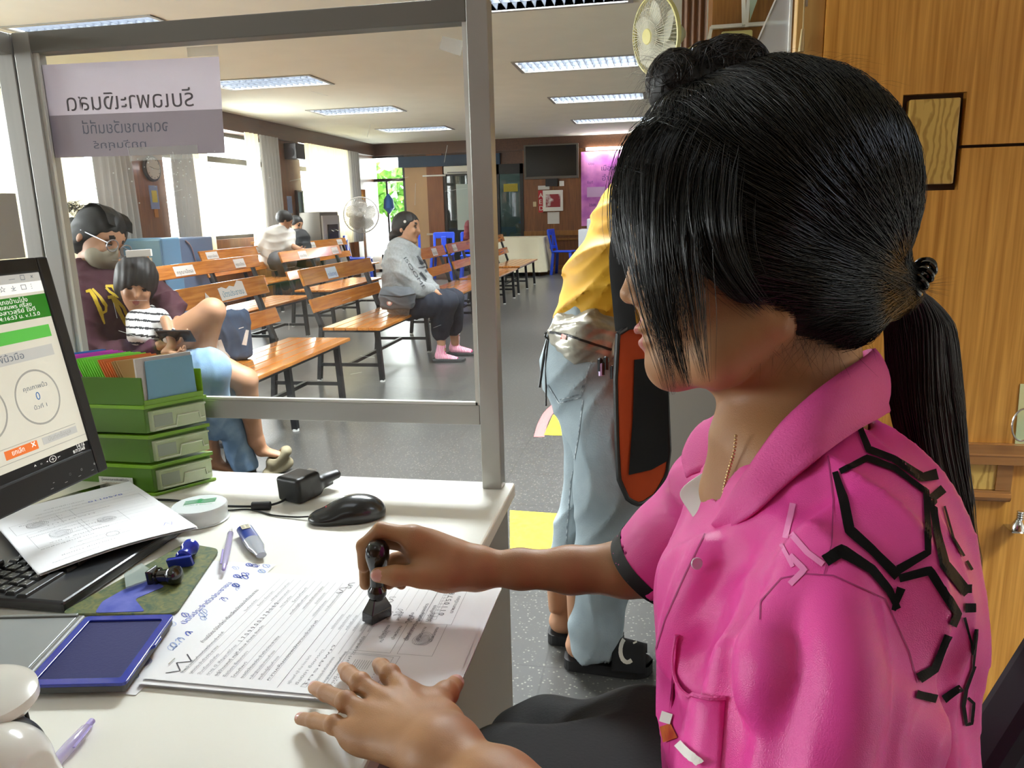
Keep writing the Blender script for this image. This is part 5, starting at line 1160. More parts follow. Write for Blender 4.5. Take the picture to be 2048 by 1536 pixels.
# strands drawn up to the knot and flyaways
A = []; rgk = np.random.default_rng(31)
for i in range(420):
    s_ = Hp(rgk.uniform(1270, 1640), rgk.uniform(200, 330), rgk.uniform(-.075, -.02)); e = Hp(1400+rgk.normal()*18, 185+rgk.normal()*8, -.02); pts = [on_shell(s_*(1-q)+e*q, .003+.004*math.sin(math.pi*q)) for q in np.linspace(0, .9, 10)]+[e]; A.append(resample(pts, 12))
strands('hair_strands', np.array(A), .00022, HAIRM, hair)
A = []
for i in range(330):
    k = rgk.random()
    if k < .35: s_ = Hp(rgk.uniform(1320, 1380), rgk.uniform(110, 220), rgk.uniform(-.03, .01)); e = s_-ex*rgk.uniform(.01, .032)+ey*rgk.uniform(-.005, .03); md = (s_+e)/2-ey*.006-ex*.004
    elif k < .85: x = rgk.uniform(1450, 1790); s_ = on_shell(Hp(x, 60+((x-1600)/200)**2*40, rgk.uniform(-.04, .04)), 0); e = s_+ex*rgk.uniform(-.03, .05)-ey*rgk.uniform(.002, .010); md = (s_+e)/2-ey*.006
    else: s_ = tie+ex*.006; e = s_+ex*rgk.uniform(.01, .035)+ey*rgk.uniform(-.01, .02); md = (s_+e)/2
    A.append(resample(catmull([s_, md, e], 5), 9))
strands('flyaway_hair', np.array(A), .00007, HAIRB, hair)
# black coil hair tie
m = MB(); tc_ = Hp(1826, 566, -.004); ax = unit(ex*.75+ey*.5-ez*.1); x, y, z = align(V(0, 0, 0), ax); pts = []
for a in np.linspace(0, 2*math.pi, 260): r_ = .0170+.0048*math.cos(a*15); pts.append(tc_+x*math.cos(a)*r_*1.25+y*math.sin(a)*r_+z*.0052*math.sin(a*15))
m.tube(pts, .0023, 8); m.build('hair_tie', mat('glossy black coil', '#08080a', .12, coat=.5), hair, smooth=True)
# ================================================================ things on the desk
DT = .75
PAPER = mat('white office paper', '#ebebee', .75); PINK_ = mat('printed grey lines', '#8c8c92', .8); PBLK = mat('printed black text', '#54545c', .8); PBLU = mat('blue stamp ink', '#4a5fc0', .7); LBLU = mat('pale blue ink', '#9fb2e0', .7)
LOR = ['ข้าพเจ้าขอยื่นคำขอต่อพนักงานเจ้าหน้าที่', 'เลขประจำตัวประชาชน', 'วันเดือนปีเกิด', 'อายุ ปี สัญชาติไทย', 'อยู่บ้านเลขที่ หมู่ที่ ตำบล อำเภอ จังหวัด', 'ชื่อบิดา ชื่อมารดา', 'โทรศัพท์', 'ขอมีบัตรประจำตัวประชาชน', 'หลักฐานประกอบคำขอ', 'ลงชื่อผู้ยื่นคำขอ', 'ความเห็นของพนักงานเจ้าหน้าที่']
def sheet_grid(o, u, v, w, h, zf, n=26, m=20):
    """page surface: o corner, u across, v up the page, zf(s,t) height"""
    return [[np.array([o[0]+u[0]*w*i/n+v[0]*h*j/m, o[1]+u[1]*w*i/n+v[1]*h*j/m, zf(i/n, j/m)]) for i in range(n+1)] for j in range(m+1)]
def on_page(o, u, v, w, h, zf, dz=.0004):
    def mp(vs):
        out = np.zeros_like(vs)
        for i, p in enumerate(vs): out[i] = (o[0]+u[0]*p[0]+v[0]*p[1], o[1]+u[1]*p[0]+v[1]*p[1], zf(p[0]/w, p[1]/h)+dz+p[2])
        return out
    return mp
class Page:
    def __init__(s, o, u, v, w, h, zf): s.o, s.u, s.v, s.w, s.h, s.zf = o, u, v, w, h, zf; s.m = MB(); s.mp = on_page(o, u, v, w, h, zf); s.m.grid(sheet_grid(o, u, v, w, h, zf), 0)
    def line(s, x0, y0, x1, y1, wd=.0004, mi=1):
        n = max(2, int(math.hypot((x1-x0)*s.w, (y1-y0)*s.h)/.012)); d = unit([(x1-x0)*s.w, (y1-y0)*s.h, 0]); q = np.array([-d[1], d[0]])*wd/2; vs = []
        for i in range(n+1):
            p = np.array([(x0+(x1-x0)*i/n)*s.w, (y0+(y1-y0)*i/n)*s.h]); vs += [[p[0]+q[0], p[1]+q[1], 0], [p[0]-q[0], p[1]-q[1], 0]]
        s.m.add(s.mp(np.array(vs)), [(2*i, 2*i+1, 2*i+3, 2*i+2) for i in range(n)], mi)
    def poly(s, pts, wd, mi=2):
        for a, b in zip(pts[:-1], pts[1:]): s.line(a[0], a[1], b[0], b[1], wd, mi)
    def box(s, x0, y0, x1, y1, wd=.0004, mi=1): s.poly([(x0, y0), (x1, y0), (x1, y1), (x0, y1), (x0, y0)], wd, mi)
    def text(s, t, x, y, size, fit=None, mi=2):
        def mp(vs): vs = vs.copy(); vs[:, 0] += x*s.w; vs[:, 1] += y*s.h; return s.mp(vs)
        s.m.text(t, size, None, mi, fit=fit*s.w if fit else None, map=mp, z=0)
    def blob(s, x, y, rx, ry, mi=1, n=90, seed=0, wd=.0004):
        for k in range(9): r_ = (k+1)/9; s.poly([(x+rx*r_*math.cos(a)*(1+.1*math.sin(3*a+k)), y+ry*r_*math.sin(a)*(1+.1*math.cos(2*a+k))) for a in np.linspace(0, 2*math.pi, 18)], wd, mi)
# ---- the stack of forms under the hands
fo = (-.553, .673); fu = (0, 1); fv = (-1, 0); FW, FH = .254, .345
def zform(base): return lambda s, t: base+.0075*math.exp(-(((1-t)-.93)/.16)**2)*math.exp(-((s-.95)/.45)**2)+.0012*math.sin(3*(1-t)+2*s)*(1-t)+.0003
rgp = random.Random(4)
for k in range(7):
    a = rgp.uniform(-.02, .02) if k < 6 else 0; dx, dy = (rgp.uniform(-.003, .005), rgp.uniform(-.004, .002)) if k < 6 else (0, 0)
    u = (math.sin(a), math.cos(a)); v = (-math.cos(a), math.sin(a)); b = DT+.0012+.0009*k
    o3 = (fo[0]+FH+dx, fo[1]+dy)           # lower page corner nearest the camera; v goes up the page towards -X
    pg = Page(o3, u, v, FW, FH, zform(b))
    if k == 6:
        Tt = lambda t: 1-t
        pg.poly([(.05, Tt(.055)), (.075, Tt(.095)), (.13, Tt(.055)), (.15, Tt(.10)), (.20, Tt(.06))], .0016, 2)
        pg.text('คำขอมีบัตร มีบัตรใหม่ หรือเปลี่ยนบัตรประจำตัวประชาชน', .30, Tt(.075), .0075, .52)
        for i in range(11):
            t = .11+i*.030; pg.line(.06, Tt(t+.004), .96, Tt(t+.004), .0003); pg.text(LOR[i], .06, Tt(t), .0046, (.34, .22, .16, .24, .42, .2, .12, .34, .22, .18, .5)[i], 2 if i in (0, 4, 7, 10) else 1); pg.text(LOR[(i*3+2) % 11], .60+.06*(i % 3), Tt(t), .0044, .12+.04*(i % 4), 1)
        for i, ch in enumerate('1709900377112'): pg.text(ch, .33+i*.03, Tt(.205), .008)
        pg.line(.02, Tt(.455), .98, Tt(.455), .0005, 2)
        for i in range(6):
            t = .485+i*.027; pg.line(.3, Tt(t+.003), .96, Tt(t+.003), .0003); pg.text(LOR[(i+4) % 11], .05, Tt(t), .0044, .22+.05*(i % 3), 1); pg.text(LOR[(i+7) % 11], .5, Tt(t), .0042, .14, 1)
        for i in (2, 3): pg.box(.04, Tt(.49+i*.027), .065, Tt(.472+i*.027))
        for i in range(5):
            pg.text('ลงชื่อ', .62+.0*i, Tt(.66+i*.04), .006, .08); pg.line(.72, Tt(.663+i*.04), .95, Tt(.663+i*.04), .0003)
            pg.text('เจ้าพนักงาน', .45, Tt(.68+i*.045), .0055, .12)
        rs = random.Random(8)
        for (sx, st) in ((.78, .62), (.66, .68), (.6, .74), (.84, .40), (.9, .42)):
            pg.poly([(sx+.012*math.sin(q*1.9)+q*.008, Tt(st)+.012*math.cos(q*2.6+sx*9)) for q in np.linspace(0, 9, 26)], .0005, 2)
        pg.box(.34, Tt(.60), .60, Tt(.74)); pg.text('ลายพิมพ์นิ้วมือ', .36, Tt(.62), .005, .1); pg.text('หมายเหตุ', .42, Tt(.69), .006, .1, 1)
        pg.box(.34, Tt(.765), .60, Tt(.885)); pg.blob(.47, Tt(.825), .055, .034, 1)
        pg.box(.05, Tt(.60), .31, Tt(.76)); pg.box(.02, Tt(.59), .32, Tt(.78))
        pg.m.add(pg.mp(np.array([[(.15+.035*math.cos(a))*FW, (1-.67+.025*math.sin(a))*FH, 0] for a in np.linspace(0, 2*math.pi, 22)[:-1]])), [tuple(range(21))], 2)
        for i in range(8): pg.line(.20, Tt(.64+i*.008), .27, Tt(.64+i*.008), .0005, 1); pg.line(.08+.022*i, Tt(.625), .088+.022*i, Tt(.625), .0008, 1); pg.line(.08+.022*i, Tt(.73), .088+.022*i, Tt(.73), .0008, 1)
        pg.box(.60, Tt(.785), .96, Tt(.90)); pg.text('เลขรับคำขอ', .62, Tt(.81), .0065, .15); pg.text('0 1 1 0 5 7 8', .68, Tt(.855), .010, .22); pg.text('นายทะเบียน', .70, Tt(.885), .0065, .16)
        for i in range(9): pg.box(.64+i*.03, Tt(.835), .665+i*.03, Tt(.815), .0003, 2)
        pg.text('ปลัดอำเภอ เจ้าพนักงานออกบัตร', .45, Tt(.775), .006, .34)
    o = pg.m.build('paper_form', [PAPER, PINK_, PBLK], smooth=False, solid=0)
    tag(o, 'top printed form being stamped, boxes and handwriting on it' if k == 6 else 'loose form in the stack beneath the one being stamped', 'paper', 'stack of forms under the hands')
# staple at the top edge
MB().bar((-.54, .700, DT+.0085), (-.54, .712, DT+.0085), .0008).build('staple', CHROME); bpy.data.objects['staple']['label'] = 'small wire staple at the head of the top form'; bpy.data.objects['staple']['category'] = 'staple'
# ---- ink-stained sheet beneath, and the patterned mouse mat
pg = Page((-.548, .652), (0, 1), (-1, 0), .318, .135, lambda s, t: DT+.0006+.0012*math.sin(4*s)*t*0+.0004)
rs = random.Random(2)
for i in range(26):
    s_ = rs.uniform(.05, .98); t_ = rs.uniform(.05, .42); pg.poly([(s_+.015*math.sin(q*2+i), t_+.05*math.cos(q*1.7+i)) for q in np.linspace(0, 5, 12)], rs.uniform(.0006, .0018), rs.choice([1, 2]))
pg.text('บัตรประจำตัวประชาชน', .45, .25, .012, .35, 2); pg.blob(.18, .25, .03, .08, 1, wd=.0012)
o = pg.m.build('stained_sheet', [PAPER, LBLU, PBLU]); tag(o, 'white sheet blotted with blue ink between the mouse mat and the forms', 'paper')
MATG = mat('green brown painted mat', '#34503a', .5, c2='#75743c', scale=60, detail=8, lo=.3, hi=.7, dist=2); MATB = mat('blue painted patch', '#3b49a8', .5, c2='#5f66b8', scale=40, detail=6); 
def rpoly(pts, r=.012, n=5):
    out = []; N = len(pts); pts = [np.array(p[:2], float) for p in pts]
    for i, p in enumerate(pts):
        a, b = unit(pts[i-1]-p), unit(pts[(i+1) % N]-p)
        for t in np.linspace(0, 1, n): out.append((p+a*r)*(1-t)**2+2*p*t*(1-t)+(p+b*r)*t*t)
    return out
t = empty('mouse_mat', (-.68, .88, DT), 'green and blue painted mouse mat under the stamps', 'mat')
c = [at(440, 1104, Z=DT), at(352, 1234, Z=DT), at(120, 1234, Z=DT), at(372, 1092, Z=DT)]
MB().prism(rpoly(c, .014), .003, None, 0, z0=DT+.0022).build('mat_sheet', [MATG], t)
bl = [at(300, 1160, Z=DT+.004), at(330, 1175, Z=DT+.004), at(270, 1200, Z=DT+.004), at(290, 1225, Z=DT+.004), at(190, 1228, Z=DT+.004), at(205, 1205, Z=DT+.004), at(250, 1180, Z=DT+.004)]
MB().prism(rpoly(bl, .006), .0006, None, 0, z0=DT+.0052).build('blue_figure', [MATB], t)
# ---- ink pad: grey tray, blue frame, dark blue pad, hinge and open lid
t = empty('ink_pad', (-.64, .73, DT), 'open stamp ink pad with blue frame and dark blue felt', 'ink pad')
zt = DT+.017; A_, B_, C_, D_ = at(172, 1232, Z=zt), at(348, 1228, Z=zt), at(250, 1366, Z=zt), at(62, 1372, Z=zt)
A_, B_, C_, D_ = [q[:2] for q in (A_, B_, C_, D_)]; D_ = A_+(C_-B_)
def inset(P4, a, b=None):
    P4 = [np.array(p) for p in P4]; u = unit(P4[1]-P4[0]); v = unit(P4[3]-P4[0]); b = b or a; return [P4[0]+u*a+v*b, P4[1]-u*a+v*b, P4[2]-u*a-v*b, P4[3]+u*a-v*b]
Q = [A_, B_, C_, D_]
MB().prism(rpoly(inset(Q, .001), .006), .0075, None, 0, z0=DT+.0055).build('tray', mat('dark grey plastic', '#4c4e50', .5), t, bevel=.001)
o_, i_ = rpoly(Q, .006), rpoly(inset(Q, .010, .011), .003); n = len(o_); m = MB(); z0, z1 = DT+.0135, zt
vs = [np.r_[p, z1] for p in o_]+[np.r_[p, z1] for p in i_]+[np.r_[p, z0] for p in o_]+[np.r_[p, z0] for p in i_]
m.add(vs, [(i, (i+1) % n, n+(i+1) % n, n+i) for i in range(n)]+[(2*n+i, 2*n+(i+1) % n, (i+1) % n, i) for i in range(n)]+[(n+i, n+(i+1) % n, 3*n+(i+1) % n, 3*n+i) for i in range(n)])
e = unit(C_-B_); p = B_+(C_-B_)*.42; out = unit(B_-A_); m.prism([p-e*.012, p+out*.004-e*.008, p+out*.004+e*.010, p+e*.014], .004, None, 0, z0=DT+.0132)
m.build('frame', mat('glossy blue frame', '#1c2f9e', .22, coat=.4), t, bevel=.0006)
MB().prism(rpoly(inset(Q, .0095, .0105), .003), .0012, None, 0, z0=DT+.0135).build('felt', mat('dark blue felt', '#20225a', .8, bump=.3, scale=300), t)
h0, h1 = A_-out*.006+unit(A_-D_)*.0, D_-out*.006; MB().cyl((h0[0], h0[1], DT+.0115), (h1[0], h1[1], DT+.0115), .0065, n=16).build('hinge', mat('grey hinge plastic', '#6c6d6c', .45), t, smooth=True)
u = -out; L0, L1 = h0+u*.006, h1+u*.006; L2, L3 = L1+u*.155, L0+u*.155
MB().prism([L0, L1, L2, L3], .004, None, 0, z0=DT+.012).build('lid', mat('brushed grey lid', '#8b8f90', .4, .4, c2='#989c9c', scale=3), t, bevel=.001)
m = MB(); e = unit(L0-L1); m.prism([L0, L0+e*.006, L3+e*.006, L3], .007, None, 0, z0=DT+.0112); m.build('lid_rim', mat('grey rim', '#7a7d7c', .4, .3), t, bevel=.001)
# ---- keyboard with wide palm rest, turned towards the clerk
t = empty('keyboard', (-.9, .92, DT), 'black keyboard with a smooth palm rest, half covered by papers', 'keyboard')
KX1 = -.757; m = MB(); m.box((-1.13, .797, DT+.001), (KX1, 1.07, DT+.017)); m.build('body', mat('black keyboard shell', '#2c2d30', .32), t, bevel=.004)
KEY = mat('black key caps', '#191a1d', .45); m = MB(); lt = MB()
def key(x0, x1, y0, y1, chs=''):
    z = DT+.017; i = .0022; vs = [(x0, y0, z), (x1, y0, z), (x1, y1, z), (x0, y1, z), (x0+i, y0+i, z+.0042), (x1-i, y0+i, z+.0042), (x1-i, y1-i, z+.0042), (x0+i, y1-i, z+.0042)]
    m.add(vs, [(4, 5, 6, 7), (0, 1, 5, 4), (1, 2, 6, 5), (2, 3, 7, 6), (3, 0, 4, 7)])
    if chs: lt.text(chs[0], .0052, frame((x1-.004, y0+.003, z+.0045), (0, 1, 0), n=(0, 0, 1)), 0, z=0)
    if len(chs) > 1: lt.text(chs[1], .0048, frame((x0+.008, y0+.009, z+.0045), (0, 1, 0), n=(0, 0, 1)), 0, z=0)
rows_ = ['', 'ZXCVBNM,.', 'ASDFGHJKL;', 'QWERTYUIOP', '1234567890', 'abcdefghij']; th = ['', 'ผปแอิืทมใ', 'ฟหกดเ้่าสว', 'ๆไำพะัีรนย', '/-ภถุึคตจข', '']
x = KX1-.058
key(x-.017, x, .80, .872); 
for j in range(9): key(x-.017, x, .875+j*.0215, .875+j*.0215+.019, ' ')
for r_ in range(1, 6):
    xx = x-.019*r_-.002; y = .80+.004*(r_ % 3)
    for j in range(12): key(xx-.017, xx, y+j*.0205, y+j*.0205+.0185, (rows_[r_][j]+(th[r_][j] if j < len(th[r_]) else '')) if j < len(rows_[r_]) else '')
ko = m.build('key_caps', KEY, t, bevel=.0008, seg=1); lt.build('key_lettering', mat('white key legends', '#d5d5d5', .6), t)
# ---- papers over the keyboard and beside the monitor
O_ = at(78, 1150, Z=DT+.024)[:2]; u = unit([.57, .82]); v = np.array([-u[1], u[0]]); W2, H2 = .222, .30
for k in range(4):
    zf = (lambda b: (lambda s, t: b+.006*math.sin(math.pi*s)*(1-t)+.004*t))(DT+.0225+.0010*k)
    oo = O_+(u*rgp.uniform(-.002, .002)+v*rgp.uniform(-.002, .002) if k < 3 else 0)
    pg = Page(oo, u, v, W2, H2, zf)
    if k == 3:
        for i in range(16):
            tt = .06+i*.052; pg.text(LOR[(i*5) % 11], .10+.07*(i % 4), tt, .0042, .28+.05*(i % 3), 1); pg.line(.5, tt-.004, .95, tt-.004, .0003)
        pg.box(.10, .30, .42, .52); pg.box(.45, .33, .70, .53); pg.box(.05, .56, .35, .72); pg.blob(.27, .41, .07, .06, 1); pg.blob(.58, .43, .06, .05, 1); pg.blob(.2, .64, .07, .05, 2)
        pg.poly([(.52+.04*math.cos(q), .19+.035*math.sin(q)) for q in np.linspace(0, 7, 20)], .0006, 2); pg.text('0110578', .6, .78, .011, .25, 3); pg.poly([(.83, .12), (.86, .16), (.88, .11), (.9, .15), (.84, .14)], .0006, 3); pg.box(.45, .60, .95, .74)
    o = pg.m.build('paper_form', [PAPER, PINK_, PBLK, PBLU]); tag(o, 'filled form with fingerprints lying across the keyboard' if k == 3 else 'loose form under the fingerprint form on the keyboard', 'paper', 'forms on the keyboard')
g = Page(at(-60, 1050, Z=DT+.02)[:2], unit([.4, .9]), unit([-.9, .4]), .3, .2, lambda s, t: DT+.0185+.004*math.sin(3*s)); o = g.m.build('plastic_sleeve', mat('crumpled cream sleeve', '#c9c6b4', .3)); tag(o, 'wrinkled cream plastic sleeve lying under the monitor', 'sleeve')
# ---- monitor
t = empty('monitor', (-.93, .80, DT), 'black-framed computer monitor showing a green and white Thai form screen', 'monitor')
pt_, pb_ = at(108, 512, X=-.925), at(209, 940, X=-.872); up = unit(pb_*0+V(pt_[0], pb_[1], pt_[2])-pb_); yy = (pt_[1]+pb_[1])/2; Hm = np.linalg.norm(V(pt_[0], 0, pt_[2])-V(pb_[0], 0, pb_[2]))
fr = frame(V(pb_[0], pb_[1]+.005, pb_[2]), (0, -1, 0), up)      # x towards the camera, y up the screen; z = outward?
nrm = fr[:3, 2]
if nrm[0] < 0: fr[:3, 2] *= -1
def L(x, y, z): return fr[:3, 0]*x+fr[:3, 1]*y+fr[:3, 2]*z+fr[:3, 3]
WM = .55; b1, bb = .022, .042
def mbox(m, x0, x1, y0, y1, z0, z1, mi=0):
    vs = [L(x, y, z) for z in (z0, z1) for (x, y) in ((x0, y0), (x1, y0), (x1, y1), (x0, y1))]; m.add(vs, [(0, 3, 2, 1), (4, 5, 6, 7), (0, 1, 5, 4), (1, 2, 6, 5), (2, 3, 7, 6), (3, 0, 4, 7)], mi); return m
m = MB(); mbox(m, 0, b1, 0, Hm, -.012, .004); mbox(m, WM-b1, WM, 0, Hm, -.012, .004); mbox(m, b1, WM-b1, 0, bb, -.012, .004); mbox(m, b1, WM-b1, Hm-b1, Hm, -.012, .004); m.build('bezel', mat('matt black bezel', '#1a1b1d', .45), t, bevel=.003)
m = MB(); mbox(m, .01, WM-.01, .01, Hm-.01, -.04, -.012); m.build('back_shell', BLACKP, t, bevel=.01)
def scr(name, c, e): return mat(name, c, .3, emit=e*.25)
SCRW = scr('screen grey-white', '#b9b7a9', .85); SG1 = scr('screen dark green', '#1f6a1c', .8); SG2 = scr('screen green', '#4fa544', .8); SGR = scr('screen grey band', '#a3a49f', .85); SBK = scr('screen black bar', '#131416', .5); SOR = scr('screen orange', '#c4642c', .9); STX = scr('screen text', '#55606c', .5); SWT = scr('screen white', '#dcdcd6', .95); SBL = scr('screen blue digit', '#31649a', .6); SLN = scr('screen line', '#8f8f88', .7)
m = MB(); X0, X1, Y0, Y1 = b1, WM-b1, bb, Hm-b1; SH = Y1-Y0; SW_ = X1-X0
mbox(m, X0, X1, Y0, Y1, -.012, .0005, 0)
def R_(x0, x1, y0, y1, mi, z=.0008): mbox(m, X0+x0*SW_, X0+x1*SW_, Y0+y0*SH, Y0+y1*SH, .0004, z, mi)
R_(0, 1, 0, .048, 5); R_(0, 1, .955, 1, 3); R_(0, 1, .90, .955, 7); R_(0, 1, .76, .885, 1); R_(0.02, 1, .655, .72, 2); R_(.03, 1, .555, .615, 3)
R_(.03, 1, .16, .163, 8); R_(0, 1, .085, .088, 8); R_(.185, .30, .105, .15, 6); R_(.03, .165, .112, .15, 3)
def ring(cx, cy, r):
    N = 48; vs = []
    for i in range(N):
        a = 2*math.pi*i/N; 
        for q in (r, r*.93): vs.append(L(X0+cx*SW_+q*math.cos(a), Y0+cy*SH+q*math.sin(a), .0008))
    m.add(vs, [(2*i, 2*i+1, (2*i+3) % (2*N), (2*i+2) % (2*N)) for i in range(N)], 8)
def T_(s, x, y, size, mi, fit=None, al='CENTER'):
    # text runs left to right as seen from the front (+X side): that is from the camera side away, i.e. towards -x of this frame
    f2 = np.eye(4); f2[:3, 0] = -fr[:3, 0]; f2[:3, 1] = fr[:3, 1]; f2[:3, 2] = fr[:3, 2]; f2[:3, 3] = L(X0+x*SW_, Y0+y*SH, .0010); m.text(s, size, f2, mi, align=al, z=0, fit=fit)
for (cx, q) in ((.135, 1), (.33, 1), (.53, 1), (.73, 1)):
    ring(cx, .36, .041); T_('คุณภาพนิ้ว', cx, .405, .009, 4, .045); T_('0', cx, .345, .017, 9); T_('นิ้วที่ 1', cx, .30, .008, 4, .024)
T_('การจัดเก็บลายพิมพ์นิ้วมือ', .30, .572, .013, 4, .16); T_('อำเภอบ้านโป่ง', .07, .855, .009, 7, .06, 'RIGHT'); T_('นายทะเบียน นายสมพร ศรีสุข', .06, .83, .008, 7, .12, 'RIGHT'); T_('ผู้ปฏิบัติงาน นางสาวสุรีย์ ใจดี', .05, .803, .008, 7, .14, 'RIGHT'); T_('วันที่ 8 กรกฎาคม 2568 เวลา 14:16:53 น. v.1.5.0', .04, .775, .008, 7, .2, 'RIGHT')
T_('ยกเลิก', .255, .118, .010, 7, .022); T_('×', .20, .112, .018, 7); T_('บันทึกข้อมูล', .10, .122, .009, 8, .045); T_('^ ▫ ◂ ⊕ ⌐', .17, .016, .007, 7, .05); T_('14:16', .035, .028, .008, 7); T_('8/7/2568', .045, .008, .007, 7); T_('—   □   ×', .07, .968, .010, 4, .045); T_('☆  ⤓  □  ⋮', .10, .918, .010, 4, .06)
m.build('screen', [SCRW, SG1, SG2, SGR, STX, SBK, SOR, SWT, SLN, SBL], t)
m = MB()
for i in range(4): f2 = np.eye(4); f2[:3, 0] = -fr[:3, 0]; f2[:3, 1] = fr[:3, 1]; f2[:3, 2] = fr[:3, 2]; f2[:3, 3] = L(.03+i*.028, .014, .0044); m.text('▪◦▫-'[i], .012, f2, 0, z=0); mbox(m, .031+i*.028, .036+i*.028, .009, .0098, .004, .0045)
m.build('button_marks', mat('grey button marks', '#9a9a9a', .5), t)
MB().box((-.97, .74, DT+.025), (-.955, .82, 1.0)).build('stand_neck', BLACKP, t); 
MB().box((-1.06, .68, DT+.018), (-.92, .88, DT+.03)).build('stand_foot', BLACKP, t, bevel=.004)
# ---- green drawer tower with cards in its open top tray
b0 = at(312, 992, Z=DT)[:2]; b1_ = b0+V(.062, .092); wv = np.linalg.norm(b1_-b0); u = unit(b1_-b0); v = np.array([-u[1], u[0]])*1.0; v = unit(V(-1, .02)); fr3 = frame((b0[0], b0[1], DT), (u[0], u[1], 0), n=(0, 0, 1)); fr3[:3, 1] = (v[0], v[1], 0)
DEP = .19; t = empty('drawer_tower', (b0[0]-.05, b0[1]+.05, DT), 'green plastic drawer tower with three clear drawers and an open top tray', 'drawer tower')
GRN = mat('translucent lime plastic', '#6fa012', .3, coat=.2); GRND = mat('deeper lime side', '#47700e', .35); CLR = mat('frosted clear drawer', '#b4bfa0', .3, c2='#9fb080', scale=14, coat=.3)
TH = .0565
m = MB()
for k in range(3):
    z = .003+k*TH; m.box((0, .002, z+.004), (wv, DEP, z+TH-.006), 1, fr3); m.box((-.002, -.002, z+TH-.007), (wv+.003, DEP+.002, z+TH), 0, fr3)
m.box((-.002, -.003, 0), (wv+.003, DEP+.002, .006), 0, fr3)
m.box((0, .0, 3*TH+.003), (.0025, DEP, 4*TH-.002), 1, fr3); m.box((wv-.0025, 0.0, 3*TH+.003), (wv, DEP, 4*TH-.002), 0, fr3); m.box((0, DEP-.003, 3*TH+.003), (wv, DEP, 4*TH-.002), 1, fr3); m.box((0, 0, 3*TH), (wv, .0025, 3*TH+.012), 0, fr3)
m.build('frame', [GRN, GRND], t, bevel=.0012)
for k in range(3):
    z = .0095+k*TH; m = MB(); m.box((.006, -.006, z), (wv-.006, .002, z+TH-.018), 0, fr3)
    hx0, hx1 = wv*.45, wv*.86; m.box((.006, -.009, z+TH-.022), (wv-.006, -.005, z+TH-.018), 0, fr3)
    dr = m.build('drawer', CLR, t, bevel=.001)
    m = MB(); pts = [(wv*.08, z+.004), (wv*.42, z+.004), (wv*.46, z+.022), (wv*.82, z+.022), (wv*.84, z+.010), (wv*.92, z+.010)]
    m.tube([fr3[:3, :3]@V(a, -.0075, b)+fr3[:3, 3] for a, b in pts], .0016, 6); m.build('handle', mat('pale drawer lip', '#c8d2b8', .3), dr)
    MB().box((wv*.08, -.0068, z+.008), (wv*.38, -.0058, z+.030), 0, fr3).build('drawer_window', mat('cloudy window', '#8f9a88', .3), dr)
fl = frame((b0[0]-.012, b0[1]-.0012, DT+.008), (-1, .02*0, 0), n=(0, -1, 0)); fl[:3, 0] = (v[0], v[1], 0); fl[:3, 1] = (0, 0, 1); fl[:3, 2] = (0, -1, 0)
# label on the long side: reads left to right from the front, so start at its left end
f2 = np.eye(4); f2[:3, 0] = -np.array([v[0], v[1], 0]); f2[:3, 1] = (0, 0, 1); nn = np.cross(f2[:3, 0], f2[:3, 1]); f2[:3, 2] = nn; s0 = b0+v*.115; f2[:3, 3] = (s0[0], s0[1], DT+.010); f2[:3, 3] += nn*.002
m = MB().box((0, 0, 0), (.072, .024, .0006), 0, f2); m.text('ตู้เอกสารลายพิมพ์นิ้วมือ', .006, f2, 1, fit=.058, z=.0008); m.v[-1] = m.v[-1]+f2[:3, 0]*.005+f2[:3, 1]*.017
m.text('งานบัตรประจำตัวประชาชน', .005, f2, 2, fit=.054, z=.0008); m.v[-1] = m.v[-1]+f2[:3, 0]*.005+f2[:3, 1]*.0105
m.text('รหัส 448 99(10/2/8)', .006, f2, 1, fit=.052, z=.0008); m.v[-1] = m.v[-1]+f2[:3, 0]*.006+f2[:3, 1]*.003
m.build('side_label', [mat('white label', '#c9cbbf', .5), PBLK, mat('orange print', '#a8823c', .6)], t)
def card(vpos, lean, h, w, c, label, grp, name='card_folder', x0=.006, th=.0012):
    p0 = fr3[:3, 3]+fr3[:3, 0]*x0+fr3[:3, 1]*vpos+V(0, 0, 3*TH+.006); up_ = unit(V(0, 0, 1)+fr3[:3, 1]*lean); vs = []
    for a in (0, th):
        for (x, y) in ((0, 0), (w, 0), (w, h), (.004, h)): vs.append(p0+fr3[:3, 0]*x+up_*y+fr3[:3, 1]*a)
    o = MB().add(vs, [(0, 1, 2, 3), (7, 6, 5, 4), (0, 4, 5, 1), (1, 5, 6, 2), (2, 6, 7, 3), (3, 7, 4, 0)]).build(name, mat('card '+c, c, .5)); tag(o, label, 'folder', grp); return o
rc = random.Random(6); specs = [('#b08a50', 'tan', 3), ('#d9742a', 'orange', 5), ('#7ed83a', 'bright green', 9), ('#c93fbf', 'magenta', 6), ('#2f7cc4', 'blue', 6)]; vp = .022
for (c, nm, n) in specs:
    for k in range(n): card(vp, .46, .078+.006*rc.random()+.012*(vp/.19), wv-.013, c, 'thin %s card folder standing in the open green tray' % nm, '%s card folders' % nm); vp += .0053
card(.008, .06, .082, wv-.006, '#c9c4bd', 'crumpled clear-white sleeve behind the pale blue card', 'front of the tray', 'card_sleeve', x0=.001, th=.003); card(.003, .03, .076, wv-.022, '#6f9fb4', 'pale blue card standing at the front of the green tray', 'front of the tray', x0=.012)
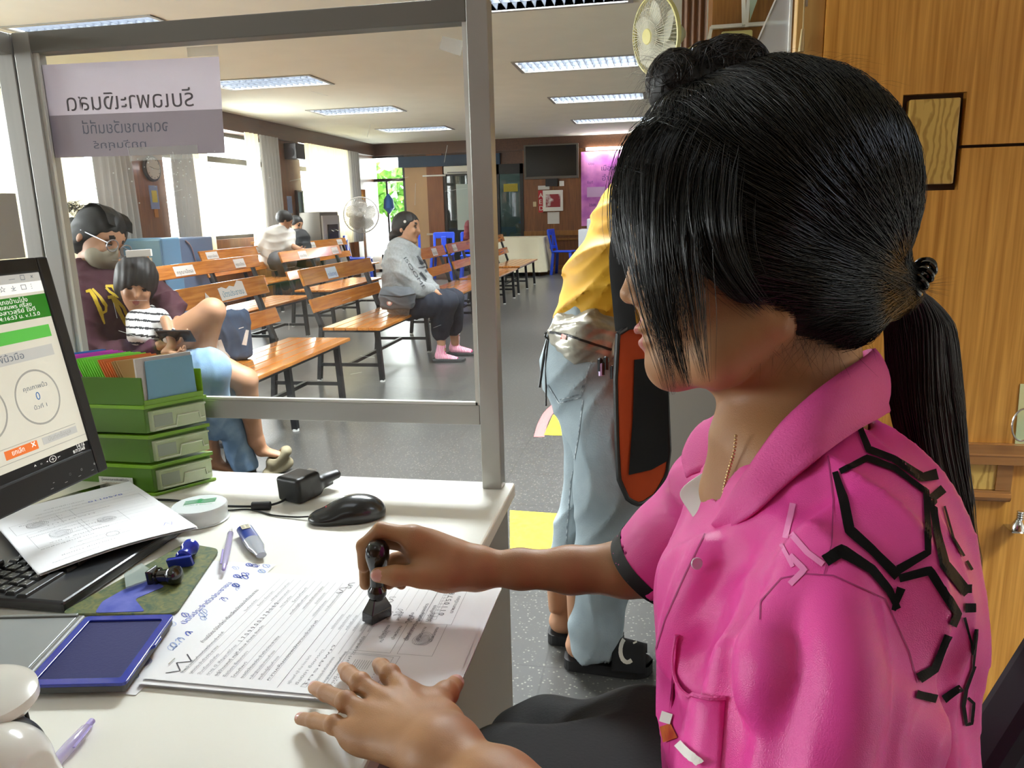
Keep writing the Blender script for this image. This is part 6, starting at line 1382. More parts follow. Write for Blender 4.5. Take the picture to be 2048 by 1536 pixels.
# ---- white round tin
tc = at(401, 1026, Z=DT+.012); tc[2] = DT; t = empty('round_tin', tc, 'small white round tub with a green printed lid', 'tub')
MB().lathe([(0, .0455), (.002, .0465), (.003, .044), (.018, .0435)], tc+V(0, 0, .0005), n=48).build('body', mat('white tub plastic', '#d5dadb', .25, coat=.4), t, smooth=True)
MB().lathe([(.0182, .0445), (.027, .0445), (.0285, .0435), (.0285, .0001)], tc, n=48).build('lid', mat('white tub plastic', '#d5dadb', .25, coat=.4), t, smooth=True)
m = MB(); f2 = frame(tc+V(-.026, -.004, .0288), (.92, .38, 0), n=(0, 0, 1))
for k in range(3): m.prism([(0, .012-.007*k), (.018, .015-.007*k), (.024, .019-.007*k), (.03, .014-.007*k), (.05, .017-.007*k), (.05, .013-.007*k), (.03, .0105-.007*k), (.02, .012-.007*k), (0, .009-.007*k)], .0002, f2, 0)
m.text('Health & Balance', .0065, f2, 0, fit=.046, z=.0002); m.v[-1] = m.v[-1]-f2[:3, 1]*.0125
m.build('lid_print', mat('green print', '#1f8a4c', .4), t)
# ---- black cradle, ferrite, cables, mouse
t = empty('scanner_cradle', (-.62, 1.25, DT), 'black wedge-shaped scanner cradle at the rear edge of the desk', 'cradle')
sf = Field([-.74, 1.14, DT-.01], [-.55, 1.36, DT+.08], .0016)
q0, q1 = at(590, 1000, Z=DT+.004), at(680, 950, Z=DT+.012); dd = unit(q1-q0); ff = [dd, np.cross(V(0, 0, 1), dd), V(0, 0, 1)]; cc = at(597, 972, Z=DT+.024)
sf.box(cc+dd*.002, (.030, .027, .0235), ff, .007, k=.002); sf.cone(cc+dd*.02-V(0, 0, .006), at(672, 948, Z=DT+.026), .018, .012, k=.012, u=ff[1], fa=.62, fb=.7); sf.cone(cc+dd*.02-V(0, 0, .016), at(660, 965, Z=DT+.010), .02, .010, k=.008, u=ff[1], fa=.35)
sf.ell(cc+dd*.052+V(0, 0, .020), (.022, .016, .018), k=.006, fr=ff, sub=True); sf.cut((0, 0, DT+.0005), (0, 0, -1)); sculpt('body', sf, mat('black satin plastic', '#161718', .38), t, it=1)
MB().box((-.004, -.008, -.002), (.004, .008, .004), 0, np.block([[np.stack(ff, 1), (cc+dd*.036+V(0, 0, .014))[:, None]], [np.zeros((1, 3)), np.ones((1, 1))]])).build('sensor', mat('white reader strip', '#d8d8d8', .3), t)
CBL = mat('black cable rubber', '#0f0f10', .4)
def cable(pts, r, label, name='cable'):
    o = MB().tube(catmull([at(x, y, Z=DT+z) for (x, y, z) in pts], 8), r, 8).build(name, CBL, smooth=True); tag(o, label, 'cable'); return o
cable([(300, 999, .004), (350, 1001, .004), (430, 1011, .004), (505, 1013, .005), (540, 1010, .005), (565, 1002, .006), (583, 988, .010)], .0022, 'thick black cable with a ferrite bead running to the cradle')
o = MB().cyl(at(504, 1012, Z=DT+.0075), at(541, 1011, Z=DT+.0075), .0075, n=20).build('ferrite_bead', mat('matt black ferrite', '#202022', .5), smooth=True, bevel=.001); tag(o, 'black ferrite cylinder on the thick cable', 'cable bead')
cable([(300, 1014, .002), (360, 1022, .002), (452, 1021, .002), (500, 1019, .002), (545, 1030, .002), (590, 1034, .003), (622, 1033, .006)], .0015, 'thin black mouse cable lying in front of the thick cable')
t = empty('computer_mouse', (-.51, 1.16, DT), 'black computer mouse with a red scroll wheel', 'mouse')
m0, m1 = at(622, 1036, Z=DT+.008), at(772, 1016, Z=DT+.012); dd = unit((m1-m0)*V(1, 1, 0)); ff = [dd, np.cross(V(0, 0, 1), dd), V(0, 0, 1)]; mc = (m0+m1)/2; mc[2] = DT; L_ = np.linalg.norm(m1-m0)
sf = Field(mc-V(.09, .07, .01), mc+V(.09, .07, .06), .0013); sf.ell(mc+dd*.012+V(0, 0, .010), (L_*.40, .034, .031), k=.003, fr=ff); sf.ell(mc-dd*.030+V(0, 0, .006), (L_*.30, .029, .016), k=.015, fr=ff); sf.cut(mc+V(0, 0, .0012), (0, 0, -1), .002); sculpt('shell', sf, mat('glossy black mouse shell', '#1b1c1e', .25, coat=.3), t)
w0 = mc-dd*.034+V(0, 0, .0205); MB().cyl(w0-ff[1]*.0035, w0+ff[1]*.0035, .0055, n=20).build('scroll_wheel', mat('red rubber wheel', '#b01e34', .4), t, smooth=True)
MB().tube([mc-dd*.05+V(0, 0, .0175), mc-dd*.03+V(0, 0, .0255), mc-dd*.005+V(0, 0, .036)], .0006, 5).build('button_seam', BLACKP, t)
# ---- correction pen and ball pens
def pen(a, b, label, r=.0048, clip=True, name='ball_pen', dark=False):
    a, b = np.array(a), np.array(b); t = empty(name, (a+b)/2, label, 'pen', 'clear lilac ball pens'); d = unit(b-a); L_ = np.linalg.norm(b-a)
    LIL = mat('lilac plastic', '#a99ad6', .3, coat=.3); CL = mat('clear lilac barrel', '#cfc6e6', .12, alpha=.55, coat=.5)
    MB().lathe([(0, .0012), (L_*.08, .0028), (L_*.14, r)], a, d, 16).build('tip', mat('silver pen tip', '#b9b9b4', .25, .7), t, smooth=True)
    MB().lathe([(L_*.14, r), (L_*.3, r*1.05), (L_*.6, r*1.1), (L_*.86, r*.85), (L_*.9, r*.6)], a, d, 20).build('barrel', CL, t, smooth=True)
    MB().cyl(a+d*L_*.14, a+d*L_*.8, .0019, n=10).build('refill', LIL, t, smooth=True); MB().lathe([(L_*.89, r*.62), (L_*.985, r*.6), (L_, r*.3)], a, d, 14).build('plunger', LIL, t, smooth=True)
    s = unit(np.cross(d, V(0, 0, 1))); MB().bar(a+d*L_*.55+s*(r*1.25)+V(0, 0, .002), a+d*L_*.88+s*(r*1.0)+V(0, 0, .002), .0028, .0012).build('clip', LIL, t, bevel=.0004); return t
pen(at(463, 1057, Z=DT+.009), at(447, 1140, Z=DT+.010), 'clear lilac ball pen lying between the mouse mat and the blue correction pen')
pen(at(62, 1580, Z=DT+.0055), at(186, 1440, Z=DT+.006), 'clear lilac ball pen on the bare desk in the near left corner', r=.0056)
t = empty('correction_pen', (-.63, 1.03, DT), 'short blue correction pen with a clear cap', 'correction pen')
a, b = at(489, 1058, Z=DT+.010), at(518, 1103, Z=DT+.009); d = unit(b-a); L_ = np.linalg.norm(b-a)*1.05; sd = unit(np.cross(V(0, 0, 1), d))
MB().lathe([(-.004, .006), (0, .0125), (L_*.5, .0130)], a, d, 24, sx=1, sy=.62, xdir=sd).build('body', mat('blue bottle label', '#2a3f92', .3, coat=.4), t, smooth=True)
MB().lathe([(L_*.5, .0130), (L_*.78, .0125), (L_*.95, .0085), (L_*1.1, .0075)], a, d, 24, sx=1, sy=.62, xdir=sd).build('cap', mat('clear silver cap', '#b4bac6', .15, .2, coat=.6), t, smooth=True)
f2 = frame(a+d*.004+sd*-.007+V(0, 0, .0088), d, n=(0, 0, 1)); m = MB().box((0, 0, -.0004), (.017, .013, .0002), 0, f2); m.text('ลิควิด', .006, f2, 1, fit=.014, z=.0004); m.v[-1] = m.v[-1]+f2[:3, 1]*.0075+f2[:3, 0]*.001; m.text('เปเปอร์', .006, f2, 1, fit=.014, z=.0004); m.v[-1] = m.v[-1]+f2[:3, 1]*.001+f2[:3, 0]*.001
m.build('label', [mat('cream label', '#d8cfae', .5), mat('navy print', '#1c2450', .5)], t)
# ---- rubber stamps
def stamp(base, ax, face, label, m_, dim=(.030, .014, .013), L_=.062, kr=.0145, sc=1, face_m=None):
    """block at base, handle along ax ending in a round knob"""
    base = np.array(base); ax = unit(ax); face = unit(face-ax*np.dot(face, ax)); t = empty('rubber_stamp', base, label, 'stamp'); w_ = np.cross(ax, face)
    f2 = np.eye(4); f2[:3, 0] = face; f2[:3, 1] = w_; f2[:3, 2] = ax; f2[:3, 3] = base; a, b, c = dim; a *= sc; b *= sc; c *= sc
    m = MB().box((-a/2, -b/2, 0), (a/2, b/2, c*.45), 0, f2); m.build('stamp_block', m_, t, bevel=.0012*sc)
    m = MB(); vs = [f2[:3, :3]@V(x*a*q, y*b*q, z)+base for (q, z) in ((.5, c*.45), (.28, c*.95)) for (x, y) in ((-1, -1), (1, -1), (1, 1), (-1, 1))]
    m.add(vs, [(4, 5, 6, 7), (0, 1, 5, 4), (1, 2, 6, 5), (2, 3, 7, 6), (3, 0, 4, 7)]); m.build('shoulder', m_, t, bevel=.001)
    pr = [(c*.9, .0088), (c*1.1, .0118), (c*1.3, .0118), (c*1.45, .0090), (L_*.45, .0088), (L_*.62, .0094), (L_*.70, .0125), (L_*.80, kr/sc if sc else kr), (L_*.90, kr/sc*.96), (L_*.97, kr/sc*.66), (L_, .0004)]
    MB().lathe([(h, r*sc) for h, r in pr], base, ax, 28).build('handle', m_, t, smooth=True); return t
SBLK = mat('glossy black stamp', '#0c0c0d', .18, coat=.5); SBLU = mat('glossy blue stamp', '#1a2ea6', .2, coat=.5)
bs = at(754, 1237, Z=DT+.0082); tp = at(755, 1080, Y=bs[1]+.004)
stamp(bs, tp-bs, V(.45, .95, 0), 'black round-handled stamp held upright and pressed on the form', SBLK, dim=(.034, .018, .030), L_=np.linalg.norm(tp-bs), kr=.0150)
bs = at(362, 1122, Z=DT+.0135); tp = at(396, 1072, Z=DT+.024); stamp(bs-unit(tp-bs)*.006, tp-bs, V(.75, -.5, 0), 'blue round-handled stamp lying on the mouse mat', SBLU, dim=(.037, .016, .014), L_=.050, kr=.0128)
bs = at(302, 1152, Z=DT+.0135); tp = at(372, 1150, Z=DT+.019); stamp(bs, tp-bs, V(.1, 0, 1), 'black stamp with clear mounting plate lying on the mouse mat', SBLK, dim=(.022, .022, .010), L_=.047, kr=.0135)
t = [o for o in bpy.data.objects if o.name.startswith('rubber_stamp') and 'clear mounting' in o.get('label', '')][0]
q = [at(248, 1150, Z=DT+.010), at(283, 1128, Z=DT+.010), at(300, 1140, Z=DT+.010), at(300, 1160, Z=DT+.010), at(252, 1177, Z=DT+.010)]
MB().prism([p[:2] for p in q], .003, None, 0, z0=DT+.009).build('clear_plate', mat('clear plate', '#b9c4c2', .1, alpha=.5, coat=.5), t, bevel=.0005)
# ---- white desk camera at the near left corner
t = empty('desk_camera', (-.70, .60, DT), 'white and black fingerprint camera at the near left corner of the desk', 'camera')
wc = at(-40, 1405, Z=DT+.075); WP = mat('glossy white shell', '#dddcd4', .22, coat=.4)
MB().lathe([(-.013, .02), (-.010, .040), (0, .047), (.009, .046), (.013, .038), (.014, .001)], wc, unit(V(.1, 0, 1)), 48).build('head', WP, t, smooth=True)
sf = Field([-.80, .44, DT], [-.52, .70, DT+.09], .0025); sf.ell(at(-20, 1530, Z=DT+.035), (.045, .045, .040), k=.004); sf.cut((0, 0, DT+.001), (0, 0, -1)); sculpt('lens_dome', sf, BLACKP, t)
MB().tube([at(45, 1405, Z=DT+.06), at(72, 1500, Z=DT+.03), at(95, 1545, Z=DT+.008)], .0022, 8).build('strut', BLACKP, t, smooth=True)
sf = Field([-.82, .42, DT], [-.52, .70, DT+.09], .0025); bc = at(-5, 1575, Z=DT+.02); sf.cone(V(bc[0], bc[1], DT+.004), V(bc[0], bc[1], DT+.03), .052, .046, k=.001); sf.cut((0, 0, DT+.0008), (0, 0, -1)); sculpt('base', sf, WP, t)
# ================================================================ the other people in the hall
def QL(F_, pts, k=.02, **kw):
    """pts: (px, py, d, radius in picture units)"""
    F_.chain([P(a, b, d) for a, b, d, r in pts], [r*d/1550 for a, b, d, r in pts], k, **kw)
def bounds(groups, h, pad=.05):
    A = [P(a, b, d) for g in groups for (a, b, d, r) in g]; rr = max(r*d/1550 for g in groups for (a, b, d, r) in g); return Field(np.min(A, 0)-rr-pad, np.max(A, 0)+rr+pad, h)
DARKF = mat('dark eyes and brows', '#1a1210', .6); LIPS = mat('dull red lips', '#8f4f45', .5)
def head_parts(F_, c, s, f, u):
    f = unit(f); u = unit(u-f*np.dot(u, f)); l = np.cross(u, f); fr = [f, u, l]; q = lambda a, b, e: c+s*(f*a+u*b+l*e)
    F_.ell(q(0, .018, 0), np.array((.094, .090, .074))*s, k=.01*s, fr=fr); F_.ell(q(.032, -.045, 0), np.array((.052, .068, .052))*s, k=.025*s, fr=fr)
    F_.ell(q(.060, -.095, 0), np.array((.020, .016, .022))*s, k=.02*s, fr=fr); F_.cone(q(.084, .008, 0), q(.100, -.028, 0), .008*s, .0105*s, k=.012*s)
    for e in (-1, 1): F_.ell(q(-.008, -.018, e*.073), np.array((.015, .028, .008))*s, k=.006*s, fr=fr); F_.ell(q(.070, -.030, e*.036), np.array((.018, .018, .014))*s, k=.012*s, fr=fr); F_.ell(q(.080, .004, e*.030), np.array((.010, .008, .014))*s, k=.006*s, fr=fr, sub=True)
    F_.ell(q(.082, -.062, 0), np.array((.008, .006, .018))*s, k=.005*s, fr=fr)
    spots = [(q(.084, .002, e*.030), .0115*s, 1, None) for e in (-1, 1)]+[(q(.088, .026, e*.034), .010*s, 1, None) for e in (-1, 1)]+[(q(.086, .027, e*.024), .009*s, 1, None) for e in (-1, 1)]+[(q(.088, -.062, 0), .014*s, 2, None)]
    return q, fr, spots
def hair_cap(name, c, s, f, u, parent, m=None, extra=None, h=.006, low=.0, back=.012, open_=1.0):
    f = unit(f); u = unit(u-f*np.dot(u, f)); l = np.cross(u, f); fr = [f, u, l]; q = lambda a, b, e: c+s*(f*a+u*b+l*e)
    H = Field(c-.26*s, c+.26*s, h); H.ell(q(-back, .030, 0), np.array((.102, .094, .086))*s, k=.01, fr=fr); H.ell(q(-.045, -.030-low, 0), np.array((.062, .065, .074))*s, k=.03*s, fr=fr)
    if extra: extra(H, q, fr)
    H.ell(q(.085, -.030, 0), np.array((.062*open_, .078, .074*open_))*s, k=.012*s, fr=fr, sub=True)
    H.warp(lambda p: .0016*s*np.sin(240*((p-c)@l)/s+4*np.sin(30*((p-c)@u)/s))); return sculpt(name, H, m or HAIRC, parent, it=1)
def hand(F_, w, d, n, s=1.0, curl=.5):
    """wrist w, pointing d, palm normal n"""
    d = unit(d); n = unit(n-d*np.dot(n, d)); x = np.cross(d, n)
    F_.cone(w, w+d*.06*s, .020*s, .026*s, k=.012*s, u=x, fa=.6, fb=.5)
    for i, (o, L_, r) in enumerate(((-.022, .055, .0075), (-.0075, .064, .008), (.0075, .060, .0078), (.022, .046, .0068))):
        a = w+d*.075*s+x*o*s; b = a+(d*math.cos(curl)+n*math.sin(curl))*L_*.5*s+x*o*.12*s; e = b+(d*math.cos(curl*2.2)+n*math.sin(curl*2.2))*L_*.5*s
        F_.chain([a-d*.02*s, a, b, e], (r*1.15*s, r*1.15*s, r*s, r*.85*s), k=.004*s)
    a = w+d*.02*s-x*.024*s; F_.chain([a, a+(d*.6-x*.6+n*.3)*.03*s, a+(d*.95-x*.5+n*.5)*.052*s], (.012*s, .0105*s, .0085*s), k=.006*s)
def foot(F_, a, t, s=1.0, r=.034):
    F_.cone(a, t, r*s, r*.72*s, k=.02, u=np.cross(unit(t-a), V(0, 0, 1)), fa=.75, fb=.5)
def person(name_label, loc):
    return empty('person', loc, name_label, 'person')
UP = V(0, 0, 1)
MAROON = mat('maroon hoodie cloth', '#431826', .85, c2='#371320', scale=5, bump=.3, bscale=60); GREYH = mat('heather grey sweatshirt', '#8c8f90', .9, c2='#9c9fa0', scale=60, bump=.3, bscale=40)
DENIM = mat('washed blue denim', '#6987a8', .85, c2='#8fa9c2', scale=9, bump=.3, bscale=200); DENIMG = mat('pale grey denim', '#86949b', .85, c2='#98a5ab', scale=7, bump=.3, bscale=220)
YEL = mat('golden yellow shirt', '#bd8a0c', .6, c2='#c89912', scale=6); NAVYC = mat('navy trousers', '#1b2230', .85); WHT = mat('white t-shirt cloth', '#cfccc6', .8); BLKS = mat('black shirt', '#17191c', .8); SPINK = mat('pink striped sock', '#d8407c', .7, c2='#e9d5da', scale=28, kind='wave', dist=1.5, lo=.45, hi=.6); SOLE = mat('dark sandal sole', '#2b2c2e', .7)
def wrinkle(amp, f, d1=ex, d2=ey): return lambda p: -amp*(1-np.abs(np.sin(f*(p@d1)+1.6*np.sin(.35*f*(p@d2)))))**2
# ---- the mother in the maroon hoodie
mo = person('person in maroon hoodie, glasses and face mask, looking down at a phone', P(200, 760, 3.6))
hc = P(198, 476, 3.62); fm = unit(ex*.84+ey*.42-ez*.28); um = unit(-ey*.9+ex*.42); ss = 1.22
hx, hfr, spots = None, None, None
bd = [[(165, 560, 3.62, 24)], [(415, 850, 3.7, 30), (470, 950, 3.9, 20)], [(300, 690, 3.4, 20), (360, 690, 3.4, 20)], [(140, 420, 3.6, 60)]]
B_f = bounds(bd, .0065); hx, hfr, spots = head_parts(B_f, hc, ss, fm, um); QL(B_f, [(180, 520, 3.63, 24), (160, 580, 3.63, 30)])
QL(B_f, [(300, 700, 3.42, 12), (322, 690, 3.40, 10)]); hand(B_f, P(318, 692, 3.40), ex+ey*-.15, -ey-ez*.3, 1.15, .5)
QL(B_f, [(355, 640, 3.50, 9), (352, 672, 3.46, 9)]); hand(B_f, P(352, 664, 3.46), ey-ex*.1, -ex, 1.0, .6)
QL(B_f, [(420, 845, 3.72, 15), (425, 900, 3.80, 13), (430, 922, 3.84, 14)], k=.02); foot(B_f, P(420, 925, 3.83), P(468, 940, 3.85), 1.0, .040); B_f.cut((0, 0, .012), (0, 0, -1))
sculpt('body', B_f, [SKIN2, DARKF, LIPS], mo, paint=lambda c: near(c, spots))
T_f = Field(np.array([-2.95, 2.85, .40]), np.array([-1.80, 3.75, 1.20]), .0085)
QL(T_f, [(172, 560, 3.63, 46), (190, 620, 3.62, 66), (205, 700, 3.60, 74), (220, 770, 3.60, 80)], k=.04); QL(T_f, [(150, 572, 3.62, 40), (225, 572, 3.66, 34)], k=.03)
QL(T_f, [(150, 600, 3.48, 34), (185, 715, 3.44, 33), (245, 712, 3.42, 30), (303, 700, 3.42, 24)], k=.02); QL(T_f, [(232, 585, 3.72, 34), (318, 598, 3.66, 30), (342, 612, 3.60, 24), (350, 640, 3.52, 15)], k=.02)
QL(T_f, [(150, 548, 3.66, 30), (205, 558, 3.60, 22)], k=.02); T_f.ell(P(180, 500, 3.62), (.09, .09, .07), k=.01, sub=True)
T_f.warp(wrinkle(.012, 34, ey, ex)); T_f.warp(wrinkle(.006, 70, ex, ey)); hoodie = sculpt('hoodie', T_f, [MAROON], mo, it=2)
hb_ = bvh_of([hoodie]); m = MB(); YP = mat('yellow printed letters', '#d6b41e', .6)
k_ = lambda pts: [(100+x/4.39, 370+y/4.39) for x, y in pts]
for pts, wd in (([(310, 940), (350, 930), (385, 985), (430, 1080), (450, 1140), (475, 1225)], (5, 8, 8, 9, 7, 3)), ([(370, 915), (440, 990), (490, 1060), (490, 1110), (430, 1140)], (4, 6, 6, 5, 6)), ([(485, 890), (545, 890), (600, 990), (520, 940), (490, 905)], (5, 6, 5, 5, 4)), ([(505, 990), (545, 985), (600, 1100), (660, 1220), (715, 1285)], (6, 9, 8, 8, 6)), ([(560, 990), (640, 1080), (675, 1160), (650, 1175)], (5, 6, 6, 4))): ribbon(m, hb_, k_(pts), wd, 0, lift=.004, step=2)
if m.v: m.build('letter_print', YP, mo)
J_f = Field(np.array([-2.75, 2.75, .02]), np.array([-1.55, 3.95, .82]), .0085)
QL(J_f, [(240, 775, 3.60, 60), (330, 748, 3.52, 48), (415, 740, 3.48, 44)], k=.04); QL(J_f, [(415, 740, 3.48, 44), (424, 800, 3.58, 33), (425, 855, 3.70, 27)], k=.02); QL(J_f, [(330, 760, 3.66, 48), (425, 765, 3.66, 42), (455, 840, 3.74, 28), (490, 930, 3.86, 26)], k=.03)
J_f.cone(P(424, 850, 3.70), P(426, 890, 3.76), .045, .05, k=.002, sub=True); J_f.warp(wrinkle(.006, 60)); sculpt('jeans', J_f, DENIM, mo, it=2)
def tail_bun(H, q, fr):
    H.ell(q(-.13, -.02, 0), (.055, .060, .055), k=.02, fr=fr)
hr = hair_cap('hair', hc, ss, fm, um, mo, h=.0065, extra=tail_bun, open_=1.15)
A = []; rg = np.random.default_rng(2)
for i in range(60): a = P(140+rg.uniform(-12, 14), 425+rg.uniform(-6, 8), 3.62); A.append(resample(catmull([a, a+ex*rg.uniform(-.03, .04)-ey*.03, a+ex*rg.uniform(-.06, .11)-ey*rg.uniform(.02, .06)], 4), 7))
for i in range(500):
    a0 = rg.uniform(-.09, .09); e0 = rg.uniform(-.06, .06); pts = [hx(.075, .07+.0*a0, e0), hx(.02, .118, e0*1.2), hx(-.06, .10, e0), hx(-.125, .01+.3*a0, e0*.5)]; A.append(resample(catmull(pts, 3), 7))
strands('hair_strands', np.array(A), .0011, HAIRM, hr)
mk = Field(hc-.2, hc+.2, .005); l_ = np.cross(um, fm); mk.ell(hx(.052, -.060, 0), np.array((.058, .052, .060))*ss, k=.005, fr=hfr); mk.ell(hx(.094, -.030, 0), np.array((.018, .03, .016))*ss, k=.02, fr=hfr); mk.cut(hx(0, -.022, 0), um*1.0-fm*.35, k=.004); mk.cut(hx(-.0, 0, 0)+fm*.02, -fm, k=.004)
sculpt('face_mask', mk, mat('khaki grey face mask', '#8c8471', .8), mo)
m = MB()
for e in (-1, 1): m.tube([hx(.108, .002, e*.034)+ss*(um*.022*math.sin(a)+l_*.026*math.cos(a)) for a in np.linspace(0, 2*math.pi, 20)], .0028, 6)
for e in (-1, 1): m.bar(hx(.108, .006, e*.060), hx(-.01, .002, e*.082), .004)
m.build('glasses', mat('silver glasses frame', '#9fa0a5', .3, .7), mo)
m = MB(); m.tube([hx(.02, -.03, .066), hx(.0, -.0, .078)], .002, 5).tube([hx(.03, -.075, .06), hx(-.005, -.02, .08)], .002, 5); m.build('mask_strap', WHT, mo)
fr_p = frame(P(352, 672, 3.36), ex, -ey*.5-ez*.8); o = MB().box((-.075, -.040, -.004), (.075, .040, .004), 0, fr_p).build('phone', mat('dark phone', '#20242a', .2), bevel=.003); tag(o, 'dark mobile phone held between the mother and the child', 'phone')
# ---- the child in the striped shirt
ch = person('child with dark fringe in a black and white striped shirt, legs bare, watching the phone', P(330, 720, 3.5))
cc_ = P(272, 566, 3.44); fc_ = unit(ex*.45+ey*.42-ez*.8); uc = unit(-ey*.93+ex*.05); cs = 1.02
Cb = bounds([[(272, 566, 3.44, 60)], [(300, 640, 3.46, 20)], [(560, 925, 3.85, 24)], [(440, 610, 3.5, 20)]], .0065); cx, cfr, cspots = head_parts(Cb, cc_, cs, fc_, uc)
QL(Cb, [(276, 600, 3.46, 18), (286, 640, 3.46, 20)]); QL(Cb, [(300, 690, 3.5, 24), (360, 670, 3.46, 31), (424, 622, 3.46, 25)], k=.02); QL(Cb, [(424, 622, 3.46, 25), (408, 700, 3.5, 21), (395, 760, 3.56, 17)], k=.02)
QL(Cb, [(320, 730, 3.58, 26), (420, 728, 3.6, 30), (490, 760, 3.62, 24)], k=.02); QL(Cb, [(490, 760, 3.62, 24), (500, 820, 3.7, 19), (512, 880, 3.80, 15), (522, 898, 3.83, 13)], k=.02); foot(Cb, P(524, 902, 3.84), P(572, 912, 3.86), 1.0, .034)
QL(Cb, [(330, 640, 3.40, 10), (345, 690, 3.36, 8), (330, 705, 3.36, 8)], k=.01); hand(Cb, P(330, 704, 3.36), ex*.8+ey*.1-ez*.1, -ey, .8, .6)
sculpt('body', Cb, [SKIN2, DARKF, LIPS], ch, paint=lambda c: near(c, cspots))
def fringe(H, q, fr): H.ell(q(.03, .062, 0), (.075, .045, .070), k=.015, fr=fr); H.ell(q(-.03, -.05, 0), (.07, .075, .086), k=.02, fr=fr)
def hc_child():
    f = unit(fc_); u = unit(uc-f*np.dot(uc, f)); l = np.cross(u, f); fr = [f, u, l]; q = lambda a, b, e: cc_+cs*(f*a+u*b+l*e)
    H = Field(cc_-.2, cc_+.2, .0055); H.ell(q(-.008, .028, 0), (.108, .098, .090), k=.01, fr=fr); H.ell(q(-.035, -.030, 0), (.070, .080, .086), k=.03, fr=fr)
    H.ell(q(.105, -.048, 0), (.074, .066, .064), k=.006, fr=fr, sub=True); H.warp(lambda p: .0018*np.sin(260*((p-cc_)@l))); return sculpt('hair', H, HAIRC, ch)
hcb = hc_child(); m = MB().bar(P(253, 508, 3.33), P(303, 505, 3.33), .016, .03); m.build('hair_clip', WHT, ch, bevel=.002)
# striped shirt
Cs = Field(np.array([-2.45, 2.85, .50]), np.array([-1.75, 3.6, 1.1]), .0065); QL(Cs, [(288, 628, 3.48, 26), (300, 665, 3.48, 40), (310, 720, 3.5, 44)], k=.03); QL(Cs, [(275, 640, 3.42, 22), (275, 672, 3.38, 20)], k=.02); QL(Cs, [(318, 636, 3.46, 20), (342, 672, 3.40, 18)], k=.02); Cs.ell(P(280, 606, 3.46), (.052, .052, .045), k=.01, sub=True)
sculpt('striped_shirt', Cs, [mat('white shirt cloth', '#cfcdcb', .8), mat('black stripe', '#1e1f24', .8)], ch, it=2, paint=lambda c: (((c@(-ey)+.06*(c@ex)) % .034) < .009).astype(int))
cl_ = Field(P(545, 905, 3.85)-.2, P(545, 905, 3.85)+.22, .005); CLOG = mat('khaki rubber clog', '#857c63', .7)
cl_.cone(P(548, 925, 3.86), P(572, 902, 3.86), .048, .040, k=.01, u=np.cross(ex, UP), fa=.8, fb=.7); cl_.cone(P(540, 950, 3.86), P(575, 925, 3.90), .04, .03, k=.02); cl_.cut((0, 0, .004), (0, 0, -1)); cl_.cone(P(520, 890, 3.83), P(550, 906, 3.84), .042, .034, k=.004, sub=True); sculpt('clog', cl_, CLOG, ch)
o2 = Field(P(450, 945, 3.86)-.2, P(480, 940, 3.9)+.2, .005); o2.cone(P(455, 948, 3.86), P(500, 945, 3.92), .05, .045, k=.01, u=np.cross(ex, UP), fa=.9, fb=.8); o2.cut((0, 0, .025), (0, 0, 1)); o2.cut((0, 0, .002), (0, 0, -1)); sculpt('sandal', o2, mat('brown sandal sole', '#5c5348', .8), mo)
# ---- blue bag with white shapes standing on the bench
t = empty('tote_bag', at(462, 722, Z=.432), 'dark blue cloth bag with white patches standing on the nearest bench', 'bag')
bg = Field(at(462, 722, Z=.432)-.25, at(462, 722, Z=.432)+.45, .007); bx = unit(V(ex[0], ex[1], 0)); by = np.cross(UP, bx); bz = at(462, 722, Z=.432); bg.box(bz+V(0, .06, .145), (.092, .06, .145), [bx, by, UP], .03, k=.005); bg.warp(wrinkle(.008, 40)); bg.cut((0, 0, .434), (0, 0, -1)); bgo = sculpt('bag_body', bg, mat('slate blue cloth', '#3f5068', .8), t, it=2)
bb = bvh_of([bgo]); m = MB(); ribbon(m, bb, [(482, 655), (482.5, 656.5)], 10, 0, lift=.003, step=1); ribbon(m, bb, [(438, 680), (444, 705), (460, 718)], (10, 16, 8), 0, lift=.003, step=2); ribbon(m, bb, [(494, 660), (488, 690)], (6, 9), 0, lift=.003, step=2)
if m.v: m.build('white_patch', WHT, t)
q = [P(410, 585, 4.6), P(446, 622, 4.6), P(412, 630, 4.6), P(430, 630, 4.75)]; o = MB().add(q, [(0, 1, 2), (0, 3, 1), (0, 2, 3), (1, 3, 2)]).build('paper_carton', NOTE); tag(o, 'white pointed paper packet sticking up behind the blue bag', 'packet')
# ---- the woman in the grey sweatshirt
gl_ = person('person in a grey hooded sweatshirt and navy trousers sitting upright on the second bench', P(815, 605, 6.55))
gc = P(814, 457, 6.58); gf = unit(ex*.93-ez*.33+ey*.02); gu = unit(-ey); gs = 1.18
Gb = bounds([[(814, 457, 6.58, 36)], [(930, 712, 6.95, 14)], [(880, 720, 6.7, 14)]], .0085); gx, gfr, gsp = head_parts(Gb, gc, gs, gf, gu); QL(Gb, [(808, 475, 6.6, 13), (806, 498, 6.6, 15)])
hand(Gb, P(872, 586, 6.42), ex*.8+ey*.45, -ez*.2+ey, 1.2, .25); QL(Gb, [(856, 578, 6.44, 8), (873, 586, 6.42, 7)])
QL(Gb, [(880, 655, 6.66, 10), (884, 700, 6.68, 8)]); QL(Gb, [(906, 650, 6.86, 10), (910, 685, 6.92, 8)]); sculpt('body', Gb, [SKIN2, DARKF, LIPS], gl_, paint=lambda c: near(c, gsp))
def gb(H, q, fr): H.ell(q(-.10, -.05, 0), (.05, .045, .05), k=.02, fr=fr)
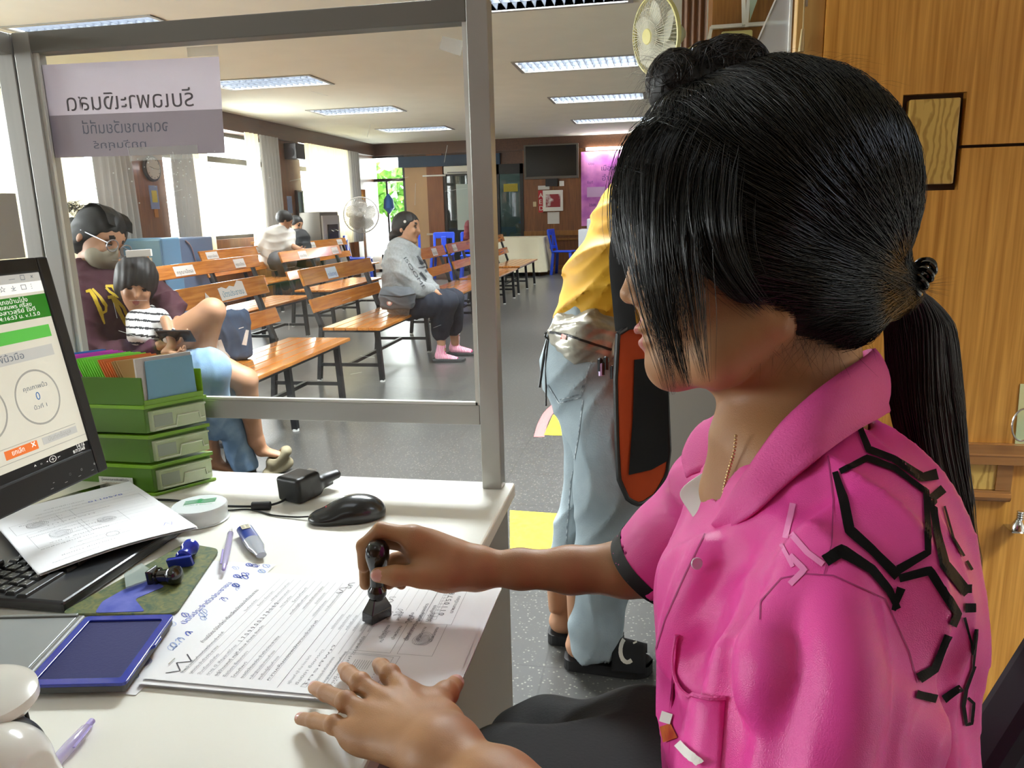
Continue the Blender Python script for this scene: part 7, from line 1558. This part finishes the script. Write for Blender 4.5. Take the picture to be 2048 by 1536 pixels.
gh = hair_cap('hair', gc, gs, gf, gu, gl_, h=.0075, extra=gb, low=-.03, open_=1.25); MB().lathe([(0, .012), (.004, .010)], gx(.03, .03, -.092) if np.dot(np.cross(gu, gf), ez) > 0 else gx(.03, .03, .092), -ez, 12).build('hair_slide', WHT, gl_)
Gt = Field(np.array([-2.60, 6.0, .40]), np.array([-1.70, 6.95, 1.15]), .0095)
QL(Gt, [(806, 500, 6.6, 26), (805, 525, 6.6, 38), (808, 565, 6.58, 41), (812, 600, 6.55, 42)], k=.05); QL(Gt, [(796, 508, 6.45, 22), (812, 545, 6.38, 20), (835, 578, 6.38, 17), (862, 580, 6.42, 11)], k=.03); QL(Gt, [(820, 515, 6.75, 20), (845, 560, 6.7, 17), (868, 580, 6.6, 12)], k=.03); QL(Gt, [(788, 494, 6.6, 14), (815, 496, 6.52, 11), (832, 505, 6.55, 10)], k=.02)
Gt.ell(P(812, 478, 6.6), (.07, .07, .05), k=.01, sub=True); Gt.warp(wrinkle(.012, 30, ey, ex)); go_ = sculpt('sweatshirt', Gt, GREYH, gl_, it=2)
gv = bvh_of([go_]); m = MB(); textcast(m, gv, 'ISOOME', 806, 516, 846, 578, 9, 0, .004); ribbon(m, gv, [(834, 512), (846, 530), (853, 545)], (4, 7, 4), 0, .004, 2); ribbon(m, gv, [(838, 528), (852, 524)], 2, 0, .004, 2); ribbon(m, gv, [(836, 536), (854, 532)], 2, 0, .004, 2); ribbon(m, gv, [(840, 545), (852, 560)], (5, 4), 0, .004, 2)
if m.v: m.build('sleeve_print', mat('dark grey print', '#3d4147', .7), gl_)
Gj = Field(np.array([-2.60, 6.0, .15]), np.array([-1.45, 7.0, .72]), .0095); QL(Gj, [(815, 606, 6.55, 36), (860, 606, 6.48, 27), (892, 604, 6.46, 23)], k=.04); QL(Gj, [(892, 604, 6.46, 23), (884, 640, 6.58, 20), (881, 664, 6.66, 18)], k=.03); QL(Gj, [(830, 604, 6.75, 28), (905, 600, 6.72, 22), (908, 630, 6.8, 18), (907, 655, 6.86, 17)], k=.03); Gj.warp(wrinkle(.008, 50)); sculpt('trousers', Gj, NAVYC, gl_, it=2)
for (a, b, d1, d2) in (((880, 716), (912, 722), 6.68, 6.66), ((908, 700), (940, 706), 6.95, 6.93)):
    fs_ = Field(P(*a, d1)-.22, P(*a, d1)+.28, .006); fs_.cone(P(a[0], a[1]-3, d1), P(b[0], b[1]-3, d2), .045, .040, k=.01, u=np.cross(ex, UP), fa=.9, fb=.6); fs_.cone(P(a[0]+3, a[1]-24, d1), P(a[0], a[1]-6, d1), .040, .042, k=.02); fs_.cut((0, 0, .022), (0, 0, -1)); sculpt('sock', fs_, SPINK, gl_)
    A_ = P(a[0], a[1], d1); B_ = P(b[0]+2, b[1]+1, d2); dd = unit((B_-A_)*V(1, 1, 0)); c_ = (A_+B_)/2; MB().prism(rpoly([(-.14, -.045), (.14, -.05), (.15, .05), (-.14, .045)], .03), .024, frame((c_[0], c_[1], .001), dd, n=(0, 0, 1))).build('sandal_sole', SOLE, gl_, bevel=.004)
t = empty('waist_bag', P(795, 600, 6.3), 'grey waist bag with a round pink badge lying beside the person in the grey sweatshirt', 'bag')
wb = Field(P(795, 600, 6.3)-.3, P(795, 600, 6.3)+.3, .007); QL(wb, [(775, 592, 6.28, 19), (815, 592, 6.26, 18)], k=.02, u=ey, fa=.9); wb.box(P(795, 601, 6.28), (.135, .05, .07), [ex, np.cross(UP, ex), UP], .03, k=.02); wb.cut((0, 0, .434), (0, 0, -1)); wb.warp(wrinkle(.008, 45, ey, ex)); wo = sculpt('bag_body', wb, mat('grey nylon', '#565a60', .7), t, it=2)
wv_ = bvh_of([wo]); m = MB(); h, n = cast(wv_, 779, 606); 
if h is not None: MB().cyl(h, h-ez*.006, .022, n=16).cyl(h-ez*.006, h-ez*.008, .012, n=16, mi=1).build('badge', [mat('pink badge', '#b07a70', .6), WHT], t)
ribbon(m, wv_, [(760, 590), (800, 594), (830, 588)], 2, 0, .003, 3)
if m.v: m.build('zip', BLACKP, t)
# ---- two people far back by the window, one more behind the post
def far_person(lb, head, hs_, f, torso, arms, legs, skin_arms, cloth, trou, name):
    t = person(lb, P(*legs[0][0][:3])); c = P(*head); F_ = bounds([[(*head, 24)], *skin_arms], .012); q, fr, sp = head_parts(F_, c, hs_, f, -ey); QL(F_, [(*head[:2], head[2], 7), torso[0]], k=.02)
    for a in skin_arms: QL(F_, a, k=.02); hand(F_, P(*a[-1][:3]), P(*a[-1][:3])-P(*a[-2][:3]), -ez, 1.1, .4)
    sculpt('body', F_, [SKIN2, DARKF, LIPS], t, paint=lambda cc: near(cc, sp)); hair_cap('hair', c, hs_, f, -ey, t, h=.011, low=-.05)
    F_ = bounds([torso, *arms], .013); QL(F_, torso, k=.05)
    for a in arms: QL(F_, a, k=.04)
    F_.warp(wrinkle(.010, 28, ey, ex)); sculpt(name, F_, cloth, t, it=2); F_ = bounds(legs, .014)
    for a in legs: QL(F_, a, k=.04)
    F_.cut((0, 0, .01), (0, 0, -1)); sculpt('trousers', F_, trou, t); return t
GRT = mat('grey trousers', '#4a4a4c', .8)
far_person('person in a white t-shirt bending forward on the bench by the window', (569, 441, 11.0), 1.15, ex*.75+ey*.35+ez*.5, [(566, 458, 11, 9), (556, 470, 11, 20), (547, 490, 11, 26), (545, 515, 11, 27)], [[(535, 470, 10.9, 14), (522, 492, 10.9, 13)], [(578, 468, 11.1, 13), (578, 492, 11.0, 12)]], [[(545, 518, 11, 24), (566, 522, 10.8, 15), (571, 572, 11.1, 9)], [(545, 520, 11.2, 20), (578, 524, 11.1, 14), (582, 568, 11.4, 9)]], [[(580, 490, 11, 6), (598, 498, 10.9, 5)]], WHT, GRT, 't_shirt')
far_person('person in a black shirt behind the one in white, bending over the bench', (592, 449, 11.6), 1.1, ex*.8+ey*.35-ez*.4, [(594, 464, 11.6, 9), (600, 476, 11.6, 18), (602, 500, 11.6, 20), (602, 515, 11.6, 20)], [[(594, 472, 11.5, 11), (590, 492, 11.4, 9)]], [[(602, 515, 11.6, 18), (622, 520, 11.6, 11), (626, 562, 11.9, 8)], [(602, 515, 11.8, 16), (628, 520, 11.8, 11), (632, 560, 12.1, 8)]], [[(589, 494, 11.4, 4), (606, 500, 11.2, 4)]], BLKS, GRT, 'shirt')
far_person('person in a dark red top sitting half hidden behind the screen post', (958, 428, 13.2), 1.1, ex*.9+ey*.2, [(955, 440, 13.2, 8), (950, 456, 13.2, 16), (950, 486, 13.2, 18)], [[(938, 450, 13.1, 9), (935, 475, 13.0, 8)]], [[(950, 488, 13.2, 16), (972, 490, 13.2, 10), (974, 562, 13.5, 8)], [(950, 488, 13.3, 15), (974, 488, 13.4, 10), (978, 560, 13.7, 8)]], [[(936, 478, 13, 4), (950, 488, 12.9, 4)]], mat('dark red top', '#6b1c26', .8), BLKS, 'top')
P_keep = P
def P(px, py, d): return P_keep(px, py, d*1.07)
# ---- the standing person in yellow
yp = person('standing person in golden yellow shirt and pale jeans seen from behind', P(1200, 1320, 1.98))
Yb = Field([-.55, 1.7, -.02], [.66, 2.75, 1.85], .009); yc = P(1470, 215, 2.02); yx, yfr, ysp = head_parts(Yb, yc, 1.0, ex*.8+ez*.6, -ey); QL(Yb, [(1455, 270, 2.02, 40), (1430, 330, 2.02, 48)])
SLP = []
for (a, b) in (((1138, 1326), (1296, 1342)), ((1105, 1276), (1176, 1282))):
    A_, B_ = at(*a, Z=0), at(*b, Z=0); dd = unit(B_-A_); B_ = A_+dd*max(np.linalg.norm(B_-A_), .2); SLP.append((A_, B_, dd))
for (A_, B_, dd) in SLP:
    L_ = np.linalg.norm(B_-A_); Yb.cone(A_+dd*.02+UP*.058, B_-dd*.045+UP*.045, .036, .030, k=.02, u=np.cross(dd, UP), fa=.8, fb=.5); Yb.cone(A_+dd*.035+UP*.06, A_+dd*.03+UP*.24, .034, .036, k=.02)
    for i in range(5): Yb.cone(B_-dd*.05+UP*.04+np.cross(UP, dd)*(.022-.011*i), B_-dd*(.018+.004*i)+UP*.038+np.cross(UP, dd)*(.024-.012*i), .0095-.0008*i, .0085-.0008*i, k=.004)
QL(Yb, [(1108, 1150, 2.10, 17), (1110, 1215, 2.10, 15)])
QL(Yb, [(1470, 520, 1.9, 30), (1560, 600, 2.0, 24)], k=.02); hand(Yb, P(1560, 600, 2.0), ex, ey, 1.0, .5); Yb.cut((0, 0, .028), (0, 0, -1)); sculpt('body', Yb, [SKIN2, DARKF, LIPS], yp, paint=lambda c: near(c, ysp)); hair_cap('hair', yc, 1.0, ex*.8+ez*.6, -ey, yp, h=.008)
Yt = Field([-.50, 1.7, .78], [.66, 2.65, 1.65], .0075); QL(Yt, [(1190, 640, 1.98, 82), (1225, 570, 1.99, 92), (1300, 450, 2.0, 106), (1365, 350, 2.0, 92)], k=.06); QL(Yt, [(1330, 360, 1.84, 56), (1420, 470, 1.82, 50), (1480, 530, 1.88, 42)], k=.03); QL(Yt, [(1400, 350, 2.14, 50), (1480, 470, 2.14, 44)], k=.03)
Yt.warp(wrinkle(.014, 34, unit(ex*.5+ey*.8), ex)); Yt.warp(wrinkle(.006, 80, unit(ex*.6+ey*.6), ez)); sculpt('shirt', Yt, YEL, yp, it=2)
Yj = Field([-.52, 1.65, .02], [.34, 2.65, 1.02], .0075)
QL(Yj, [(1180, 650, 1.98, 80), (1172, 740, 1.97, 88), (1196, 830, 1.96, 84)], k=.05); QL(Yj, [(1215, 830, 1.93, 78), (1222, 980, 1.93, 76), (1212, 1140, 1.96, 64), (1192, 1245, 1.99, 50), (1184, 1292, 2.0, 46)], k=.03); QL(Yj, [(1175, 800, 2.06, 66), (1178, 930, 2.1, 48), (1150, 1060, 2.14, 40), (1126, 1128, 2.15, 34)], k=.03)
QL(Yj, [(1270, 860, 2.08, 60), (1300, 1040, 2.1, 46)], k=.03); Yj.cone(P(1110, 1140, 2.14), P(1108, 1200, 2.14), .035, .05, k=.002, sub=True); Yj.cone(P(1184, 1302, 2.0), P(1186, 1370, 2.0), .04, .06, k=.002, sub=True)
Yj.warp(wrinkle(.007, 44, unit(ex+ey*.3), ey)); yj = sculpt('jeans', Yj, DENIMG, yp, it=2); yv = bvh_of([yj]); SEAMD = mat('denim seam stitching', '#5f6c74', .8, c2='#b0bac0', scale=80); m = MB()
for pts in ([(1180, 728), (1162, 795), (1118, 806), (1096, 770)], [(1178, 735), (1160, 788), (1118, 800)], [(1166, 800), (1156, 880), (1142, 960), (1134, 1060), (1132, 1100)]): ribbon(m, yv, pts, 2.2, 0, .0015, 5)
m.build('seams', SEAMD, yp)
# slippers with a C on the strap
for i, (A_, B_, dd) in enumerate(SLP):
    c_ = (A_+B_)/2; L_ = np.linalg.norm(B_-A_)/2+.012; fr_s = frame((c_[0], c_[1], .001), dd, n=(0, 0, 1))
    MB().prism(rpoly([(-L_, -.040), (L_*.7, -.052), (L_, -.02), (L_, .03), (L_*.5, .05), (-L_, .040)], .03), .030, fr_s).build('slipper_sole', mat('black rubber', '#141416', .6), yp, bevel=.006)
    st = []
    for a_ in np.linspace(-.15, math.pi+.15, 15): st.append([fr_s[:3, 3]+dd*(L_*.02+s_)+fr_s[:3, 1]*(.054*math.cos(a_))+UP*(.022+.070*max(0, math.sin(a_))*(1-.35*s_/L_)) for s_ in np.linspace(L_*.10, L_*.84, 9)])
    so = MB().grid(st).build('slipper_strap', mat('black suede strap', '#101012', .9), yp, smooth=True, solid=.004, angle=180)
    if i == 0:
        m = MB(); f2 = fr_s; cen = c_+dd*.045; arc_ = [(1.0+.0*q, q) for q in np.linspace(.5, 5.8, 16)]; sv2 = bvh_of([so]); ribbon(m, sv2, [(1256+15*math.cos(q)-3*math.sin(q), 1300+24*math.sin(q)+3*math.cos(q)) for q in np.linspace(-.6, -5.4, 16)], 8, 0, .004, 3); m.build('strap_letter', mat('cream flocked letter', '#c9c6ba', .8), yp) if m.v else None
# silver waist bag, belt strings, keys
t = empty('waist_bag', P(1160, 690, 1.85), 'shiny silver grey waist bag worn over the pale jeans', 'bag')
SIL = mat('crinkled silver nylon', '#8b877c', .3, .35, c2='#b8b4a6', scale=16, bump=1, bscale=30, dist=1)
wb = Field(P(1165, 685, 1.86)-.27, P(1165, 685, 1.86)+.27, .005); QL(wb, [(1112, 665, 1.90, 26), (1160, 680, 1.865, 42), (1210, 700, 1.865, 36)], k=.03, u=ey, fa=.55); QL(wb, [(1120, 645, 1.94, 24), (1180, 650, 1.885, 28), (1235, 660, 1.88, 26)], k=.02, u=ey, fa=.6); wb.warp(wrinkle(.006, 50, unit(ex*.3+ey), ex)); wb.warp(wrinkle(.003, 120, unit(ex*.2+ey), ex)); wo = sculpt('bag_body', wb, SIL, t, it=1)
wv_ = bvh_of([wo]); m = MB(); ribbon(m, wv_, [(1100, 664), (1140, 672), (1180, 686), (1222, 700)], 5, 0, .003, 5); m.build('zip', BLACKP, t) if m.v else None
m = MB(); ribbon(m, wv_, [(1124, 673), (1134, 676)], 10, 0, .004, 3); m.build('flower_badge', mat('red and white badge', '#b8402e', .5, c2='#d8c8bc', scale=60), t) if m.v else None
m = MB().tube(catmull([P(1098, 668, 1.93), P(1090, 700, 1.93), P(1084, 740, 1.92), P(1079, 775, 1.92)], 5), .0035, 6, flat=.4).tube(catmull([P(1098, 668, 1.92), P(1092, 720, 1.92), P(1092, 770, 1.92), P(1092, 812, 1.92)], 5), .0025, 6, flat=.4).tube([P(1098+8*math.cos(q), 670+7*math.sin(q), 1.92) for q in np.linspace(0, 6.3, 14)], .003, 6); m.build('drawstring', BLACKP, t)
m = MB()
for (x, y, c_) in ((1200, 715, 0), (1205, 722, 0), (1212, 712, 0), (1225, 730, 0)): m.lathe([(0, .006), (.03, .007), (.034, .003)], P(x, y+28, 1.80), -ey, 8)
m.build('key_fobs', mat('dark metal keys', '#2c2c2e', .3, .7), t); MB().lathe([(0, .006), (.03, .007), (.036, .003)], P(1202, 752, 1.80), -ey, 10).build('lilac_fob', mat('lilac fob', '#b79ac8', .3, coat=.5), t)
# orange and black cross-body bag
t = empty('crossbody_bag', P(1285, 1000, 1.72), 'long orange bag with black patch and black piping hanging at the hip', 'bag')
ou = [(1236, 668), (1262, 652), (1310, 655), (1332, 760), (1338, 900), (1332, 950), (1310, 990), (1280, 1010), (1256, 1000), (1238, 960), (1234, 880), (1231, 760)]; o3 = resample([P(x, y, 1.74+.06*(x-1231)/107) for x, y in ou+[ou[0]]], 60)[:-1]
cen = o3.mean(0); n_ = -ez; m = MB(); K_ = len(o3); rs = []
for (s_, z_) in ((.02, .014), (.5, .013), (.85, .010), (1, 0), (.85, -.012), (.02, -.014)): rs.append(cen+(o3-cen)*s_+n_*z_)
m.rings(rs[::-1], 0); m.build('bag_body', mat('burnt orange felt', '#b8420f', .85, c2='#a83a0c', scale=9), t, smooth=True, angle=60); MB().tube(np.concatenate([o3, o3[:1]]), .0065, 8).build('piping', BLACKP, t, smooth=True)
pp = [P(x, y, 1.74+.06*(x-1231)/107)+n_*z_ for z_ in (.0105, .019) for (x, y) in ((1267, 720), (1300, 716), (1330, 724), (1334, 800), (1333, 920), (1300, 938), (1256, 948), (1264, 830))]; m = MB(); m.add(pp, [tuple(range(7, -1, -1)), tuple(range(8, 16))]+[(i, (i+1) % 8, 8+(i+1) % 8, 8+i) for i in range(8)]); m.build('patch', mat('black felt patch', '#08080a', .9), t)
a = [P(1252, 660, 1.75), P(1246, 600, 1.76), P(1240, 500, 1.77), P(1262, 400, 1.80), P(1310, 300, 1.86)]; st = catmull(a, 8); MB().tube(st, .026, 8, flat=.12).build('strap', mat('black webbing', '#121316', .8), t, smooth=True)
P = P_keep
